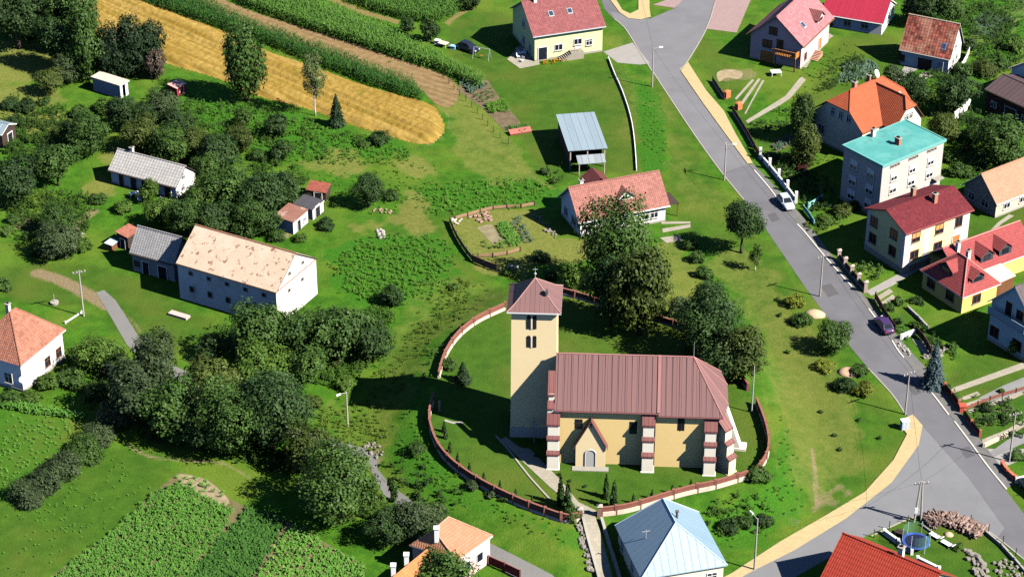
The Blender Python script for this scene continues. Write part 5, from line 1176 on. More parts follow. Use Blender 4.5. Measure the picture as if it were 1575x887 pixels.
for i in range(4): k.tube(c[i], c2[i], .06, n=6).tube(c2[i], apx, .06, n=6)
k.build('ridge_cap', plain('pale ridge metal', (.4, .22, .21, 1)), troof)
MB().tube((TW/2, TW/2, ap-.1), (TW/2, TW/2, ap+1.5), .05, .02).lathe([(.02, 0), (.16, .1), (.16, .2), (.02, .3)], 10, 0, (TW/2, TW/2, ap+.45)).bar((TW/2-.3, TW/2, ap+1.2), (TW/2+.3, TW/2, ap+1.2), .05).build('finial', STEEL, troof)
MB().box(4.2, 1.1, kz+1.0, 4.5, 1.5, kz+1.7).build('roof_hatch', plain('dark metal', (.1, .1, .11, 1)), troof)
def zof(py): return cheight(TW/2, .05, py)
for (zc_, hh_) in ((zof(506), zof(485)-zof(506)), (zof(534), zof(516)-zof(534))):
    for dx in (-.36, .36): cwin(tower, 'F', TW*.5-.28+dx, .06, zc_, .46, hh_, True, None, 'belfry_opening')
    MB().box(TW*.5-.28-.09, .0, zc_, TW*.5-.28+.09, .08, zc_+hh_-.2).build('belfry_mullion', CWW, tower)
    for dx in (-.38, .38):
        o = cwin(tower, 'R', TW-.08, TW*.5+dx, zc_, .46, hh_, True, None, 'belfry_opening', math.pi/2)
cwin(tower, 'F', TW*.55, .07, zof(613), .28, 1.1, False, None, 'slit_window')
# nave / chancel
NE = 8.0
n_l = cl((853, 629), NE); n_r = cl((1013, 637), NE); ch_l = cl((1014, 629), NE+.7); ch_r = cl((1113, 633), NE+.7)
yn = (n_l[1]+n_r[1])/2; yc = (ch_l[1]+ch_r[1])/2; x0, x1, x2 = n_l[0], n_r[0], ch_r[0]
NE_base = cheight(x0+2, yn+.4, 705); print('nave x0 %.1f x1 %.1f x2 %.1f yn %.1f yc %.1f' % (x0, x1, x2, yn, yc), 'foot check h', NE_base)
sl_ = None; yr = yc+5.1
RZ = cheight((x0+x1)/2, yr, 545); sl_ = (RZ-NE)/(yr-yn); NEn = NE; NE = NEn+(yc-yn)*sl_; print('ridge y %.1f z %.1f slope %.2f' % (yr, RZ, sl_))
yN2, yC2 = 2*yr-yn, 2*yr-yc; ov = .4
m = MB(); wx0 = x0+.3
m.box(wx0, yn+ov, -.8, x1-.1, yN2-ov, NEn+.15); m.poly([(wx0, yN2-ov, NEn), (wx0, yn+ov, NEn), (wx0, yr, RZ-.15)]); m.box(x1-.3, yc+ov, -.81, x2-1.0, yC2-ov, NE+.15)
nave = m.build('nave_wall', CW, church)
# faceted east end
ex = x2-ov; hy = 3.2
m = MB(); pts = [(x2-1.2, yc+ov), (ex, yc+ov+.35), (ex+.5, yr-2.0), (ex+.5, yr+2.0), (ex, yC2-ov-.35), (x2-1.2, yC2-ov)]
m.poly([(*p, -.8) for p in pts][::-1]); m.poly([(*p, NE+.1) for p in pts])
for i in range(len(pts)-1): p, q = pts[i], pts[i+1]; m.poly([(*p, -.8), (*q, -.8), (*q, NE+.1), (*p, NE+.1)])
m.build('apse_wall', CW2, church)
m = MB(); xr = cl((1067, 548), RZ)[0]; t = .16
m.slab([(x0, yn, NEn), (x1, yn, NEn), (x1, yr, RZ), (x0, yr, RZ)], t, 0, 1); m.slab([(x1, yN2, NEn), (x0, yN2, NEn), (x0, yr, RZ), (x1, yr, RZ)], t, 0, 1)
m.slab([(x1-.02, yc, NE), (x2, yc, NE), (xr, yr, RZ+.002), (x1-.02, yr, RZ+.002)], t, 0, 1); m.slab([(x2, yC2, NE), (x1-.02, yC2, NE), (x1-.02, yr, RZ+.002), (xr, yr, RZ+.002)], t, 0, 1)
m.slab([(x2, yc, NE), (x2+.7, yr-2.2, NE), (xr, yr, RZ)], t, 0, 1); m.slab([(x2+.7, yr-2.2, NE), (x2+.7, yr+2.2, NE), (xr, yr, RZ)], t, 0, 1); m.slab([(x2+.7, yr+2.2, NE), (x2, yC2, NE), (xr, yr, RZ)], t, 0, 1)
roof = m.build('roof', [CROOF, plain('dark fascia', (.12, .06, .06, 1))], church)
k = MB(); k.tube((x0, yr, RZ), (xr, yr, RZ), .09)
for q in ((x2, yc, NE), (x2+.7, yr-2.2, NE), (x2+.7, yr+2.2, NE), (x2, yC2, NE)): k.tube((xr, yr, RZ), q, .08, n=6)
k.build('ridge_cap', plain('ridge metal', (.32, .15, .145, 1)), roof)
m = MB()                                              # raised verge where the nave roof ends
for (a, b_) in (((x1, yn, NEn), (x1, yr, RZ)), ((x1, yN2, NEn), (x1, yr, RZ))): m.bar((a[0], a[1], a[2]+.05), (b_[0], b_[1], b_[2]+.05), .35, .16)
m.build('verge', plain('verge metal', (.28, .13, .125, 1)), roof)
m = MB()                                              # standing seams
x = x0+.3
while x < x2-.2:
    ya, za = (yn, NEn) if x < x1 else (yc, NE); zt = RZ; yt = yr
    if x > xr: f = (x2-x)/(x2-xr); yt = yc+(yr-yc)*f; zt = NE+(RZ-NE)*f
    if yt-ya > .3:
        m.bar((x, ya+.02, za+.03), (x, yt-.05, zt+.0), .03, .06)
    x += .82
m.build('standing_seam', plain('seam metal', (.165, .086, .084, 1)), roof)
MB().tube((x0, yn-.08, NEn-.1), (x1, yn-.08, NEn-.1), .08, n=6).build('gutter', plain('dark red gutter', (.16, .06, .06, 1)), church); MB().tube((x1, yc-.08, NE-.1), (x2, yc-.08, NE-.1), .08, n=6).build('gutter', plain('dark red gutter', S(0,0,0)), church)
MB().tube((xr, yr, RZ), (xr, yr, RZ+2.2), .035, .015).build('lightning_rod', STEEL, roof)
# west gable parapet with stepped cap
gx = x0-.75
m = MB(); m.box(gx-.1, yn+.1, -.8, x0+.62, yn+1.5, NEn+.1)
m.hexa([(gx, yn+1.0, NEn+.1), (x0-.05, yn+1.0, NEn+.1), (x0-.05, yn+2.2, NEn+.1), (gx, yn+2.2, NEn+.1)], [(gx, yn+1.0, NEn+1.7), (x0-.05, yn+1.0, NEn+1.7), (x0-.05, yn+2.2, NEn+2.6), (gx, yn+2.2, NEn+2.6)])
m.build('west_parapet', CWW, church)
MB().slab([(gx-.12, yn-.05, NEn+.25), (x0+.0, yn-.05, NEn+.25), (x0+.0, yn+1.0, NEn+.75), (gx-.12, yn+1.0, NEn+.75)], .15).build('parapet_cap', CRED, church)
MB().slab([(gx-.12, yn+.9, NEn+1.6), (x0-.02, yn+.9, NEn+1.6), (x0-.02, yn+3.1, NEn+3.7), (gx-.12, yn+3.1, NEn+3.7)], .2).build('parapet_cap', CRED, church)
# windows and porch
def wz(x, y, py): return cheight(x, y, py)
for (px, top, bot) in ((890, 644, 659), (974, 648, 667)):
    z0 = wz(cl((px, 655), 5.5)[0], yn+ov, bot); z1 = wz(cl((px, 655), 5.5)[0], yn+ov, top)
    w = cwin(nave, 'F', cl((px, 655), 5.5)[0], yn+ov, z0, .95, z1-z0, False, None); MB().box(-.03, -.07, 0, .03, -.025, z1-z0).box(-.47, -.06, (z1-z0)*.6, .47, -.026, (z1-z0)*.6+.06).build('glazing_bar', DARKW, w)
cx = cl((1047, 652), 5.5)[0]; z0 = wz(cx, yc+ov, 662); z1 = wz(cx, yc+ov, 642)
w = cwin(nave, 'F', cx, yc+ov, z0, .85, z1-z0, False, None); MB().box(-.03, -.07, 0, .03, -.025, z1-z0).build('glazing_bar', DARKW, w)
pa = cl((885, 717), 0); pb = cl((931, 719), 0); px0, px1, py0 = pa[0], pb[0], (pa[1]+pb[1])/2; pm = (px0+px1)/2; pe = cheight(px0, py0, 684); pt = cheight(pm, py0-.2, 647)
print('porch', px0, px1, py0, pe, pt)
m = MB(); yq = yn+ov+.05
m.poly([(px0, py0, -.8), (px1, py0, -.8), (px1, py0, pe), (pm, py0, pt-.25), (px0, py0, pe)]); m.poly([(px1, py0, -.8), (px1, yq, -.8), (px1, yq, pe), (px1, py0, pe)]); m.poly([(px0, yq, -.8), (px0, py0, -.8), (px0, py0, pe), (px0, yq, pe)])
porch = m.build('porch', CW2, church); e = .25; kk = (pt-.2-pe)/(pm-px0); zE = pe-.05-kk*e
m = MB(); m.slab([(px1+e, py0-e, zE+.2), (px1+e, yq, zE+.2), (pm, yq, pt), (pm, py0-e, pt)], .14); m.slab([(px0-e, yq, zE+.2), (px0-e, py0-e, zE+.2), (pm, py0-e, pt), (pm, yq, pt)], .14)
m.build('porch_roof', CRED, church)
dr = cwin(church, 'F', pm, py0-.005, .1, 1.15, 2.5, True, CWW, 'door'); dr.data.materials[0] = plain('grey church door', (.42, .42, .42, 1), .1, 3, .7)
MB().box(px0-.4, py0-.9, -.8, px1+.4, py0-.02, .12).build('porch_step', CONC, church)
MB().bar((pm, py0-.05, pt-1.1), (pm, py0-.05, pt-.45), .07).bar((pm-.22, py0-.05, pt-.65), (pm+.22, py0-.05, pt-.65), .07).build('cross', DARKW, porch)
def buttress(x, y, w=1.45, d=1.7, top=NE-1.2, rot=0.0, tiers=3, side=CWW):
    """three-stage stepped buttress leaning on the wall at (x, y), projecting along -y turned by rot"""
    if tiers == 1:
        m = MB().hexa([(-w/2, -d, -.8), (w/2, -d, -.8), (w/2, .2, -.8), (-w/2, .2, -.8)], [(-w/2+.05, -.55, top+.6), (w/2-.05, -.55, top+.6), (w/2-.05, .2, top+1.3), (-w/2+.05, .2, top+1.3)])
        m.box(-w/2-.12, -d-.3, -.81, w/2+.12, .1, .35); o = m.build('buttress', side, church); o.location = (x, y, 0); o.rotation_euler = (0, 0, rot); return o
    m = MB(); cs = []; zs = [0, top*.36, top*.68, top]; ds = [d, d*.8, d*.62]
    for k in range(3):
        dk = ds[k]; m.box(-w/2+.02*k, -dk, zs[k]-(.8 if k == 0 else -.001), w/2-.02*k, .1, zs[k+1])
        nd = ds[k+1] if k < 2 else .0; e = .1; z = zs[k+1]
        c = MB(); cs.append(c)
        if k < 2: c.slab([(-w/2-e, -dk-e, z+.05), (w/2+e, -dk-e, z+.05), (w/2+e, -nd+.02, z+.4), (-w/2-e, -nd+.02, z+.4)], .22)
        else: c.slab([(-w/2-e, -dk-e, z+.0), (w/2+e, -dk-e, z+.0), (w/2+e, .05, z+1.3), (-w/2-e, .05, z+1.3)], .25)
    m.box(-w/2-.12, -d-.15, -.81, w/2+.12, .08, .12)
    o = m.build('buttress', side, church); o.location = (x, y, 0); o.rotation_euler = (0, 0, rot); [q.build('buttress_cap', CRED, o) for q in cs]; return o
buttress(cl((851, 709), 0)[0], yn+.15, 1.4, 1.3, NEn-1.6); buttress(cl((998, 720), 0)[0]-.2, yn+ov, 1.4, 1.5, NEn-1.4); buttress(cl((1090, 720), 0)[0], yc+ov, 1.4, 1.6, NE-1.6)
buttress(ex+.15, yc+ov+.5, 1.3, 2.2, NE-1.6, R(48), 3, CW2); buttress(ex+.45, yr+.2, 1.3, 3.0, NE-2.2, R(82), 1); buttress(ex-.1, yC2-ov-.6, 1.4, 2.2, NE-1.6, R(135), 1)
MB().tube((cl((821, 690), 0)[0], -1.2, 0), (cl((821, 690), 0)[0], -1.2, 2.6), .05).box(cl((821, 690), 0)[0]-.25, -1.3, 2.6, cl((821, 690), 0)[0]+.25, -1.1, 3.1).build('lamp_post', STEEL)
lp = bpy.data.objects['lamp_post']; lp.location = (c0.x, c0.y, CZ); lp.rotation_euler = (0, 0, CH_ANG); tag(lp, 'small dark lamp post standing in front of the church tower', 'lamp')
# ------------------------------------------------------------------ trees
def leaf_quads(C, Nrm, size, rs, jitter=.6, asp=1.5):
    """one bent leaf-clump quad per centre"""
    n = len(C); Nn = Nrm+rs.normal(0, jitter, (n, 3)); Nn /= np.linalg.norm(Nn, axis=1)[:, None]
    a = np.cross(Nn, rs.normal(0, 1, (n, 3))); a /= np.linalg.norm(a, axis=1)[:, None]; b = np.cross(Nn, a)
    s = size*rs.uniform(.55, 1.35, n)[:, None]
    a = a*s*asp*.5; b = b*s*.5; k = Nn*s*rs.uniform(-.25, .25, n)[:, None]
    V = np.stack([C-a, C-b+k, C+a, C+b+k], 1).reshape(-1, 3); i = np.arange(n)*4
    return V, np.stack([i, i+1, i+2, i+3], 1)
def crown_lobes(seed, nl, N, size, shape='round', spread=.62, lr=(.26, .44), inner=.16):
    rs = np.random.RandomState(seed); c = []
    for i in range(nl):
        for _ in range(60):
            p = rs.uniform(-1, 1, 3)
            if np.linalg.norm(p) > 1: continue
            if shape == 'bush': p[2] = abs(p[2])*1.15-.55
            if shape == 'column': p = p*np.array([.75, .75, 1.25])
            if shape == 'crown': p[2] = p[2]*.9+.1*(1-np.hypot(p[0], p[1]))
            p = p*spread/max(.55, np.linalg.norm(p)**.55)
            if all(np.linalg.norm(p-q) > .22 for q in c): c.append(p); break
    c = np.array(c)*rs.uniform(.7, 1.2, (len(c), 1)); r = rs.uniform(lr[0]*.8, lr[1]*1.08, len(c))
    M = int(N/11*1.9); w = r**2; k = rs.choice(len(c), M, p=w/w.sum())
    d = rs.normal(0, 1, (M, 3)); d /= np.linalg.norm(d, axis=1)[:, None]
    Q = c[k]+d*(r[k]*rs.uniform(.78, 1.1, M))[:, None]
    dist = np.linalg.norm(Q[:, None, :]-c[None], axis=2)/r[None]; dist[np.arange(M), k] = 9
    keep = (dist.min(1) > .82) | (rs.uniform(0, 1, M) < inner); Q, d = Q[keep][:N//11], d[keep][:N//11]
    tilt = d+rs.normal(0, .36, d.shape)                       # every twig has its own set
    P = np.repeat(Q, 11, 0); n_ = len(P); P = P+rs.normal(0, 1, (n_, 3))*np.array([.068, .068, .05])*(1+.4*rs.uniform(0, 1, (n_, 1)))
    out = np.repeat(tilt, 11, 0)*.8+P/np.maximum(np.linalg.norm(P, axis=1)[:, None], .2)*.3+np.array([0, 0, .4])
    V, F = leaf_quads(P, out, size, rs, .32)
    return V, F, c
def cone_crown(seed, N, size, layers=15, pw=.85, ragged=.35, arms=9):
    rs = np.random.RandomState(seed); z = 1-np.sqrt(rs.uniform(0, 1, N)); lay = z*layers; fr = lay-np.floor(lay); li = np.floor(lay)
    rr = (1-z)**pw*(1-ragged*fr); ph = rs.uniform(0, 6.283, layers+1)[li.astype(int)]; sc = rs.uniform(.78, 1.12, (layers+1, arms))
    a = rs.uniform(0, 6.283, N); arm = ((a+ph)/6.283*arms) % arms; ai = arm.astype(int) % arms; off = np.abs(arm-np.floor(arm)-.5)*2
    rr = rr*sc[li.astype(int), ai]*(1-.38*off**1.5); t = rs.uniform(0, 1, N)**.45; rad = rr*t
    P = np.stack([rad*np.cos(a), rad*np.sin(a), z*2-1-.10*t*(1-z)], 1)
    out = np.stack([np.cos(a)*.5, np.sin(a)*.5, np.full(N, .8)], 1)
    return leaf_quads(P, out, size, rs, .35, 2.0)
def trunk_mesh(name, mat, lobes, hgt, r0, seed, nb=7, wob=.06, lean=0.0):
    """tapered, slightly crooked trunk with limbs towards the crown's clumps; unit = crown radius, crown centre at z = 0, ground at -hgt"""
    rs = np.random.RandomState(seed); m = MB(); pts = []
    for i in range(6):
        t = i/5; pts.append(Vector((rs.normal(0, wob)*t, rs.normal(0, wob)*t, -hgt+t*(hgt+.25))))
    for i in range(5): m.tube(pts[i], pts[i+1], r0*(1-.16*i)*(1.25 if i == 0 else 1), r0*(1-.16*(i+1)), 7, cap=(i in (0, 4)))
    idx = rs.permutation(len(lobes))[:nb]
    for j in idx:
        p = pts[rs.randint(2, 5)]; q = Vector(lobes[j])*.95; mid = (p+q)/2+Vector((0, 0, -.08))
        m.tube(p, mid, r0*.5, r0*.32, 5, cap=False).tube(mid, q, r0*.32, r0*.1, 5, cap=False)
    return m.mesh(name, mat, True, False)
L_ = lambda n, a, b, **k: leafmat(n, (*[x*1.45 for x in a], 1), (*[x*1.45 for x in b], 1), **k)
LM = {
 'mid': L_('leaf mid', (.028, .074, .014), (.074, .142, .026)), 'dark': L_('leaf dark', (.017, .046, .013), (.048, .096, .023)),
 'light': L_('leaf light', (.045, .105, .014), (.105, .19, .028)), 'grey': L_('leaf grey green', (.03, .058, .022), (.078, .115, .044)),
 'olive': L_('leaf olive', (.038, .068, .013), (.092, .125, .024)), 'yellow': L_('leaf yellow', (.1, .14, .014), (.2, .235, .028)),
 'spruce': L_('spruce needle', (.01, .028, .011), (.028, .06, .02), hue=.3), 'blue': L_('blue spruce needle', (.05, .09, .1), (.14, .21, .23), hue=.3),
 'thuja': L_('thuja leaf', (.018, .05, .01), (.045, .095, .018), hue=.3), 'dead': L_('dead needles', (.07, .055, .042), (.14, .108, .083), hue=.3),
 'birch': L_('birch leaf', (.05, .085, .025), (.12, .16, .055)), 'purple': L_('purple leaf', (.05, .014, .012), (.1, .035, .03))}
PROTO = {}
def proto(kind, cls, var):
    key = (kind, cls, var)
    if key in PROTO: return PROTO[key]
    sd = hash((len(kind)*131+ord(kind[0])*7+ord(kind[-1]), cls, var)) % 9973
    big = {0: (.17, 1000), 1: (.1, 3000), 2: (.066, 6800), 3: (.05, 13500)}[cls]; lob = None
    if kind == 'tree': V, F, lob = crown_lobes(sd, [11, 17, 26, 34][cls], big[1], big[0], 'crown', .66, (.25, .42) if cls > 1 else (.28, .48))
    elif kind == 'bush': V, F, lob = crown_lobes(sd, [8, 12, 18, 22][cls], big[1], big[0], 'bush', .62, (.3, .48))
    elif kind == 'column': V, F, lob = crown_lobes(sd, [9, 16, 26, 34][cls], big[1], big[0], 'column', .62, (.26, .4))
    elif kind == 'airy': V, F, lob = crown_lobes(sd, [12, 20, 30, 36][cls], int(big[1]*.55), big[0]*.95, 'column', .74, (.16, .3), .3)
    elif kind == 'spruce': V, F = cone_crown(sd, int(big[1]*1.1), big[0]*1.05, [9, 12, 16, 18][cls])
    elif kind == 'fir': V, F = cone_crown(sd, int(big[1]*1.2), big[0]*1.0, [9, 12, 16, 18][cls], .6, .2, 7)
    elif kind == 'thuja': V, F = cone_crown(sd, 700, .3, 8, .55, .1, 6)
    if lob is None: lob = np.array([[.3*math.cos(i), .3*math.sin(i), -.6+.12*i] for i in range(8)])
    me = mesh_np(kind+' crown', V, F, LM['mid'])
    bark = BIRCHB if kind == 'airy' else BARK
    h0 = {'tree': 1.5, 'bush': .9, 'column': 1.25, 'airy': 1.5, 'spruce': 1.15, 'fir': 1.12, 'thuja': 1.2}[kind]
    tm = trunk_mesh(kind+' trunk', bark, lob, h0, {'tree': .07, 'bush': .05, 'column': .08, 'airy': .05, 'spruce': .05, 'fir': .06, 'thuja': .08}[kind], sd, {'bush': 5, 'spruce': 0, 'fir': 0, 'thuja': 2}.get(kind, 9))
    PROTO[key] = (me, tm, h0); return PROTO[key]
NAMES = {'tree': 'deciduous_tree', 'bush': 'bush', 'column': 'columnar_tree', 'airy': 'birch', 'spruce': 'spruce', 'fir': 'conifer', 'thuja': 'thuja'}
CATS = {'tree': 'tree', 'bush': 'bush', 'column': 'tree', 'airy': 'tree', 'spruce': 'tree', 'fir': 'tree', 'thuja': 'shrub'}
_tn = [0]
def T(kind, cx, cy, rx, label, mat='mid', asp=None, clear=None, group=None, name=None, foot=False):
    """crown centre pixel, crown half-width in photo pixels"""
    asp = asp or {'tree': 1.0, 'bush': .8, 'column': 2.0, 'airy': 1.9, 'spruce': 1.7, 'fir': 1.8, 'thuja': 2.6}[kind]
    clear = clear if clear is not None else {'tree': .3, 'bush': -.28, 'column': .0, 'airy': .6, 'spruce': .1, 'fir': .05, 'thuja': .0}[kind]
    rx *= {'tree': 1.14, 'column': 1.12, 'airy': 1.1, 'spruce': 1.08, 'bush': 1.12, 'fir': 1.15, 'thuja': 1.15}[kind] if rx > 7 else 1.0
    Rr = rx/pxm((cx, cy), 2); rz = Rr*asp; zc = rz+clear*Rr
    if kind == 'bush': zc = rz*.55
    if foot: g = G(cx, cy); x, y, zg = g
    else:
        zg = 0.0
        for _ in range(6): q = unproj((cx, cy), zg+zc); zg = .5*zg+.5*H(*q)
        x, y = q; zg = H(x, y)
    cls = 0 if Rr < 1.0 else 1 if Rr < 2.3 else 2 if Rr < 4.6 else 3
    _tn[0] += 1; me, tm, h0 = proto(kind, cls, _tn[0] % 3)
    rz_ = random.Random(_tn[0]).uniform(0, 6.28)
    root = thing(name or NAMES[kind], label, CATS[kind], (x, y, zg), rz_, group)
    t = link('trunk' if kind not in ('bush',) else 'stem', tm, root); t.location = (0, 0, zc); k = (zc+.15)/h0; t.scale = (Rr, Rr, k)
    c = link('crown' if kind not in ('bush',) else 'foliage', me, root); c.location = (0, 0, zc); c.scale = (Rr, Rr, rz)
    c.material_slots[0].link = 'OBJECT'; c.material_slots[0].material = LM[mat]
    return root
# --- wood in the top left corner
T('tree', 22, 12, 42, 'dark leafy tree filling the top left corner', 'dark', 1.1); T('tree', 70, 5, 36, 'dark tree at the top edge, second from the corner', 'dark', 1.0)
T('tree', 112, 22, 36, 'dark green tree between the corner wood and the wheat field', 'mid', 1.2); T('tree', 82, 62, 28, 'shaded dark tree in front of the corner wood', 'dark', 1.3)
T('column', 130, 66, 34, 'tall bright green tree left of the dark conifers', 'mid', 1.6); T('tree', 105, 102, 20, 'small grey-green tree in front of the tall bright green one', 'grey')
T('column', 170, 78, 27, 'leftmost of the tall dark conifers behind the flat-roofed shed', 'spruce', 1.55, name='conifer'); T('column', 198, 70, 29, 'tallest dark conifer behind the flat-roofed shed', 'spruce', 1.6, name='conifer'); T('column', 228, 70, 26, 'rightmost dark conifer by the wheat field edge', 'spruce', 1.55, name='conifer')
T('column', 238, 96, 16, 'dead brown conifer at the right of the dark conifer group', 'dead', 1.6, name='dead_conifer'); T('tree', 76, 122, 20, 'small crooked tree on the dry meadow with airy branches', 'olive', .8)
T('bush', 46, 48, 22, 'green bush on the meadow edge below the corner wood', 'mid'); T('bush', 14, 43, 16, 'bright green bush at the left edge above the dry meadow', 'light'); T('bush', 68, 70, 12, 'yellowish bush between dry meadow and shaded wood', 'olive')
T('bush', 140, 106, 16, 'yellow-green bush left of the flat-roofed shed', 'light'); T('bush', 110, 118, 12, 'light bush beside the crooked meadow tree', 'light')
T('bush', 40, 163, 15, 'round dark bush above the blue-roofed shed', 'dark'); T('bush', 14, 160, 14, 'dark bush at the left edge by the blue roof', 'dark'); T('bush', 68, 155, 10, 'little bush on the dry grass strip', 'mid'); T('bush', 26, 186, 12, 'bush right beside the blue-roofed shed', 'dark')
# --- orchard around the cottage
g_ = 'orchard trees around the cottage'
T('tree', 187, 172, 26, 'dark rounded tree just below the flat-roofed shed', 'dark', .9, .1, g_); T('bush', 160, 165, 18, 'bright bush at the corner of the flat-roofed shed', 'light'); T('bush', 122, 172, 14, 'bush at the lawn edge left of the flat-roofed shed', 'mid')
T('tree', 136, 205, 29, 'round light green tree on the lawn left of the cottage roof', 'mid', .95, .15, g_); T('tree', 108, 200, 14, 'slim dark tree touching the round light green tree', 'dark')
T('tree', 250, 163, 25, 'dark bluish tree below the tiny red hut', 'grey', .95, .1, g_); T('tree', 222, 180, 22, 'dark tree between flat-roofed shed and red hut', 'dark', .9, .1, g_); T('tree', 272, 190, 24, 'dark green tree in the orchard right of the bluish tree', 'dark', .9, .1, g_)
T('tree', 216, 205, 28, 'olive tree right behind the cottage chimney', 'olive', .9, .1, g_); T('tree', 262, 222, 30, 'large olive tree behind the right half of the cottage', 'mid', .9, .1, g_); T('tree', 300, 222, 26, 'olive tree in mid orchard right of the cottage', 'olive', .9, .1, g_)
T('tree', 335, 232, 28, 'dark tree in the middle of the orchard', 'dark', .9, .1, g_); T('tree', 368, 212, 22, 'light tree at the upper right of the orchard', 'olive', .9, .1, g_); T('tree', 320, 255, 22, 'small dark tree by the cottage gable', 'mid', .9, .1, g_)
T('tree', 352, 286, 36, 'large tree below the mown orchard strip', 'mid', .9, .1, g_); T('tree', 400, 300, 34, 'dark tree at the lower right orchard edge', 'dark', .95, .1, g_); T('tree', 438, 292, 26, 'very dark tree beside the red-roofed open shed', 'dark', .95, .1, g_)
T('tree', 312, 300, 26, 'tree hiding the white cottage gable', 'light', .9, .1, g_); T('tree', 282, 332, 28, 'tree between the cottage and the barn roof', 'mid', .9, .1, g_); T('tree', 246, 325, 22, 'light tree in front of the cottage right end', 'light', .9, .1, g_)
T('tree', 330, 335, 28, 'dark tree right behind the barn ridge', 'dark', .9, .1, g_); T('tree', 384, 336, 28, 'tree behind the barn gable', 'mid', .95, .1, g_); T('tree', 228, 293, 13, 'slim young tree before the cottage windows', 'light', 1.3, .2); T('tree', 415, 340, 16, 'small tree against the rusty-roofed shed', 'dark')
T('bush', 425, 362, 14, 'bush below the rusty-roofed shed', 'mid'); T('bush', 500, 345, 14, 'bush growing beside the white shed gable', 'dark'); T('bush', 462, 366, 10, 'low bush in front of the garden sheds', 'light')
T('tree', 429, 191, 18, 'lone dark tree in the tall weeds', 'dark', .9, .1); T('tree', 431, 231, 15, 'small dark round tree below the lone weed tree', 'dark', .9, .1); T('tree', 374, 180, 12, 'little tree below the big poplar shadow', 'mid'); T('bush', 395, 238, 13, 'bush beside the small dark orchard-edge tree', 'mid')
T('tree', 566, 292, 22, 'dense dark round tree alone on the rough meadow', 'dark', 1.1, .1); T('bush', 603, 300, 12, 'light bush beside the dense dark round tree', 'mid'); T('bush', 586, 213, 17, 'dark bush at the lower edge of the wheat', 'dark'); T('bush', 560, 222, 10, 'low bush left of the wheat-edge bush', 'mid')
T('column', 376, 92, 36, 'tall dark poplar-like tree standing before the wheat', 'mid', 1.55, .15); T('airy', 482, 112, 20, 'birch with a long white trunk in front of the wheat', 'birch', 1.75, 1.5); T('spruce', 517, 168, 17, 'small dark spruce beside the birch', 'spruce', 1.45, .1)
T('tree', 627, 39, 12, 'left one of two dark trees in the corn by the black car', 'dark'); T('tree', 662, 46, 14, 'right one of two dark trees by the black car', 'dark'); T('tree', 726, 0, 12, 'dark tree at the top edge left of the yellow-green house', 'dark')
T('bush', 838, 262, 9, 'dark bush at the lower left corner of the metal-roofed shed', 'dark'); T('bush', 852, 276, 8, 'light bush between the metal-roofed shed and the salmon roof', 'light')
# --- left edge
T('tree', 86, 252, 30, 'round tree on the lawn left of the cottage', 'mid', .95, .15); T('tree', 20, 276, 34, 'big dark tree at the left edge beside the cottage lawn', 'dark', 1.0, .1); T('tree', 66, 236, 11, 'slim tree behind the round lawn tree', 'dark', 1.3)
T('tree', 86, 338, 26, 'bushy tree on the garden path left of the grey slate shed', 'mid', .9, .05); T('tree', 88, 372, 30, 'dark grey-green tree on the lawn by the sheds', 'grey', .85, .0); T('bush', 125, 378, 16, 'bush at the right of the dark lawn tree', 'light'); T('bush', 52, 384, 14, 'bush at the left of the dark lawn tree', 'mid')
T('bush', 150, 306, 13, 'bush beside the dug garden path', 'mid'); T('bush', 190, 318, 15, 'bush on the cottage lawn near the white chairs', 'light'); T('bush', 22, 336, 12, 'bush on the bare garden patch', 'mid'); T('bush', 4, 438, 14, 'bush at the left edge above the salmon hipped roof', 'mid'); T('bush', 8, 355, 12, 'low light bush at the left edge garden', 'light')
# --- tree belt along the lane
T('tree', 150, 545, 32, 'light bushy tree right of the salmon hipped house', 'light', .8, .0); T('bush', 108, 582, 20, 'bush under the wall of the salmon hipped house', 'mid'); T('bush', 75, 588, 18, 'bush by the corner of the salmon hipped house', 'light'); T('bush', 48, 610, 16, 'low bush in front of the salmon hipped house', 'light'); T('bush', 15, 612, 16, 'bush at the left edge below the hipped house', 'mid')
T('tree', 238, 555, 36, 'tall grey-green willow-like tree over the lane', 'grey', 1.2, .2); T('tree', 205, 600, 46, 'broad grey-green tree at the left end of the tree belt', 'grey', 1.0, .1); T('tree', 262, 628, 44, 'dark tree in the front row of the belt, below the willow', 'mid', 1.0, .1); T('tree', 325, 592, 40, 'light green tree in the middle of the tree belt', 'olive', 1.0, .1)
T('tree', 322, 536, 20, 'small dark tree at the barn end of the belt', 'dark', .9, .0); T('tree', 400, 512, 44, 'broad tree in front of the barn corner', 'mid', 1.0, .1); T('tree', 455, 520, 38, 'light green tree below the white barn gable', 'mid', 1.0, .1); T('tree', 518, 515, 44, 'big dense tree right of the barn', 'mid', 1.0, .1); T('tree', 570, 522, 30, 'dark rounded tree at the right end of the upper belt', 'dark', 1.1, .05)
T('tree', 602, 456, 18, 'dark shrubby tree alone on the weedy slope', 'dark', .8, .0); T('tree', 395, 560, 40, 'bright tree in the second row of the belt', 'light', .9, .0); T('tree', 350, 640, 50, 'big dark tree at the front of the belt', 'mid', 1.05, .1); T('tree', 415, 628, 56, 'largest dark tree of the belt above the potato field', 'dark', 1.05, .1); T('tree', 475, 560, 32, 'shaded tree between the two rows of the belt', 'mid', .9, .0)
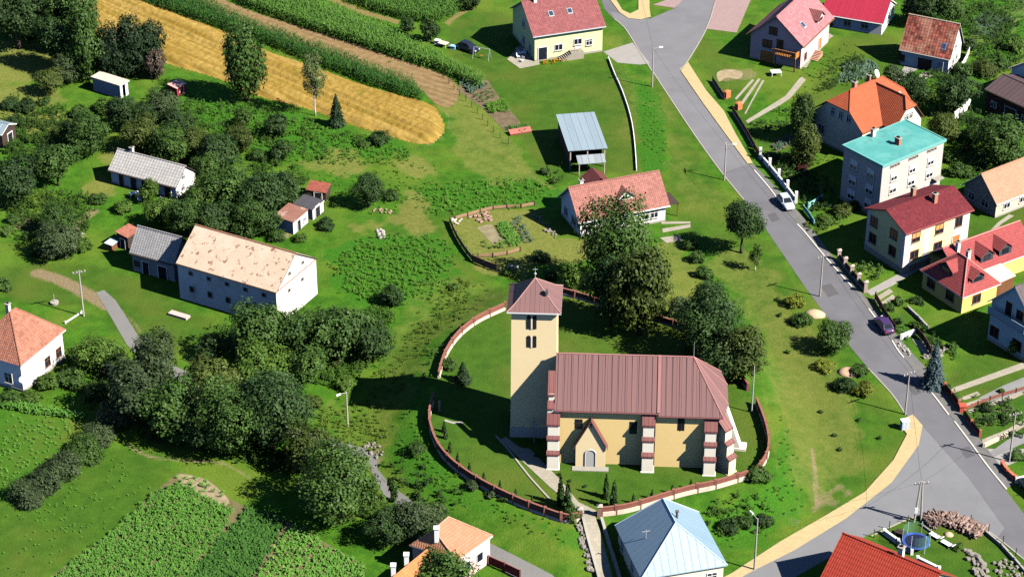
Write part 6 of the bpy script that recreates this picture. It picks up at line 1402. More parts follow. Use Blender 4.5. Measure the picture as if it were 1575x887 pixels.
T('tree', 472, 690, 36, 'olive tree at the right foot of the largest dark tree', 'olive', 1.0, .1); T('tree', 520, 740, 56, 'broad tree beside the lane above the clover field', 'mid', 1.0, .1); T('tree', 300, 660, 34, 'dark tree overhanging the dirt track', 'dark', .9, .05); T('bush', 150, 600, 20, 'bush left of the broad grey-green tree', 'mid'); T('bush', 530, 590, 16, 'light bush at the edge of the tower shadow', 'light'); T('bush', 480, 618, 16, 'yellow-green bush by the lamp pole of the lane', 'olive')
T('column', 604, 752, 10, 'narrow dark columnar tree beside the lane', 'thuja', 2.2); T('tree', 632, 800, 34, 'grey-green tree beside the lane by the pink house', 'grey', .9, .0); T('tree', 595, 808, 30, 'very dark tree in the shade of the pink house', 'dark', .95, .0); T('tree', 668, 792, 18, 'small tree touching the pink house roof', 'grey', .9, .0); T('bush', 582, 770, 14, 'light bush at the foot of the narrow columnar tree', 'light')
T('tree', 688, 890, 46, 'round leafy tree in front of the pink house at the bottom edge', 'mid', .8, .0)
hg = 'bushes of the hedge across the clover meadow'
for i, (x, y, r, w) in enumerate(((176, 638, 26, 'topmost bush of the long hedge, under the tree belt'), (152, 668, 26, 'second bush from the top of the long hedge'), (126, 692, 27, 'third bush from the top of the long hedge'), (98, 716, 28, 'middle bush of the long hedge, before its lower end'), (70, 738, 28, 'bush next to the lower end of the long hedge'), (42, 758, 27, 'lowest bush of the long hedge near the left edge'))):
    T('bush', x, y, r, w, 'grey' if i != 2 else 'mid', .85, group=hg)
# --- middle: the great trees behind the church
T('tree', 948, 372, 47, 'left half of the giant tree pair behind the church, dark crown before the salmon roof', 'mid', 1.5, .1, 'tall trees behind the church'); T('tree', 985, 446, 44, 'right half of the giant tree pair, olive crown reaching down to the church', 'olive', 1.5, .05, 'tall trees behind the church'); T('tree', 940, 448, 34, 'lower dark tree leaning on the giant tree pair', 'dark', 1.5, .05, 'tall trees behind the church')
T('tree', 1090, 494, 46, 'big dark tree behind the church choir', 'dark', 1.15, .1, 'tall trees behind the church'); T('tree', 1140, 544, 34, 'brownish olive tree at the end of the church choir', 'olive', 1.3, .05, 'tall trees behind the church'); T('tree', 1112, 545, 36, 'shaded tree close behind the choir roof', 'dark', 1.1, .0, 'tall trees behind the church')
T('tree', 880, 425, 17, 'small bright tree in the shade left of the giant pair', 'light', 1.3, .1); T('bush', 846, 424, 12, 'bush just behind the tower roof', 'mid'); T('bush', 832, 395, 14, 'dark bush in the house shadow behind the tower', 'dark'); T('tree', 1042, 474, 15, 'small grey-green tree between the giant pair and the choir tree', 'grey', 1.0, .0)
T('tree', 1143, 338, 29, 'round lollipop-shaped tree on the roadside lawn', 'dark', 1.0, .75); T('airy', 1163, 392, 14, 'thin airy sapling below the round roadside tree', 'light', 1.2, .6); 
for i, (x, y, r, w) in enumerate(((1062, 376, 11, 'top bush of the short hedge beside the stone steps'), (1072, 396, 12, 'middle bush of the short hedge below the steps'), (1084, 420, 13, 'lower bush of the short hedge towards the choir tree'), (1092, 440, 11, 'last bush of the short hedge, by the choir tree'))): T('bush', x, y, r, w, 'mid', 1.0, group='bushes of the short hedge')
T('bush', 1222, 464, 15, 'yellow shrub on the roadside lawn by the pale mound', 'yellow'); T('bush', 1234, 490, 17, 'dark green shrub below the pale mound', 'mid'); T('tree', 1284, 516, 25, 'round green tree at the kerb of the main road', 'mid', 1.0, .0)
T('bush', 1268, 563, 16, 'autumn-yellow flat shrub left of the sandy mound', 'yellow', .6); T('bush', 1300, 590, 18, 'dark purple-brown shrub below the sandy mound', 'dark'); T('bush', 1329, 598, 15, 'bright yellow-green shrub near the road corner', 'yellow', .9); T('bush', 1322, 570, 14, 'green shrub between sandy mound and the road', 'mid')
for i, (x, y, w) in enumerate(((1322, 645, 'young conifer with a dark foot on the lawn near the corner'), (1352, 672, 'low dark plant on the lawn near the pavement'), (1262, 632, 'thin sapling on the worn slope'), (1283, 668, 'small sapling with a dark shadow in the middle of the slope'), (1293, 690, 'lowest sapling on the slope'), (1196, 460, 'tiny bush on the lawn left of the yellow shrub'), (1200, 484, 'tiny dark bush on the lawn right of the choir tree'), (1212, 540, 'small bush on the mown lawn by the round kerb tree'))): T('bush', x, y, 4.8, w, 'mid', 1.0)
T('spruce', 1438, 560, 25, 'blue spruce leaning over the roadside wall', 'blue', 1.45, .05)
# --- right-hand gardens
T('column', 1233, 180, 23, 'tall columnar conifer, upper one of two before the orange-roofed house', 'thuja', 1.7); T('column', 1240, 222, 25, 'bushy columnar conifer, lower one of two before the orange-roofed house', 'olive', 1.3)
T('tree', 1402, 142, 27, 'loose tree right behind the orange roof', 'dark', .95, .1); T('tree', 1472, 145, 28, 'dark tree between the old tiled house and the brown shed', 'dark', 1.0, .1); T('tree', 1452, 196, 22, 'brownish tree right of the turquoise roof', 'olive', 1.0, .1); T('tree', 1542, 214, 36, 'big round fruit tree behind the light salmon roof', 'mid', .95, .1); T('tree', 1505, 200, 20, 'small tree left of the big round fruit tree', 'mid', .9, .1)
T('tree', 1425, 8, 24, 'dark tree at the top edge behind the old tiled house', 'dark'); T('tree', 1460, 12, 22, 'olive tree at the top edge right of the old tiled house', 'mid'); T('tree', 1402, 14, 16, 'dark tree between crimson roof and old tiled house', 'dark'); T('bush', 1510, 104, 20, 'bush on the bank right of the old tiled house', 'olive'); T('bush', 1480, 108, 16, 'bush below the old tiled house gable', 'mid'); T('bush', 1535, 98, 16, 'bush on the bank above the brown shed', 'mid'); T('bush', 1490, 68, 12, 'bush beside the kitchen garden at top right', 'dark'); T('bush', 1562, 70, 18, 'bright bush at the right edge above the sheds', 'light')
T('bush', 1478, 262, 18, 'bush in the garden behind the maroon roof', 'mid'); T('bush', 1508, 250, 16, 'bush beside the light salmon gable', 'mid'); T('bush', 1462, 240, 14, 'light bush right of the turquoise-roofed block', 'light'); T('tree', 1375, 112, 14, 'small bare-looking tree by the pale terrace', 'grey', .9)
T('bush', 1268, 338, 13, 'light bush in the front garden of the turquoise-roofed block', 'light'); T('bush', 1296, 324, 15, 'olive bush beside the turquoise-roofed block', 'olive'); T('bush', 1318, 316, 12, 'olive bush touching the maroon roof corner', 'olive'); T('bush', 1212, 245, 11, 'yellow-green shrub behind the white roadside fence', 'yellow', 1.2); T('bush', 1235, 258, 10, 'reddish shrub in the shaded front garden', 'purple'); T('bush', 1188, 240, 10, 'bluish shrub behind the white roadside fence', 'grey')
T('bush', 1385, 462, 9.5, 'larger clipped round bush by the yellow bungalow gate', 'mid', 1.0); T('bush', 1369, 471, 8.5, 'smaller clipped round bush by the yellow bungalow gate', 'mid', 1.0); T('bush', 1381, 494, 9, 'dark shrub on the little lawn behind the purple car', 'dark'); T('bush', 1405, 500, 9, 'shrub at the end of the sloping garden wall', 'light'); T('bush', 1412, 461, 10, 'shaded bush before the yellow bungalow', 'dark'); T('column', 1556, 536, 9, 'pale green clipped cone by the pale blue house', 'light', 1.5)
T('bush', 1462, 530, 10, 'flowering bush at the front of the dark yard', 'mid'); T('bush', 1519, 626, 11, 'dark round bush in the lower right garden', 'dark'); T('bush', 1550, 640, 10, 'dark bush right of the round one in the lower right garden', 'mid'); T('bush', 1564, 700, 12, 'bush behind the red corner planter', 'mid'); T('bush', 1540, 600, 7, 'tiny bush on the drive edge', 'mid'); T('bush', 1475, 840, 9, 'green shrub at the head of the rockery', 'light')
# --- church bank
T('spruce', 712, 572, 17, 'dark spiky young spruce on the churchyard lawn beside the tower', 'spruce', 1.0, .0); T('bush', 880, 790, 14, 'green bush left of the churchyard gate', 'mid', 1.1); T('bush', 729, 745, 12, 'pale bush outside the churchyard wall, lower left', 'grey'); T('bush', 1166, 730, 17, 'bush climbing over the churchyard wall on the right', 'mid'); T('bush', 755, 760, 9, 'low bush outside the wall beside the pale one', 'grey'); T('bush', 775, 768, 8, 'smallest bush outside the lower left wall', 'mid')
T('bush', 1120, 808, 15, 'dark bush on the bank by the blue roof', 'dark'); T('bush', 1145, 802, 13, 'bush in the middle of the bank below the church', 'mid'); T('bush', 1176, 800, 14, 'dark bush by the lamp pole on the bank', 'dark'); T('bush', 690, 560, 12, 'weedy bush at the outer foot of the upper wall', 'mid'); T('bush', 640, 690, 14, 'tall weeds clump on the ditch bank', 'mid'); T('bush', 700, 440, 10, 'bush below the garden fence corner', 'light'); T('bush', 786, 418, 12, 'low bright bush beside the white bench', 'light', .6)
tg = 'little thujas planted along the churchyard wall'
for i, (x, y) in enumerate(((683, 664), (686, 674), (692, 695), (704, 713), (722, 728), (744, 742), (769, 755), (793, 768), (818, 778))):
    T('thuja', x, y, 4.4, 'little dark green thuja in the row inside the lower left churchyard wall', 'thuja', 2.3, group=tg, foot=True)
for (x, y) in ((974, 774), (1003, 767), (1034, 759), (1062, 752)): T('thuja', x, y, 4.2, 'little dark green thuja in the row inside the right churchyard wall', 'thuja', 2.2, group='little thujas inside the right wall', foot=True)
for (x, y, r, w) in ((862, 776, 7.2, 'tall slim thuja left of the church path, the rear one'), (873, 786, 7.6, 'tall slim thuja left of the church path, the front one'), (932, 765, 6.9, 'tall slim thuja right of the church path, the rear one'), (944, 781, 7.1, 'tall slim thuja right of the church path, the front one')): T('thuja', x, y, r, w, 'thuja', 3.2, foot=True)
for (x, y, w) in ((860, 730, 'little dark shrub on the lawn nearest the church porch path'), (876, 739, 'little dark shrub in the middle of the lawn before the porch'), (900, 748, 'little dark shrub on the lawn nearest the tall thujas'), (824, 700, 'small shrub at the church path beside the tower'), (842, 712, 'small pale shrub at the foot of the first buttress')): T('bush', x, y, 4, w, 'dark')
# ------------------------------------------------------------------ utility poles and wires
def pole(px, top, label, kind='plain', arm_rot=0.0, mat=None, group=None, r=.13):
    g = G(px); hgt = 6.0; best = 1e9
    for k in range(200):
        z = 2+k*.06; e = abs(proj(g.x, g.y, g.z+z)[1]-top)
        if e < best: best, hgt = e, z
    root = thing('lamp_pole' if kind == 'lamp' else 'utility_pole', label, 'lamp pole' if kind == 'lamp' else 'pole', g, arm_rot, group)
    m = mat or POLEC
    if kind == 'double':
        MB().tube((-.45, 0, -.3), (-.1, 0, hgt), .15, .1).build('pole', m, root); MB().tube((.45, 0, -.3), (.1, 0, hgt), .15, .1).build('pole', m, root)
        b = MB().bar((-.35, 0, 1.8), (.35, 0, 1.8), .12); b.build('brace', m, root); MB().box(-.62, -.28, 1.5, -.2, -.16, 2.3).build('switch_box', plain('box grey', (.5, .52, .53, 1)), root)
    else: MB().tube((0, 0, -.3), (0, 0, hgt), r, r*.65, 10).build('pole', m, root)
    if kind in ('plain', 'double', 'arm'):
        a = MB().bar((-.9, 0, hgt-.35), (.9, 0, hgt-.35), .1).build('crossarm', plain('dark steel', (.12, .12, .12, 1)), root)
        for x in (-.8, -.3, .3, .8): MB().lathe([(.05, 0), (.07, .08), (.05, .2)], 8, 0, (x, 0, hgt-.3)).build('insulator', plain('insulator', (.6, .58, .52, 1)), a)
    if kind in ('lamp', 'arm'):
        a = MB().tube((0, 0, hgt-.15), (0, -1.0, hgt+.1), .04).build('lamp_arm', STEEL, root)
        MB().hexa([(-.13, -1.6, hgt+.02), (.13, -1.6, hgt+.02), (.13, -.9, hgt+.02), (-.13, -.9, hgt+.02)], [(-.08, -1.55, hgt+.17), (.08, -1.55, hgt+.17), (.08, -.95, hgt+.17), (-.08, -.95, hgt+.17)]).build('lamp_head', WHITEP, a)
    return Vector((g.x, g.y, g.z+hgt-.1))
pg = 'concrete poles along the roads'
P1 = pole((129, 486), 416, 'concrete power pole on the lawn beside the bend of the lane', 'plain', R(20))
P2 = pole((535, 656), 602, 'wooden lamp pole standing in the weeds beside the tower shadow', 'lamp', R(-50), plain('pole wood', (.36, .32, .27, 1), .15, 3))
P3 = pole((1003, 134), 74, 'lamp pole at the junction by the concrete drive of the yellow-green house', 'lamp', R(100)); P4 = pole((1114, 277), 222, 'lamp pole on the grass verge opposite the white fence posts', 'arm', R(90))
P5 = pole((1261, 456), 392, 'concrete pole at the kerb opposite the row of brick fence pillars', 'plain', R(30)); P6 = pole((1392, 637), 572, 'concrete pole beside the grey cabinet at the road corner', 'plain', R(30))
P7 = pole((1411, 802), 740, 'twin-legged power pole on the verge near the firewood pile', 'double', R(10)); P8 = pole((1160, 876), 797, 'lamp pole on the pavement below the church bank', 'lamp', R(-150)); P9 = pole((1552, 710), 634, 'slim concrete pole behind the red corner planter', 'plain', R(20))
P10 = pole((1156, 634), 563, 'thin grey metal mast inside the churchyard wall behind the choir', 'mast', 0, STEEL, r=.1)
def wire(a, b, label, sag=.5, off=0):
    a = Vector(a); b = Vector(b); n_ = 14; m = MB(); P = [a.lerp(b, i/n_)+Vector((0, 0, -sag*4*(i/n_)*(1-i/n_))) for i in range(n_+1)]
    for i in range(n_): m.tube(P[i], P[i+1], .014, n=4, cap=False)
    return tag(m.build('power_line', BLACK, uv=False), label, 'cable')
wire(P6, P5, 'overhead wire between the corner pole and the pole up the road'); wire(P7, P6, 'overhead wire from the twin-legged pole to the corner pole'); wire(P7, P9, 'overhead wire from the twin-legged pole across the junction'); wire(P5, P4, 'overhead wire between the two poles of the upper main road'); wire(P4, P3, 'overhead wire up to the lamp pole at the upper junction')
wire(P3, unproj((975, -60), 9).tolist()+[9], 'overhead wire running off the top edge from the upper lamp pole'); wire(P7, P8, 'overhead wire from the twin-legged pole down the side road')
# ------------------------------------------------------------------ churchyard wall
WBASE = plain('pale wall base', (.56, .5, .4, 1), .15, 1.5, .9, stain=(.3, .26, .2, 1)); WRED = plain('red brown fence boards', (.2, .075, .055, 1), .22, 2, .8); WPOST = plain('red brown post', (.24, .1, .075, 1), .2, 3)
def yard_wall(pts, label, hb=.5, hf=.75, n=5, every=3):
    P = W2(spl(pts, n)); P3 = [Vector((p[0], p[1], min(H(p[0], p[1]), MOUND))) for p in P]; ctr = YARD.mean(0)
    root = thing('churchyard_wall', label, 'wall', P3[len(P3)//2]); root_inv = -root.location
    A, B = offset_line(P, -.16), offset_line(P, .16); a2, b2 = offset_line(P, -.06), offset_line(P, .06); c1, c2 = offset_line(P, -.13), offset_line(P, .13); m = MB(); f = MB(); c = MB()
    def q(mb, U, V, z0, z1):
        for i in range(len(P)-1):
            za, zb = P3[i].z, P3[i+1].z; L = [(*U[i], za), (*U[i+1], zb), (*V[i+1], zb), (*V[i], za)]
            mb.hexa([Vector(p)+root_inv+Vector((0, 0, z0)) for p in L], [Vector(p)+root_inv+Vector((0, 0, z1)) for p in L])
    q(m, A, B, -.9, hb); q(f, a2, b2, hb+.002, hb+hf); q(c, c1, c2, hb+hf+.003, hb+hf+.09)
    m.build('base', WBASE, root); f.build('panel', WRED, root); c.build('coping', WPOST, root)
    for i in range(0, len(P), every): p = P3[i]+root_inv; MB().box(p.x-.17, p.y-.17, p.z-.6, p.x+.17, p.y+.17, p.z+hb+hf+.2).build('post', WPOST, root)
yard_wall([(666,618),(661,640),(662,662),(674,693),(700,722),(742,750),(790,774),(830,790),(870,803),(892,799)], 'curved red-brown churchyard wall at the lower left, ending at the gate', .35, .85)
yard_wall([(777,476),(735,496),(705,520),(685,550),(675,582)], 'curved churchyard wall at the upper left running behind the tower', .45, .6)
yard_wall([(925,793),(970,786),(1050,762),(1100,751),(1150,736)], 'pale-footed churchyard wall along the front bank above the blue roof', .6, .6)
yard_wall([(1160,733),(1176,712),(1182,690),(1177,660),(1163,622)], 'churchyard wall on the right side beyond the choir', .3, .8)
yard_wall([(1150,600),(1110,545),(1060,512),(1000,492),(960,482),(905,464),(862,452)], 'churchyard wall behind the nave under the great trees', .3, .7)
g = G(676, 632); m = MB().box(-.14, -.14, -.3, .14, .14, 1.5); o = m.build('gate_post', plain('rose post', (.45, .24, .2, 1))); o.location = g; tag(o, 'single reddish gate post at the shadow edge inside the left wall', 'post')
for (x, y, w) in ((892, 797, 'left gate pillar of the churchyard at the top of the steps'), (922, 793, 'right gate pillar of the churchyard at the top of the steps')):
    g = G(x, y); t = thing('gate_pillar', w, 'pillar', g); MB().box(-.28, -.28, -.6, .28, .28, 1.5).build('shaft', plain('brown pillar', (.25, .15, .12, 1), .2, 3), t); MB().hexa([(-.36, -.36, 1.5), (.36, -.36, 1.5), (.36, .36, 1.5), (-.36, .36, 1.5)], [(-.05, -.05, 1.75), (.05, -.05, 1.75), (.05, .05, 1.75), (-.05, .05, 1.75)]).build('cap', CONC, t)
# stair cheeks down to the road
for (pts, w) in (([(897, 800), (904, 830), (918, 880), (926, 910)], 'pale left cheek wall of the church steps'), ([(925, 800), (934, 830), (950, 880), (958, 910)], 'pale right cheek wall of the church steps')): kerb('cheek_wall', pts, CONC, .35, .55, 3, 'wall', w)
def rocks(name, pts, n, s0, s1, mat, label=None, seed=1, zj=.2):
    rs = np.random.RandomState(seed); P = scatter(pts, 1.0)[:0]; poly = W2(pts); lo, hi = poly.min(0), poly.max(0); m = MB(); c = 0
    while c < n:
        p = rs.uniform(lo, hi)
        if not inpoly(poly, p[None])[0]: continue
        s = rs.uniform(s0, s1); z = H(*p)+rs.uniform(0, zj); k = len(m.v); ico = [(rs.uniform(.7, 1.1)*math.cos(a)*math.cos(b), rs.uniform(.7, 1.1)*math.sin(a)*math.cos(b), .75*math.sin(b)) for b in (-.8, .2, .95) for a in np.arange(5)*1.2566+rs.uniform(0, 1)]
        m.v += [(p[0]+s*x, p[1]+s*y, z+s*q) for x, y, q in ico]
        for r in range(2):
            for i in range(5): j = (i+1) % 5; m.f.append((k+5*r+i, k+5*r+j, k+5*r+5+j, k+5*r+5+i)); m.m.append(0)
        m.f.append(tuple(k+10+i for i in range(5))); m.m.append(0); c += 1
    return tag(m.build(name, mat, uv=False), label, None, kind='stuff')
ROCK = plain('pale rock', (.22, .205, .175, 1), .3, 1.5, .9); ROCKR = plain('reddish rock', (.32, .2, .16, 1), .3, 1.5, .9)
rocks('rocks', [(884, 800), (896, 802), (905, 835), (917, 880), (905, 880), (895, 840)], 60, .2, .45, ROCK); rocks('rocks', [(1482, 847), (1494, 846), (1515, 868), (1528, 890), (1505, 895), (1492, 870)], 70, .2, .5, ROCK, seed=3)
rocks('rocks', [(1525, 868), (1548, 860), (1575, 880), (1575, 900), (1540, 900)], 50, .15, .35, ROCK, seed=4); rocks('rocks', [(1415, 549), (1430, 541), (1442, 538), (1454, 532), (1458, 541), (1425, 552)], 50, .15, .35, ROCK, seed=5); rocks('rocks', [(560, 682), (580, 680), (590, 695), (575, 712), (562, 700)], 40, .1, .3, ROCK, seed=6)
rocks('rocks', [(580, 354), (592, 354), (594, 367), (582, 368)], 16, .2, .45, plain('white rock', (.34, .32, .3, 1), .15), seed=7); rocks('rocks', [(108, 355), (120, 350), (132, 362), (118, 372)], 22, .15, .4, ROCK, seed=8); rocks('rocks', [(720, 334), (750, 326), (758, 340), (728, 344)], 30, .2, .4, ROCKR, seed=9)
rocks('rocks', [(815, 330), (830, 322), (845, 350), (862, 362), (855, 366), (832, 352)], 34, .12, .3, ROCK, seed=10); rocks('rocks', [(1335, 535), (1385, 530), (1400, 540), (1402, 552), (1390, 556)], 0, .1, .2, ROCK); rocks('rubble', [(690, 340), (700, 335), (712, 336), (704, 346)], 14, .15, .3, WBASE, seed=11); rocks('rocks', [(570, 322), (600, 322), (604, 330), (575, 331)], 18, .15, .3, ROCKR, seed=12)
rocks('rocks', [(1374, 524), (1392, 532), (1404, 545), (1398, 548), (1384, 538)], 26, .12, .25, plain('white rock', S(0,0,0)), seed=13)
# firewood heap
def woodpile():
    rs = np.random.RandomState(2); P = W2(spl([(1428, 806), (1445, 799), (1468, 803), (1488, 811), (1508, 822)], 12)); m = MB(); T_ = np.gradient(P, axis=0); T_ /= np.hypot(*T_.T)[:, None]
    for i in range(0, len(P)):
        nrm = np.array([-T_[i][1], T_[i][0]])
        for k in range(13):
            o = rs.uniform(-1.0, 1.0); z = rs.uniform(.05, .95)*(1-.35*abs(o)); c = P[i]+nrm*o+rs.normal(0, .15, 2); a = rs.uniform(-.5, .5)+math.atan2(nrm[1], nrm[0]); l = rs.uniform(.3, .55); d = np.array([math.cos(a), math.sin(a)])*l; r = rs.uniform(.09, .17); dz = rs.uniform(-.15, .15)
            m.tube((*(c-d), z-dz), (*(c+d), z+dz), r, r*.9, 6, m=k % 2)
    return tag(m.build('firewood', [plain('pink split wood', (.3, .21, .18, 1), .3, 3), plain('brown bark wood', (.15, .1, .08, 1), .25, 3)], uv=False), kind='stuff')
woodpile()
# ------------------------------------------------------------------ fences and garden walls
def fence(pts, label, cat='fence', name='fence', h=1.1, pitch=2.2, pmat=None, fmat=None, pw=.16, gap=.12, th=.06, post_h=None, base=None, n=3, ph_shape='box'):
    P = W2(spl(pts, n) if n else pts); seg = np.hypot(*np.diff(P, axis=0).T); cum = np.concatenate([[0], np.cumsum(seg)]); tot = cum[-1]; k = max(1, round(tot/pitch)); pp = [np.array([np.interp(t, cum, P[:, 0]), np.interp(t, cum, P[:, 1])]) for t in np.linspace(0, tot, k+1)]
    c = pp[len(pp)//2]; z0 = H(*c); root = thing(name, label, cat, (c[0], c[1], z0)); o = Vector((c[0], c[1], z0)); P3 = [Vector((p[0], p[1], H(*p)))-o for p in pp]; post_h = post_h or h+.12
    for i, p in enumerate(P3):
        m = MB().box(p.x-pw/2, p.y-pw/2, p.z-.4, p.x+pw/2, p.y+pw/2, p.z+post_h)
        if ph_shape == 'pillar': m.hexa([(p.x-pw*.65, p.y-pw*.65, p.z+post_h), (p.x+pw*.65, p.y-pw*.65, p.z+post_h), (p.x+pw*.65, p.y+pw*.65, p.z+post_h), (p.x-pw*.65, p.y+pw*.65, p.z+post_h)], [(p.x-.03, p.y-.03, p.z+post_h+.2), (p.x+.03, p.y-.03, p.z+post_h+.2), (p.x+.03, p.y+.03, p.z+post_h+.2), (p.x-.03, p.y+.03, p.z+post_h+.2)])
        m.build('post', pmat or DARKW, root)
    if fmat is not None:
        for i in range(len(P3)-1):
            a, b = P3[i], P3[i+1]; d = (b-a).normalized(); a2, b2 = a+d*(pw/2+.005), b-d*(pw/2+.005); nn = Vector((-d.y, d.x, 0))*th/2
            g0 = gap if not base else .35
            MB().hexa([a2-nn+Vector((0, 0, g0)), b2-nn+Vector((0, 0, g0)), b2+nn+Vector((0, 0, g0)), a2+nn+Vector((0, 0, g0))], [a2-nn+Vector((0, 0, h)), b2-nn+Vector((0, 0, h)), b2+nn+Vector((0, 0, h)), a2+nn+Vector((0, 0, h))]).build('panel', fmat, root)
            if base:
                nb = nn/th*.28; MB().hexa([a2-nb+Vector((0, 0, -.4)), b2-nb+Vector((0, 0, -.4)), b2+nb+Vector((0, 0, -.4)), a2+nb+Vector((0, 0, -.4))], [a2-nb+Vector((0, 0, .345)), b2-nb+Vector((0, 0, .345)), b2+nb+Vector((0, 0, .345)), a2+nb+Vector((0, 0, .345))]).build('base_wall', base, root)
    return root
DKF = plain('dark stained boards', (.07, .035, .03, 1), .25, 2); ROSEC = plain('rose coping', (.5, .32, .29, 1)); REDB = plain('red brick', (.4, .12, .07, 1), .25, 3); TEALP = plain('teal paint', (.2, .45, .42, 1), .1); WIRE = plain('chain link grey', (.3, .31, .3, 1))
fence([(1096, 126), (1114, 154)], 'dark fence with pale coping before the stony plot, upper piece', fmat=DKF, base=ROSEC, h=.9); fence([(1127, 173), (1143, 198), (1160, 228)], 'dark roadside fence before the pink house garden', fmat=DKF, base=ROSEC, h=.95)
for (x, y, w) in ((1118, 150, 'orange-red gate pillar at the upper end of the stony drive'), (1136, 168, 'orange-red gate block at the lower end of the stony drive')):
    g = G(x, y); m = MB().box(-.5, -.35, -.3, .5, .35, 1.1); m.hexa([(-.58, -.43, 1.1), (.58, -.43, 1.1), (.58, .43, 1.1), (-.58, .43, 1.1)], [(-.4, -.25, 1.25), (.4, -.25, 1.25), (.4, .25, 1.25), (-.4, .25, 1.25)]); o = m.build('gate_pillar', plain('orange brick', (.5, .16, .07, 1), .2, 4)); o.location = g; o.rotation_euler = (0, 0, R(40)); tag(o, w, 'pillar')
fence([(1160, 230), (1168, 243)], 'short dark red fence piece joining the white-posted fence', fmat=WRED, h=1.1)
fence([(1169, 244), (1190, 268), (1212, 296), (1224, 312)], 'roadside fence with curved white walls and tall white posts', fmat=WHITEP, pmat=WHITEP, h=.85, pitch=3.4, pw=.42, post_h=1.9, th=.25, gap=0)
fence([(1236, 324), (1244, 334), (1252, 347)], 'low teal fence at the front garden before the white car', fmat=TEALP, pmat=TEALP, h=.9); fence([(1243, 321), (1264, 309)], 'teal fence along the garden side behind the white car', fmat=TEALP, pmat=TEALP, h=1.0)
fence([(1290, 400), (1301, 414), (1316, 432), (1331, 449)], 'dark fence between a row of pale-capped brick pillars', fmat=DKF, pmat=plain('pinkish pillar', (.5, .38, .33, 1), .2, 3), h=1.1, pitch=2.6, pw=.5, post_h=1.7, ph_shape='pillar', base=CONC)
fence([(1346, 461), (1352, 470), (1357, 480)], 'reddish gate at the yellow bungalow drive', 'gate', 'gate', fmat=WRED, h=1.2); fence([(1357, 481), (1367, 496), (1377, 511)], 'dark roadside fence behind the purple car', fmat=DKF, h=1.1, base=CONC)
fence([(1385, 522), (1408, 513)], 'white low wall at the corner of the yellow bungalow lawn', 'wall', 'garden_wall', fmat=WHITEP, pmat=WHITEP, h=.8, pitch=3, th=.25, gap=0); fence([(1396, 475), (1412, 490), (1428, 507)], 'pale sloping garden wall before the yellow bungalow', 'wall', 'garden_wall', fmat=CONC, pmat=CONC, h=.5, th=.25, pitch=3, gap=0); fence([(1408, 513), (1420, 526), (1432, 548)], 'dark wire fence below the corner wall by the blue spruce', fmat=DKF, h=1.2)
fence([(1440, 588), (1456, 604), (1474, 627)], 'reddish roadside wall below the blue spruce', 'wall', 'garden_wall', fmat=DKF, base=REDB, pmat=REDB, h=1.15, pw=.3); fence([(1483, 640), (1492, 654), (1507, 672)], 'brown roadside wall before the lower right garden', 'wall', 'garden_wall', fmat=DKF, base=REDB, pmat=REDB, h=1.0, pw=.3)
g = G(1480, 632); o = MB().box(-.4, -.4, -.3, .4, .4, .9).box(-.48, -.48, .9, .48, .48, 1.0).build('gate_pillar', plain('bright red brick', (.5, .08, .05, 1), .2, 3)); o.location = g; tag(o, 'bright red pillar between the two lower roadside walls', 'pillar')
fence([(1485, 631), (1530, 613), (1575, 600), (1600, 590)], 'dark red fence along the side of the grey drive', fmat=WRED, h=.6); fence([(1512, 688), (1545, 672), (1560, 665)], 'low wall of the beige garden terrace', 'wall', 'garden_wall', fmat=plain('beige wall', (.5, .42, .32, 1)), pmat=plain('beige wall', S(0,0,0)), h=.6, th=.3, gap=0, pitch=3)
fence([(1541, 717), (1550, 730), (1562, 740)], 'orange-red planter wall at the right edge of the junction', 'wall', 'planter_wall', fmat=plain('orange red wall', (.5, .14, .08, 1)), pmat=plain('orange red wall', S(0,0,0)), h=.75, th=.4, gap=0, pw=.4); fence([(1562, 742), (1580, 738)], 'pale planter end wall at the right edge', 'wall', 'planter_wall', fmat=WHITEP, pmat=WHITEP, h=.75, th=.3, gap=0)
fence([(936, 92), (946, 118), (955, 137), (966, 168), (973, 197), (977, 232), (979, 263)], 'thin white low fence curving across the lawn from the yellow-green house', fmat=WHITEP, pmat=WHITEP, h=.45, pitch=3, pw=.14, th=.12, gap=0)
RUSTF = plain('rusty wire fence', (.3, .19, .11, 1), .25, 1.5, .9); RUSTD = plain('rusty fence dark', (.24, .13, .08, 1), .25, 1.5)
fence([(692, 342), (700, 362), (713, 384), (727, 402)], 'rusty mesh fence on the left of the kitchen garden', fmat=RUSTF, pmat=DARKW, h=1.0); fence([(727, 403), (745, 411), (764, 418)], 'brown board fence at the lower left corner of the kitchen garden', fmat=RUSTD, pmat=DARKW, h=1.2); fence([(735, 396), (770, 394), (800, 386)], 'rusty mesh fence across the bottom of the kitchen garden', fmat=RUSTF, pmat=DARKW, h=.6); fence([(700, 338), (760, 322), (800, 320), (822, 316)], 'low rusty fence along the top of the kitchen garden', fmat=RUSTF, pmat=DARKW, h=.6)
fence([(683, 120), (700, 140), (730, 170), (760, 205), (782, 222)], 'dark wire fence between the hay meadow and the vegetable beds', fmat=None, pmat=DARKW, h=1.0, pitch=2.4, pw=.1)
fence([(1360, 821), (1382, 837), (1402, 852)], 'long low white wall beside the trampoline', 'wall', 'garden_wall', fmat=WHITEP, pmat=WHITEP, h=.7, th=.35, gap=0, pw=.35, pitch=3); fence([(1411, 863), (1424, 866), (1444, 879)], 'second low white wall below the trampoline', 'wall', 'garden_wall', fmat=WHITEP, pmat=WHITEP, h=.7, th=.35, gap=0, pw=.35, pitch=3)
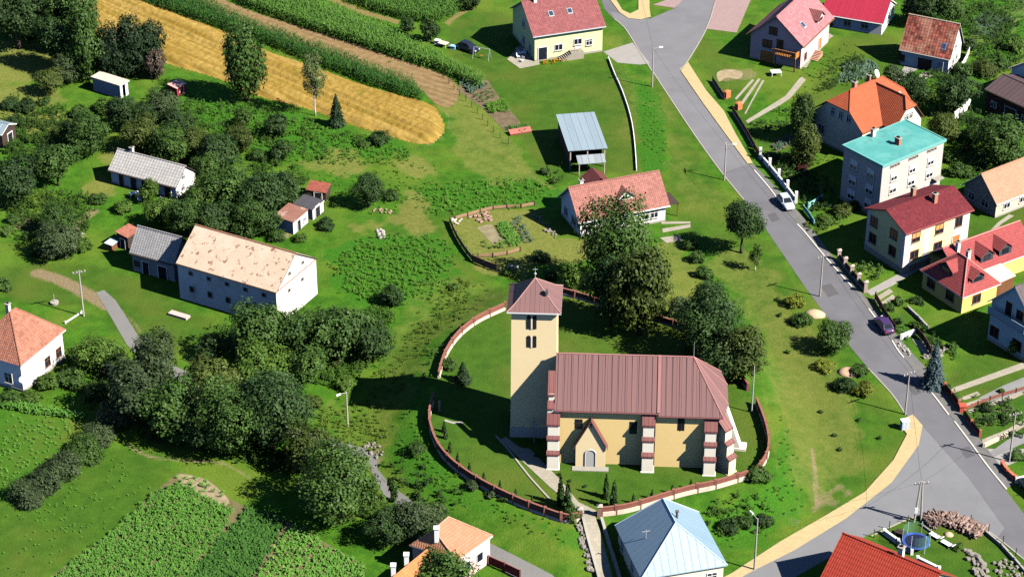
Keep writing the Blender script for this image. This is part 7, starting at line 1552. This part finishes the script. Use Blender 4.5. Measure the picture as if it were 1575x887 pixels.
fence([(1344, 826), (1360, 816), (1400, 804), (1440, 797), (1490, 803), (1520, 818), (1552, 845), (1580, 875)], 'thin dark wire fence around the corner garden with the trampoline', fmat=None, pmat=DARKW, h=1.1, pitch=2.6, pw=.09); fence([(1516, 820), (1540, 840), (1560, 862), (1580, 885)], 'low stone edging wall right of the firewood heap', 'wall', 'garden_wall', fmat=CONC, pmat=CONC, h=.45, th=.25, gap=0, pitch=3)
fence([(1418, 808), (1428, 818), (1442, 826)], 'pale edging at the left of the firewood heap', 'wall', 'garden_wall', fmat=CONC, pmat=CONC, h=.25, th=.2, gap=0, pitch=3, pw=.2); fence([(1467, 187), (1478, 177), (1492, 165)], 'white garden wall standing in the trees left of the brown shed', 'wall', 'garden_wall', fmat=WHITEW, pmat=WHITEW, h=1.6, th=.2, gap=0, pitch=3)
fence([(1475, 112), (1484, 98), (1490, 84)], 'white lattice fence beside the old tiled house', fmat=WHITEP, pmat=WHITEP, h=1.2, pitch=1.4)
fence([(101, 498), (113, 489), (126, 482)], 'pale garden rail from the hipped house to the power pole', fmat=WHITEP, pmat=WHITEP, h=.35, pitch=2.5)
fence([(752, 868), (775, 878), (800, 890)], 'dark red fence beside the lane at the pink house', fmat=plain('dark red boards', S(0,0,0)), pmat=WRED, h=1.3)
# ------------------------------------------------------------------ cars
def car(px, head, paint, label, length=4.2, glass=None):
    g = G(px); q = G(head); ang = math.atan2(q.y-g.y, q.x-g.x); root = thing('parked_car', label, 'car', (g.x, g.y, g.z+.06), ang); W = .84; Ln = length/2
    st = [(-Ln, .35, .62, .62), (-Ln+.08, .25, .82, .72), (-Ln+.5, .22, .9, .8), (-.9, .2, .92, W), (.5, .2, .92, W), (Ln-1.1, .2, .9, W), (Ln-.35, .22, .76, .78), (Ln-.06, .27, .64, .7), (Ln, .36, .55, .6)]
    m = MB(); n_ = 10
    for (x, zb, zt, w) in st:
        for (a, b) in ((-.8, 0), (-1, .3), (-1, .75), (-.88, 1), (-.45, 1.02), (.45, 1.02), (.88, 1), (1, .75), (1, .3), (.8, 0)): m.v.append((x, a*w, zb+(zt-zb)*b))
    for k in range(len(st)-1):
        for i in range(n_): j = (i+1) % n_; m.f.append((k*n_+i, (k+1)*n_+i, (k+1)*n_+j, k*n_+j)); m.m.append(0)
    m.f.append(tuple(range(n_))); m.m.append(0); m.f.append(tuple(range(len(st)*n_-1, (len(st)-1)*n_-1, -1))); m.m.append(0)
    body = m.build('body', paint, root, True, False)
    zb, zr = .9, 1.42; B = [(-Ln+.35, .74), (1.05, .76)]; Tt = [(-Ln+.95, .58), (.25, .6)]
    b4 = [(B[0][0], -B[0][1], zb), (B[1][0], -B[1][1], zb), (B[1][0], B[1][1], zb), (B[0][0], B[0][1], zb)]; t4 = [(Tt[0][0], -Tt[0][1], zr), (Tt[1][0], -Tt[1][1], zr), (Tt[1][0], Tt[1][1], zr), (Tt[0][0], Tt[0][1], zr)]
    MB().hexa(b4, t4).build('cabin', paint, root)
    CG = plain('car glass', (.015, .02, .028, 1), .2, 1, .08, .6)
    def pane(nm, a, b, c, d, off):
        P = [Vector(p) for p in (a, b, c, d)]; ce = sum(P, Vector())/4; P = [ce+(p-ce)*.84+Vector(off) for p in P]; MB().poly(P).build(nm, CG, root)
    pane('windscreen', b4[1], b4[2], t4[2], t4[1], (.02, 0, .015)); pane('rear_window', b4[3], b4[0], t4[0], t4[3], (-.02, 0, .015)); pane('side_window', b4[0], b4[1], t4[1], t4[0], (0, -.02, .008)); pane('side_window', b4[2], b4[3], t4[3], t4[2], (0, .02, .008))
    MB().slab([(Tt[0][0]-.05, -.6, zr+.05), (Tt[1][0]+.05, -.62, zr+.05), (Tt[1][0]+.05, .62, zr+.05), (Tt[0][0]-.05, .6, zr+.05)], .06).build('roof', paint, root)
    for x in (-Ln+.8, Ln-.85):
        for s in (-1, 1):
            w = MB().tube((x, s*.66, .28), (x, s*.86, .28), .31, n=16).build('wheel', BLACK, root); MB().tube((x, s*.861, .28), (x, s*.875, .28), .19, n=12).build('rim', STEEL, w)
    for s in (-1, 1):
        MB().box(Ln-.18, s*.5-.14, .56, Ln-.02, s*.5+.14, .68).build('headlight', WHITEP, root); MB().box(-Ln-.02, s*.55-.12, .6, -Ln+.06, s*.55+.12, .76).build('tail_light', plain('tail red', (.4, .02, .02, 1)), root); MB().box(.85, s*.86, .92, 1.0, s*1.0, 1.02).build('mirror', paint, root)
    return root
def cpaint(n_, c): return plain(n_, c, .02, 1, .22, .6)
car((1208, 316), (1222, 334), cpaint('silver white car paint', (.4, .45, .52, 1)), 'silver-white car parked beside the white roadside fence'); car((1359, 505), (1345, 486), cpaint('purple car paint', (.05, .028, .095, 1)), 'purple car parked beside the dark roadside fence'); car((720, 78), (737, 84), cpaint('navy car paint', (.015, .018, .04, 1)), 'dark navy car parked on the lawn by the vegetable beds'); car((1585, 757), (1605, 785), cpaint('grey car paint', (.1, .11, .13, 1)), 'dark car cut by the right edge at the junction')
# ------------------------------------------------------------------ trampoline
g = G(1408, 840); t = thing('trampoline', 'round trampoline with a dark blue mat and a safety net', 'trampoline', g); r = 1.65
MB().lathe([(r-.3, .8), (r-.3, .82), (.01, .82)][::-1], 28).build('mat', plain('navy mat', (.015, .02, .06, 1)), t); m = MB(); m.lathe([(r-.32, .8), (r-.3, .86), (r, .86), (r, .78), (r-.3, .78)], 28); m.build('safety_pad', plain('blue pad', (.04, .1, .4, 1)), t)
for i in range(6):
    a = i*math.pi/3; MB().tube((r*math.cos(a), r*math.sin(a), 0), (r*math.cos(a), r*math.sin(a), 2.6), .035).build('net_pole', plain('pale tube', (.5, .6, .6, 1)), t)
n_ = NT('green netting'); n_.done((.1, .25, .2, 1), .8, .1); tr = n_.node('ShaderNodeBsdfTransparent'); mx = n_.node('ShaderNodeMixShader'); mx.inputs[0].default_value = .28; n_.l.new(tr.outputs[0], mx.inputs[1]); n_.l.new(n_.bsdf.outputs[0], mx.inputs[2]); n_.l.new(mx.outputs[0], n_.n['Material Output'].inputs[0])
m = MB()
for i in range(24):
    a, b = i*math.pi/12, (i+1)*math.pi/12; m.poly([(r*math.cos(a), r*math.sin(a), .87), (r*math.cos(b), r*math.sin(b), .87), (r*math.cos(b), r*math.sin(b), 2.55), (r*math.cos(a), r*math.sin(a), 2.55)])
m.build('safety_net', n_.mat, t); 
for i in range(4): a = i*math.pi/2+.4; MB().tube((1.4*math.cos(a), 1.4*math.sin(a), 0), (1.4*math.cos(a), 1.4*math.sin(a), .78), .035).build('leg', STEEL, t)
# ------------------------------------------------------------------ small things
def box_thing(name, label, cat, px, sx, sy, h, mat, rot=0.0, lid=None):
    g = G(px); m = MB().box(-sx/2, -sy/2, -.1, sx/2, sy/2, h); t = thing(name, label, cat, g, rot); m.build('body', mat, t); MB().box(-sx/2-.05, -sy/2-.05, h+.001, sx/2+.05, sy/2+.05, h+.08).build('lid', lid or mat, t); return t
t = box_thing('cabinet', 'grey metal cabinet on the pavement end beside the corner pole', 'cabinet', (1391, 659), 1.0, .7, 1.3, plain('cabinet grey', (.45, .5, .55, 1), .05), R(15), WHITEP); MB().box(-.4, -.37, .1, -.02, -.352, 1.2).build('door', plain('cabinet grey', S(0,0,0)), t); MB().box(.02, -.37, .1, .4, -.352, 1.2).build('door', plain('cabinet grey', S(0,0,0)), t)
def mound(name, label, px, rx, ry, h, mat):
    g = G(px); m = MB(); rs = random.Random(px[0]); pr = [(1.0, -.1), (.97, .15), (.8, .5), (.5, .82), (.2, .97), (.02, 1.0)]
    m.lathe(pr, 18); m.v = [(x*rx*(1+rs.uniform(-.06, .06)), y*ry*(1+rs.uniform(-.06, .06)), z*h) for x, y, z in m.v]; o = m.build(name, mat, None, True, False); o.location = g; o.rotation_euler = (0, 0, R(-8)); return tag(o, label, 'mound')
SAND = plain('pale sand', (.45, .34, .22, 1), .12, 1.5, .95, bump=.3); mound('sand_mound', 'pale oval sand-coloured mound by the yellow shrub', (1253, 484), 1.5, 1.1, .7, SAND); mound('sand_mound', 'pinkish sandy mound between dark shrubs near the road corner', (1305, 573), 1.5, 1.1, .7, plain('pinkish sand', (.55, .36, .24, 1), .15, 1.5, .95, bump=.3))
m = MB().lathe([(.55, 0), (.6, .35), (.45, .38)], 16); g = G(84, 467); t = thing('well', 'small round concrete well on the lawn left of the power pole', 'well', g); m.build('ring', CONC, t); MB().tube((0, 0, .3), (0, 0, 1.5), .05).build('pump', STEEL, t)
g = G(276, 486); t = thing('plank_stack', 'flat stack of pinkish planks on the lawn by the barn', 'planks', g, R(-28)); 
for i in range(4): MB().box(-1.5, -.55, .02+i*.09, 1.5, .5-.1*(i % 2), .1+i*.09).build('plank_layer', plain('pinkish planks', (.55, .38, .36, 1), .15, 3), t)
def chair(px, label, rot, grp):
    g = G(px); t = thing('garden_chair', label, 'chair', g, rot, grp); MB().box(-.25, -.25, .4, .25, .25, .45).build('seat', WHITEP, t); MB().hexa([(-.25, .2, .45), (.25, .2, .45), (.25, .25, .45), (-.25, .25, .45)], [(-.25, .3, .95), (.25, .3, .95), (.25, .35, .95), (-.25, .35, .95)]).build('backrest', WHITEP, t)
    for x in (-.22, .22):
        for y in (-.22, .22): MB().box(x-.025, y-.025, 0, x+.025, y+.025, .4).build('leg', WHITEP, t)
def table(px, label, sx, sy, mat, rot=0, cat='table'):
    g = G(px); t = thing('garden_table', label, cat, g, rot); MB().box(-sx/2, -sy/2, .7, sx/2, sy/2, .75).build('tabletop', mat, t)
    for x in (-sx/2+.08, sx/2-.08):
        for y in (-sy/2+.08, sy/2-.08): MB().box(x-.04, y-.04, 0, x+.04, y+.04, .7).build('leg', mat, t)
cg = 'white chairs on the terrace of the yellow-green house'
for (x, y, r_, w) in ((797, 90, 20, 'white garden chair at the terrace corner nearest the lawn'), (803, 96, -30, 'white garden chair at the front edge of the slab terrace'), (808, 82, 160, 'white garden chair close to the yellow-green house wall'), (797, 82, 70, 'white garden chair at the shaded side of the terrace')): chair((x, y), w, R(r_), cg)
table((803, 87), 'white garden table on the slab terrace by the yellow-green house', 1.2, .8, WHITEP, R(20)); table((207, 303), 'white garden table in front of the cottage', 1.4, .8, WHITEP, R(20)); chair((215, 311), 'white garden chair beside the cottage table', R(30), 'white chairs before the cottage'); chair((246, 313), 'white garden chair under the tree right of the cottage table', R(-40), 'white chairs before the cottage')
table((1193, 116), 'white-topped table on the lawn before the pink house', 1.7, 1.3, WHITEP, R(10)); g = G(789, 418); t = thing('bench', 'white bench on the dry grass behind the tower', 'bench', g, R(-5)); MB().box(-.8, -.25, .4, .8, .25, .47).build('seat', WHITEP, t); MB().box(-.8, .22, .48, .8, .28, .9).build('backrest', WHITEP, t)
for x in (-.6, .6): MB().box(x-.05, -.22, 0, x+.05, .22, .4).build('leg', STEEL, t)
MBL = plain('blue tarp', (.25, .5, .65, 1), .1); t = table((682, 72), 'pale wooden pallet table beside the dark navy car', 1.6, 1.2, plain('pale wood', (.6, .5, .4, 1), .15, 3), R(-30)); box_thing('crate', 'white crate left of the pallet table', 'crate', (673, 68), .9, .7, .7, WHITEP, R(-20)); box_thing('crate', 'light blue crate right of the pallet table', 'crate', (697, 75), .9, .7, .5, MBL, R(-20))
for (x, y, w) in ((1438, 826, 'white sunbed, upper one on the lawn below the firewood heap'), (1456, 838, 'white sunbed, lower one on the lawn below the firewood heap')):
    g = G(x, y); t = thing('sunbed', w, 'sunbed', g, R(-48)); MB().box(-.75, -.33, .28, .55, .33, .34).build('seat', WHITEP, t); MB().hexa([(.5, -.33, .3), (.6, -.33, .26), (.6, .33, .26), (.5, .33, .3)], [(1.05, -.33, .62), (1.1, -.33, .58), (1.1, .33, .58), (1.05, .33, .62)]).build('backrest', WHITEP, t)
    for xx in (-.65, .45):
        for yy in (-.28, .28): MB().box(xx-.03, yy-.03, 0, xx+.03, yy+.03, .28).build('leg', WHITEP, t)
mound('sand_mound', 'small beige heap beside the white sunbeds', (1459, 822), .6, .5, .35, SAND)
g = G(800, 205); t = thing('seed_frame', 'low brick-red cold frame at the end of the vegetable beds', 'cold frame', g, R(20)); MB().slab([(-1.8, -.5, .35), (1.8, -.5, .35), (1.8, .5, .7), (-1.8, .5, .7)], .08).build('lid', plain('brick red lid', (.35, .12, .1, 1), .2, 2), t); MB().box(-1.75, -.45, -.1, 1.75, -.35, .25).box(-1.75, .35, -.1, 1.75, .45, .58).build('frame', WOODBR, t)
g = G(421, 365); m = MB().lathe([(.5, .05), (.6, .3), (.4, .65), (.05, .75)], 12); o = m.build('covered_barrel', plain('red tarp', (.5, .06, .03, 1))); o.location = g; tag(o, 'bright red covered tub in the bushes by the rusty-roofed shed', 'tub')
t = box_thing('sandpit', 'dark tub and box beside the long low white wall', 'box', (1385, 822), 1.2, .8, .4, DARKW, R(-30))
g = G(741, 90); t = thing('swing_frame', 'thin metal swing frame on the lawn beside the dark navy car', 'swing', g, R(-20)); 
for x in (-1.4, 1.4): MB().tube((x, -.7, 0), (x, 0, 1.9), .04).tube((x, .7, 0), (x, 0, 1.9), .04).build('leg', STEEL, t)
MB().tube((-1.4, 0, 1.9), (1.4, 0, 1.9), .045).build('crossbar', STEEL, t); MB().box(-.3, -.15, .5, .3, .15, .55).build('seat', WOODOR, t)
for x in (-.28, .28): MB().tube((x, 0, .55), (x, 0, 1.9), .012, n=4).build('rope', BLACK, t)
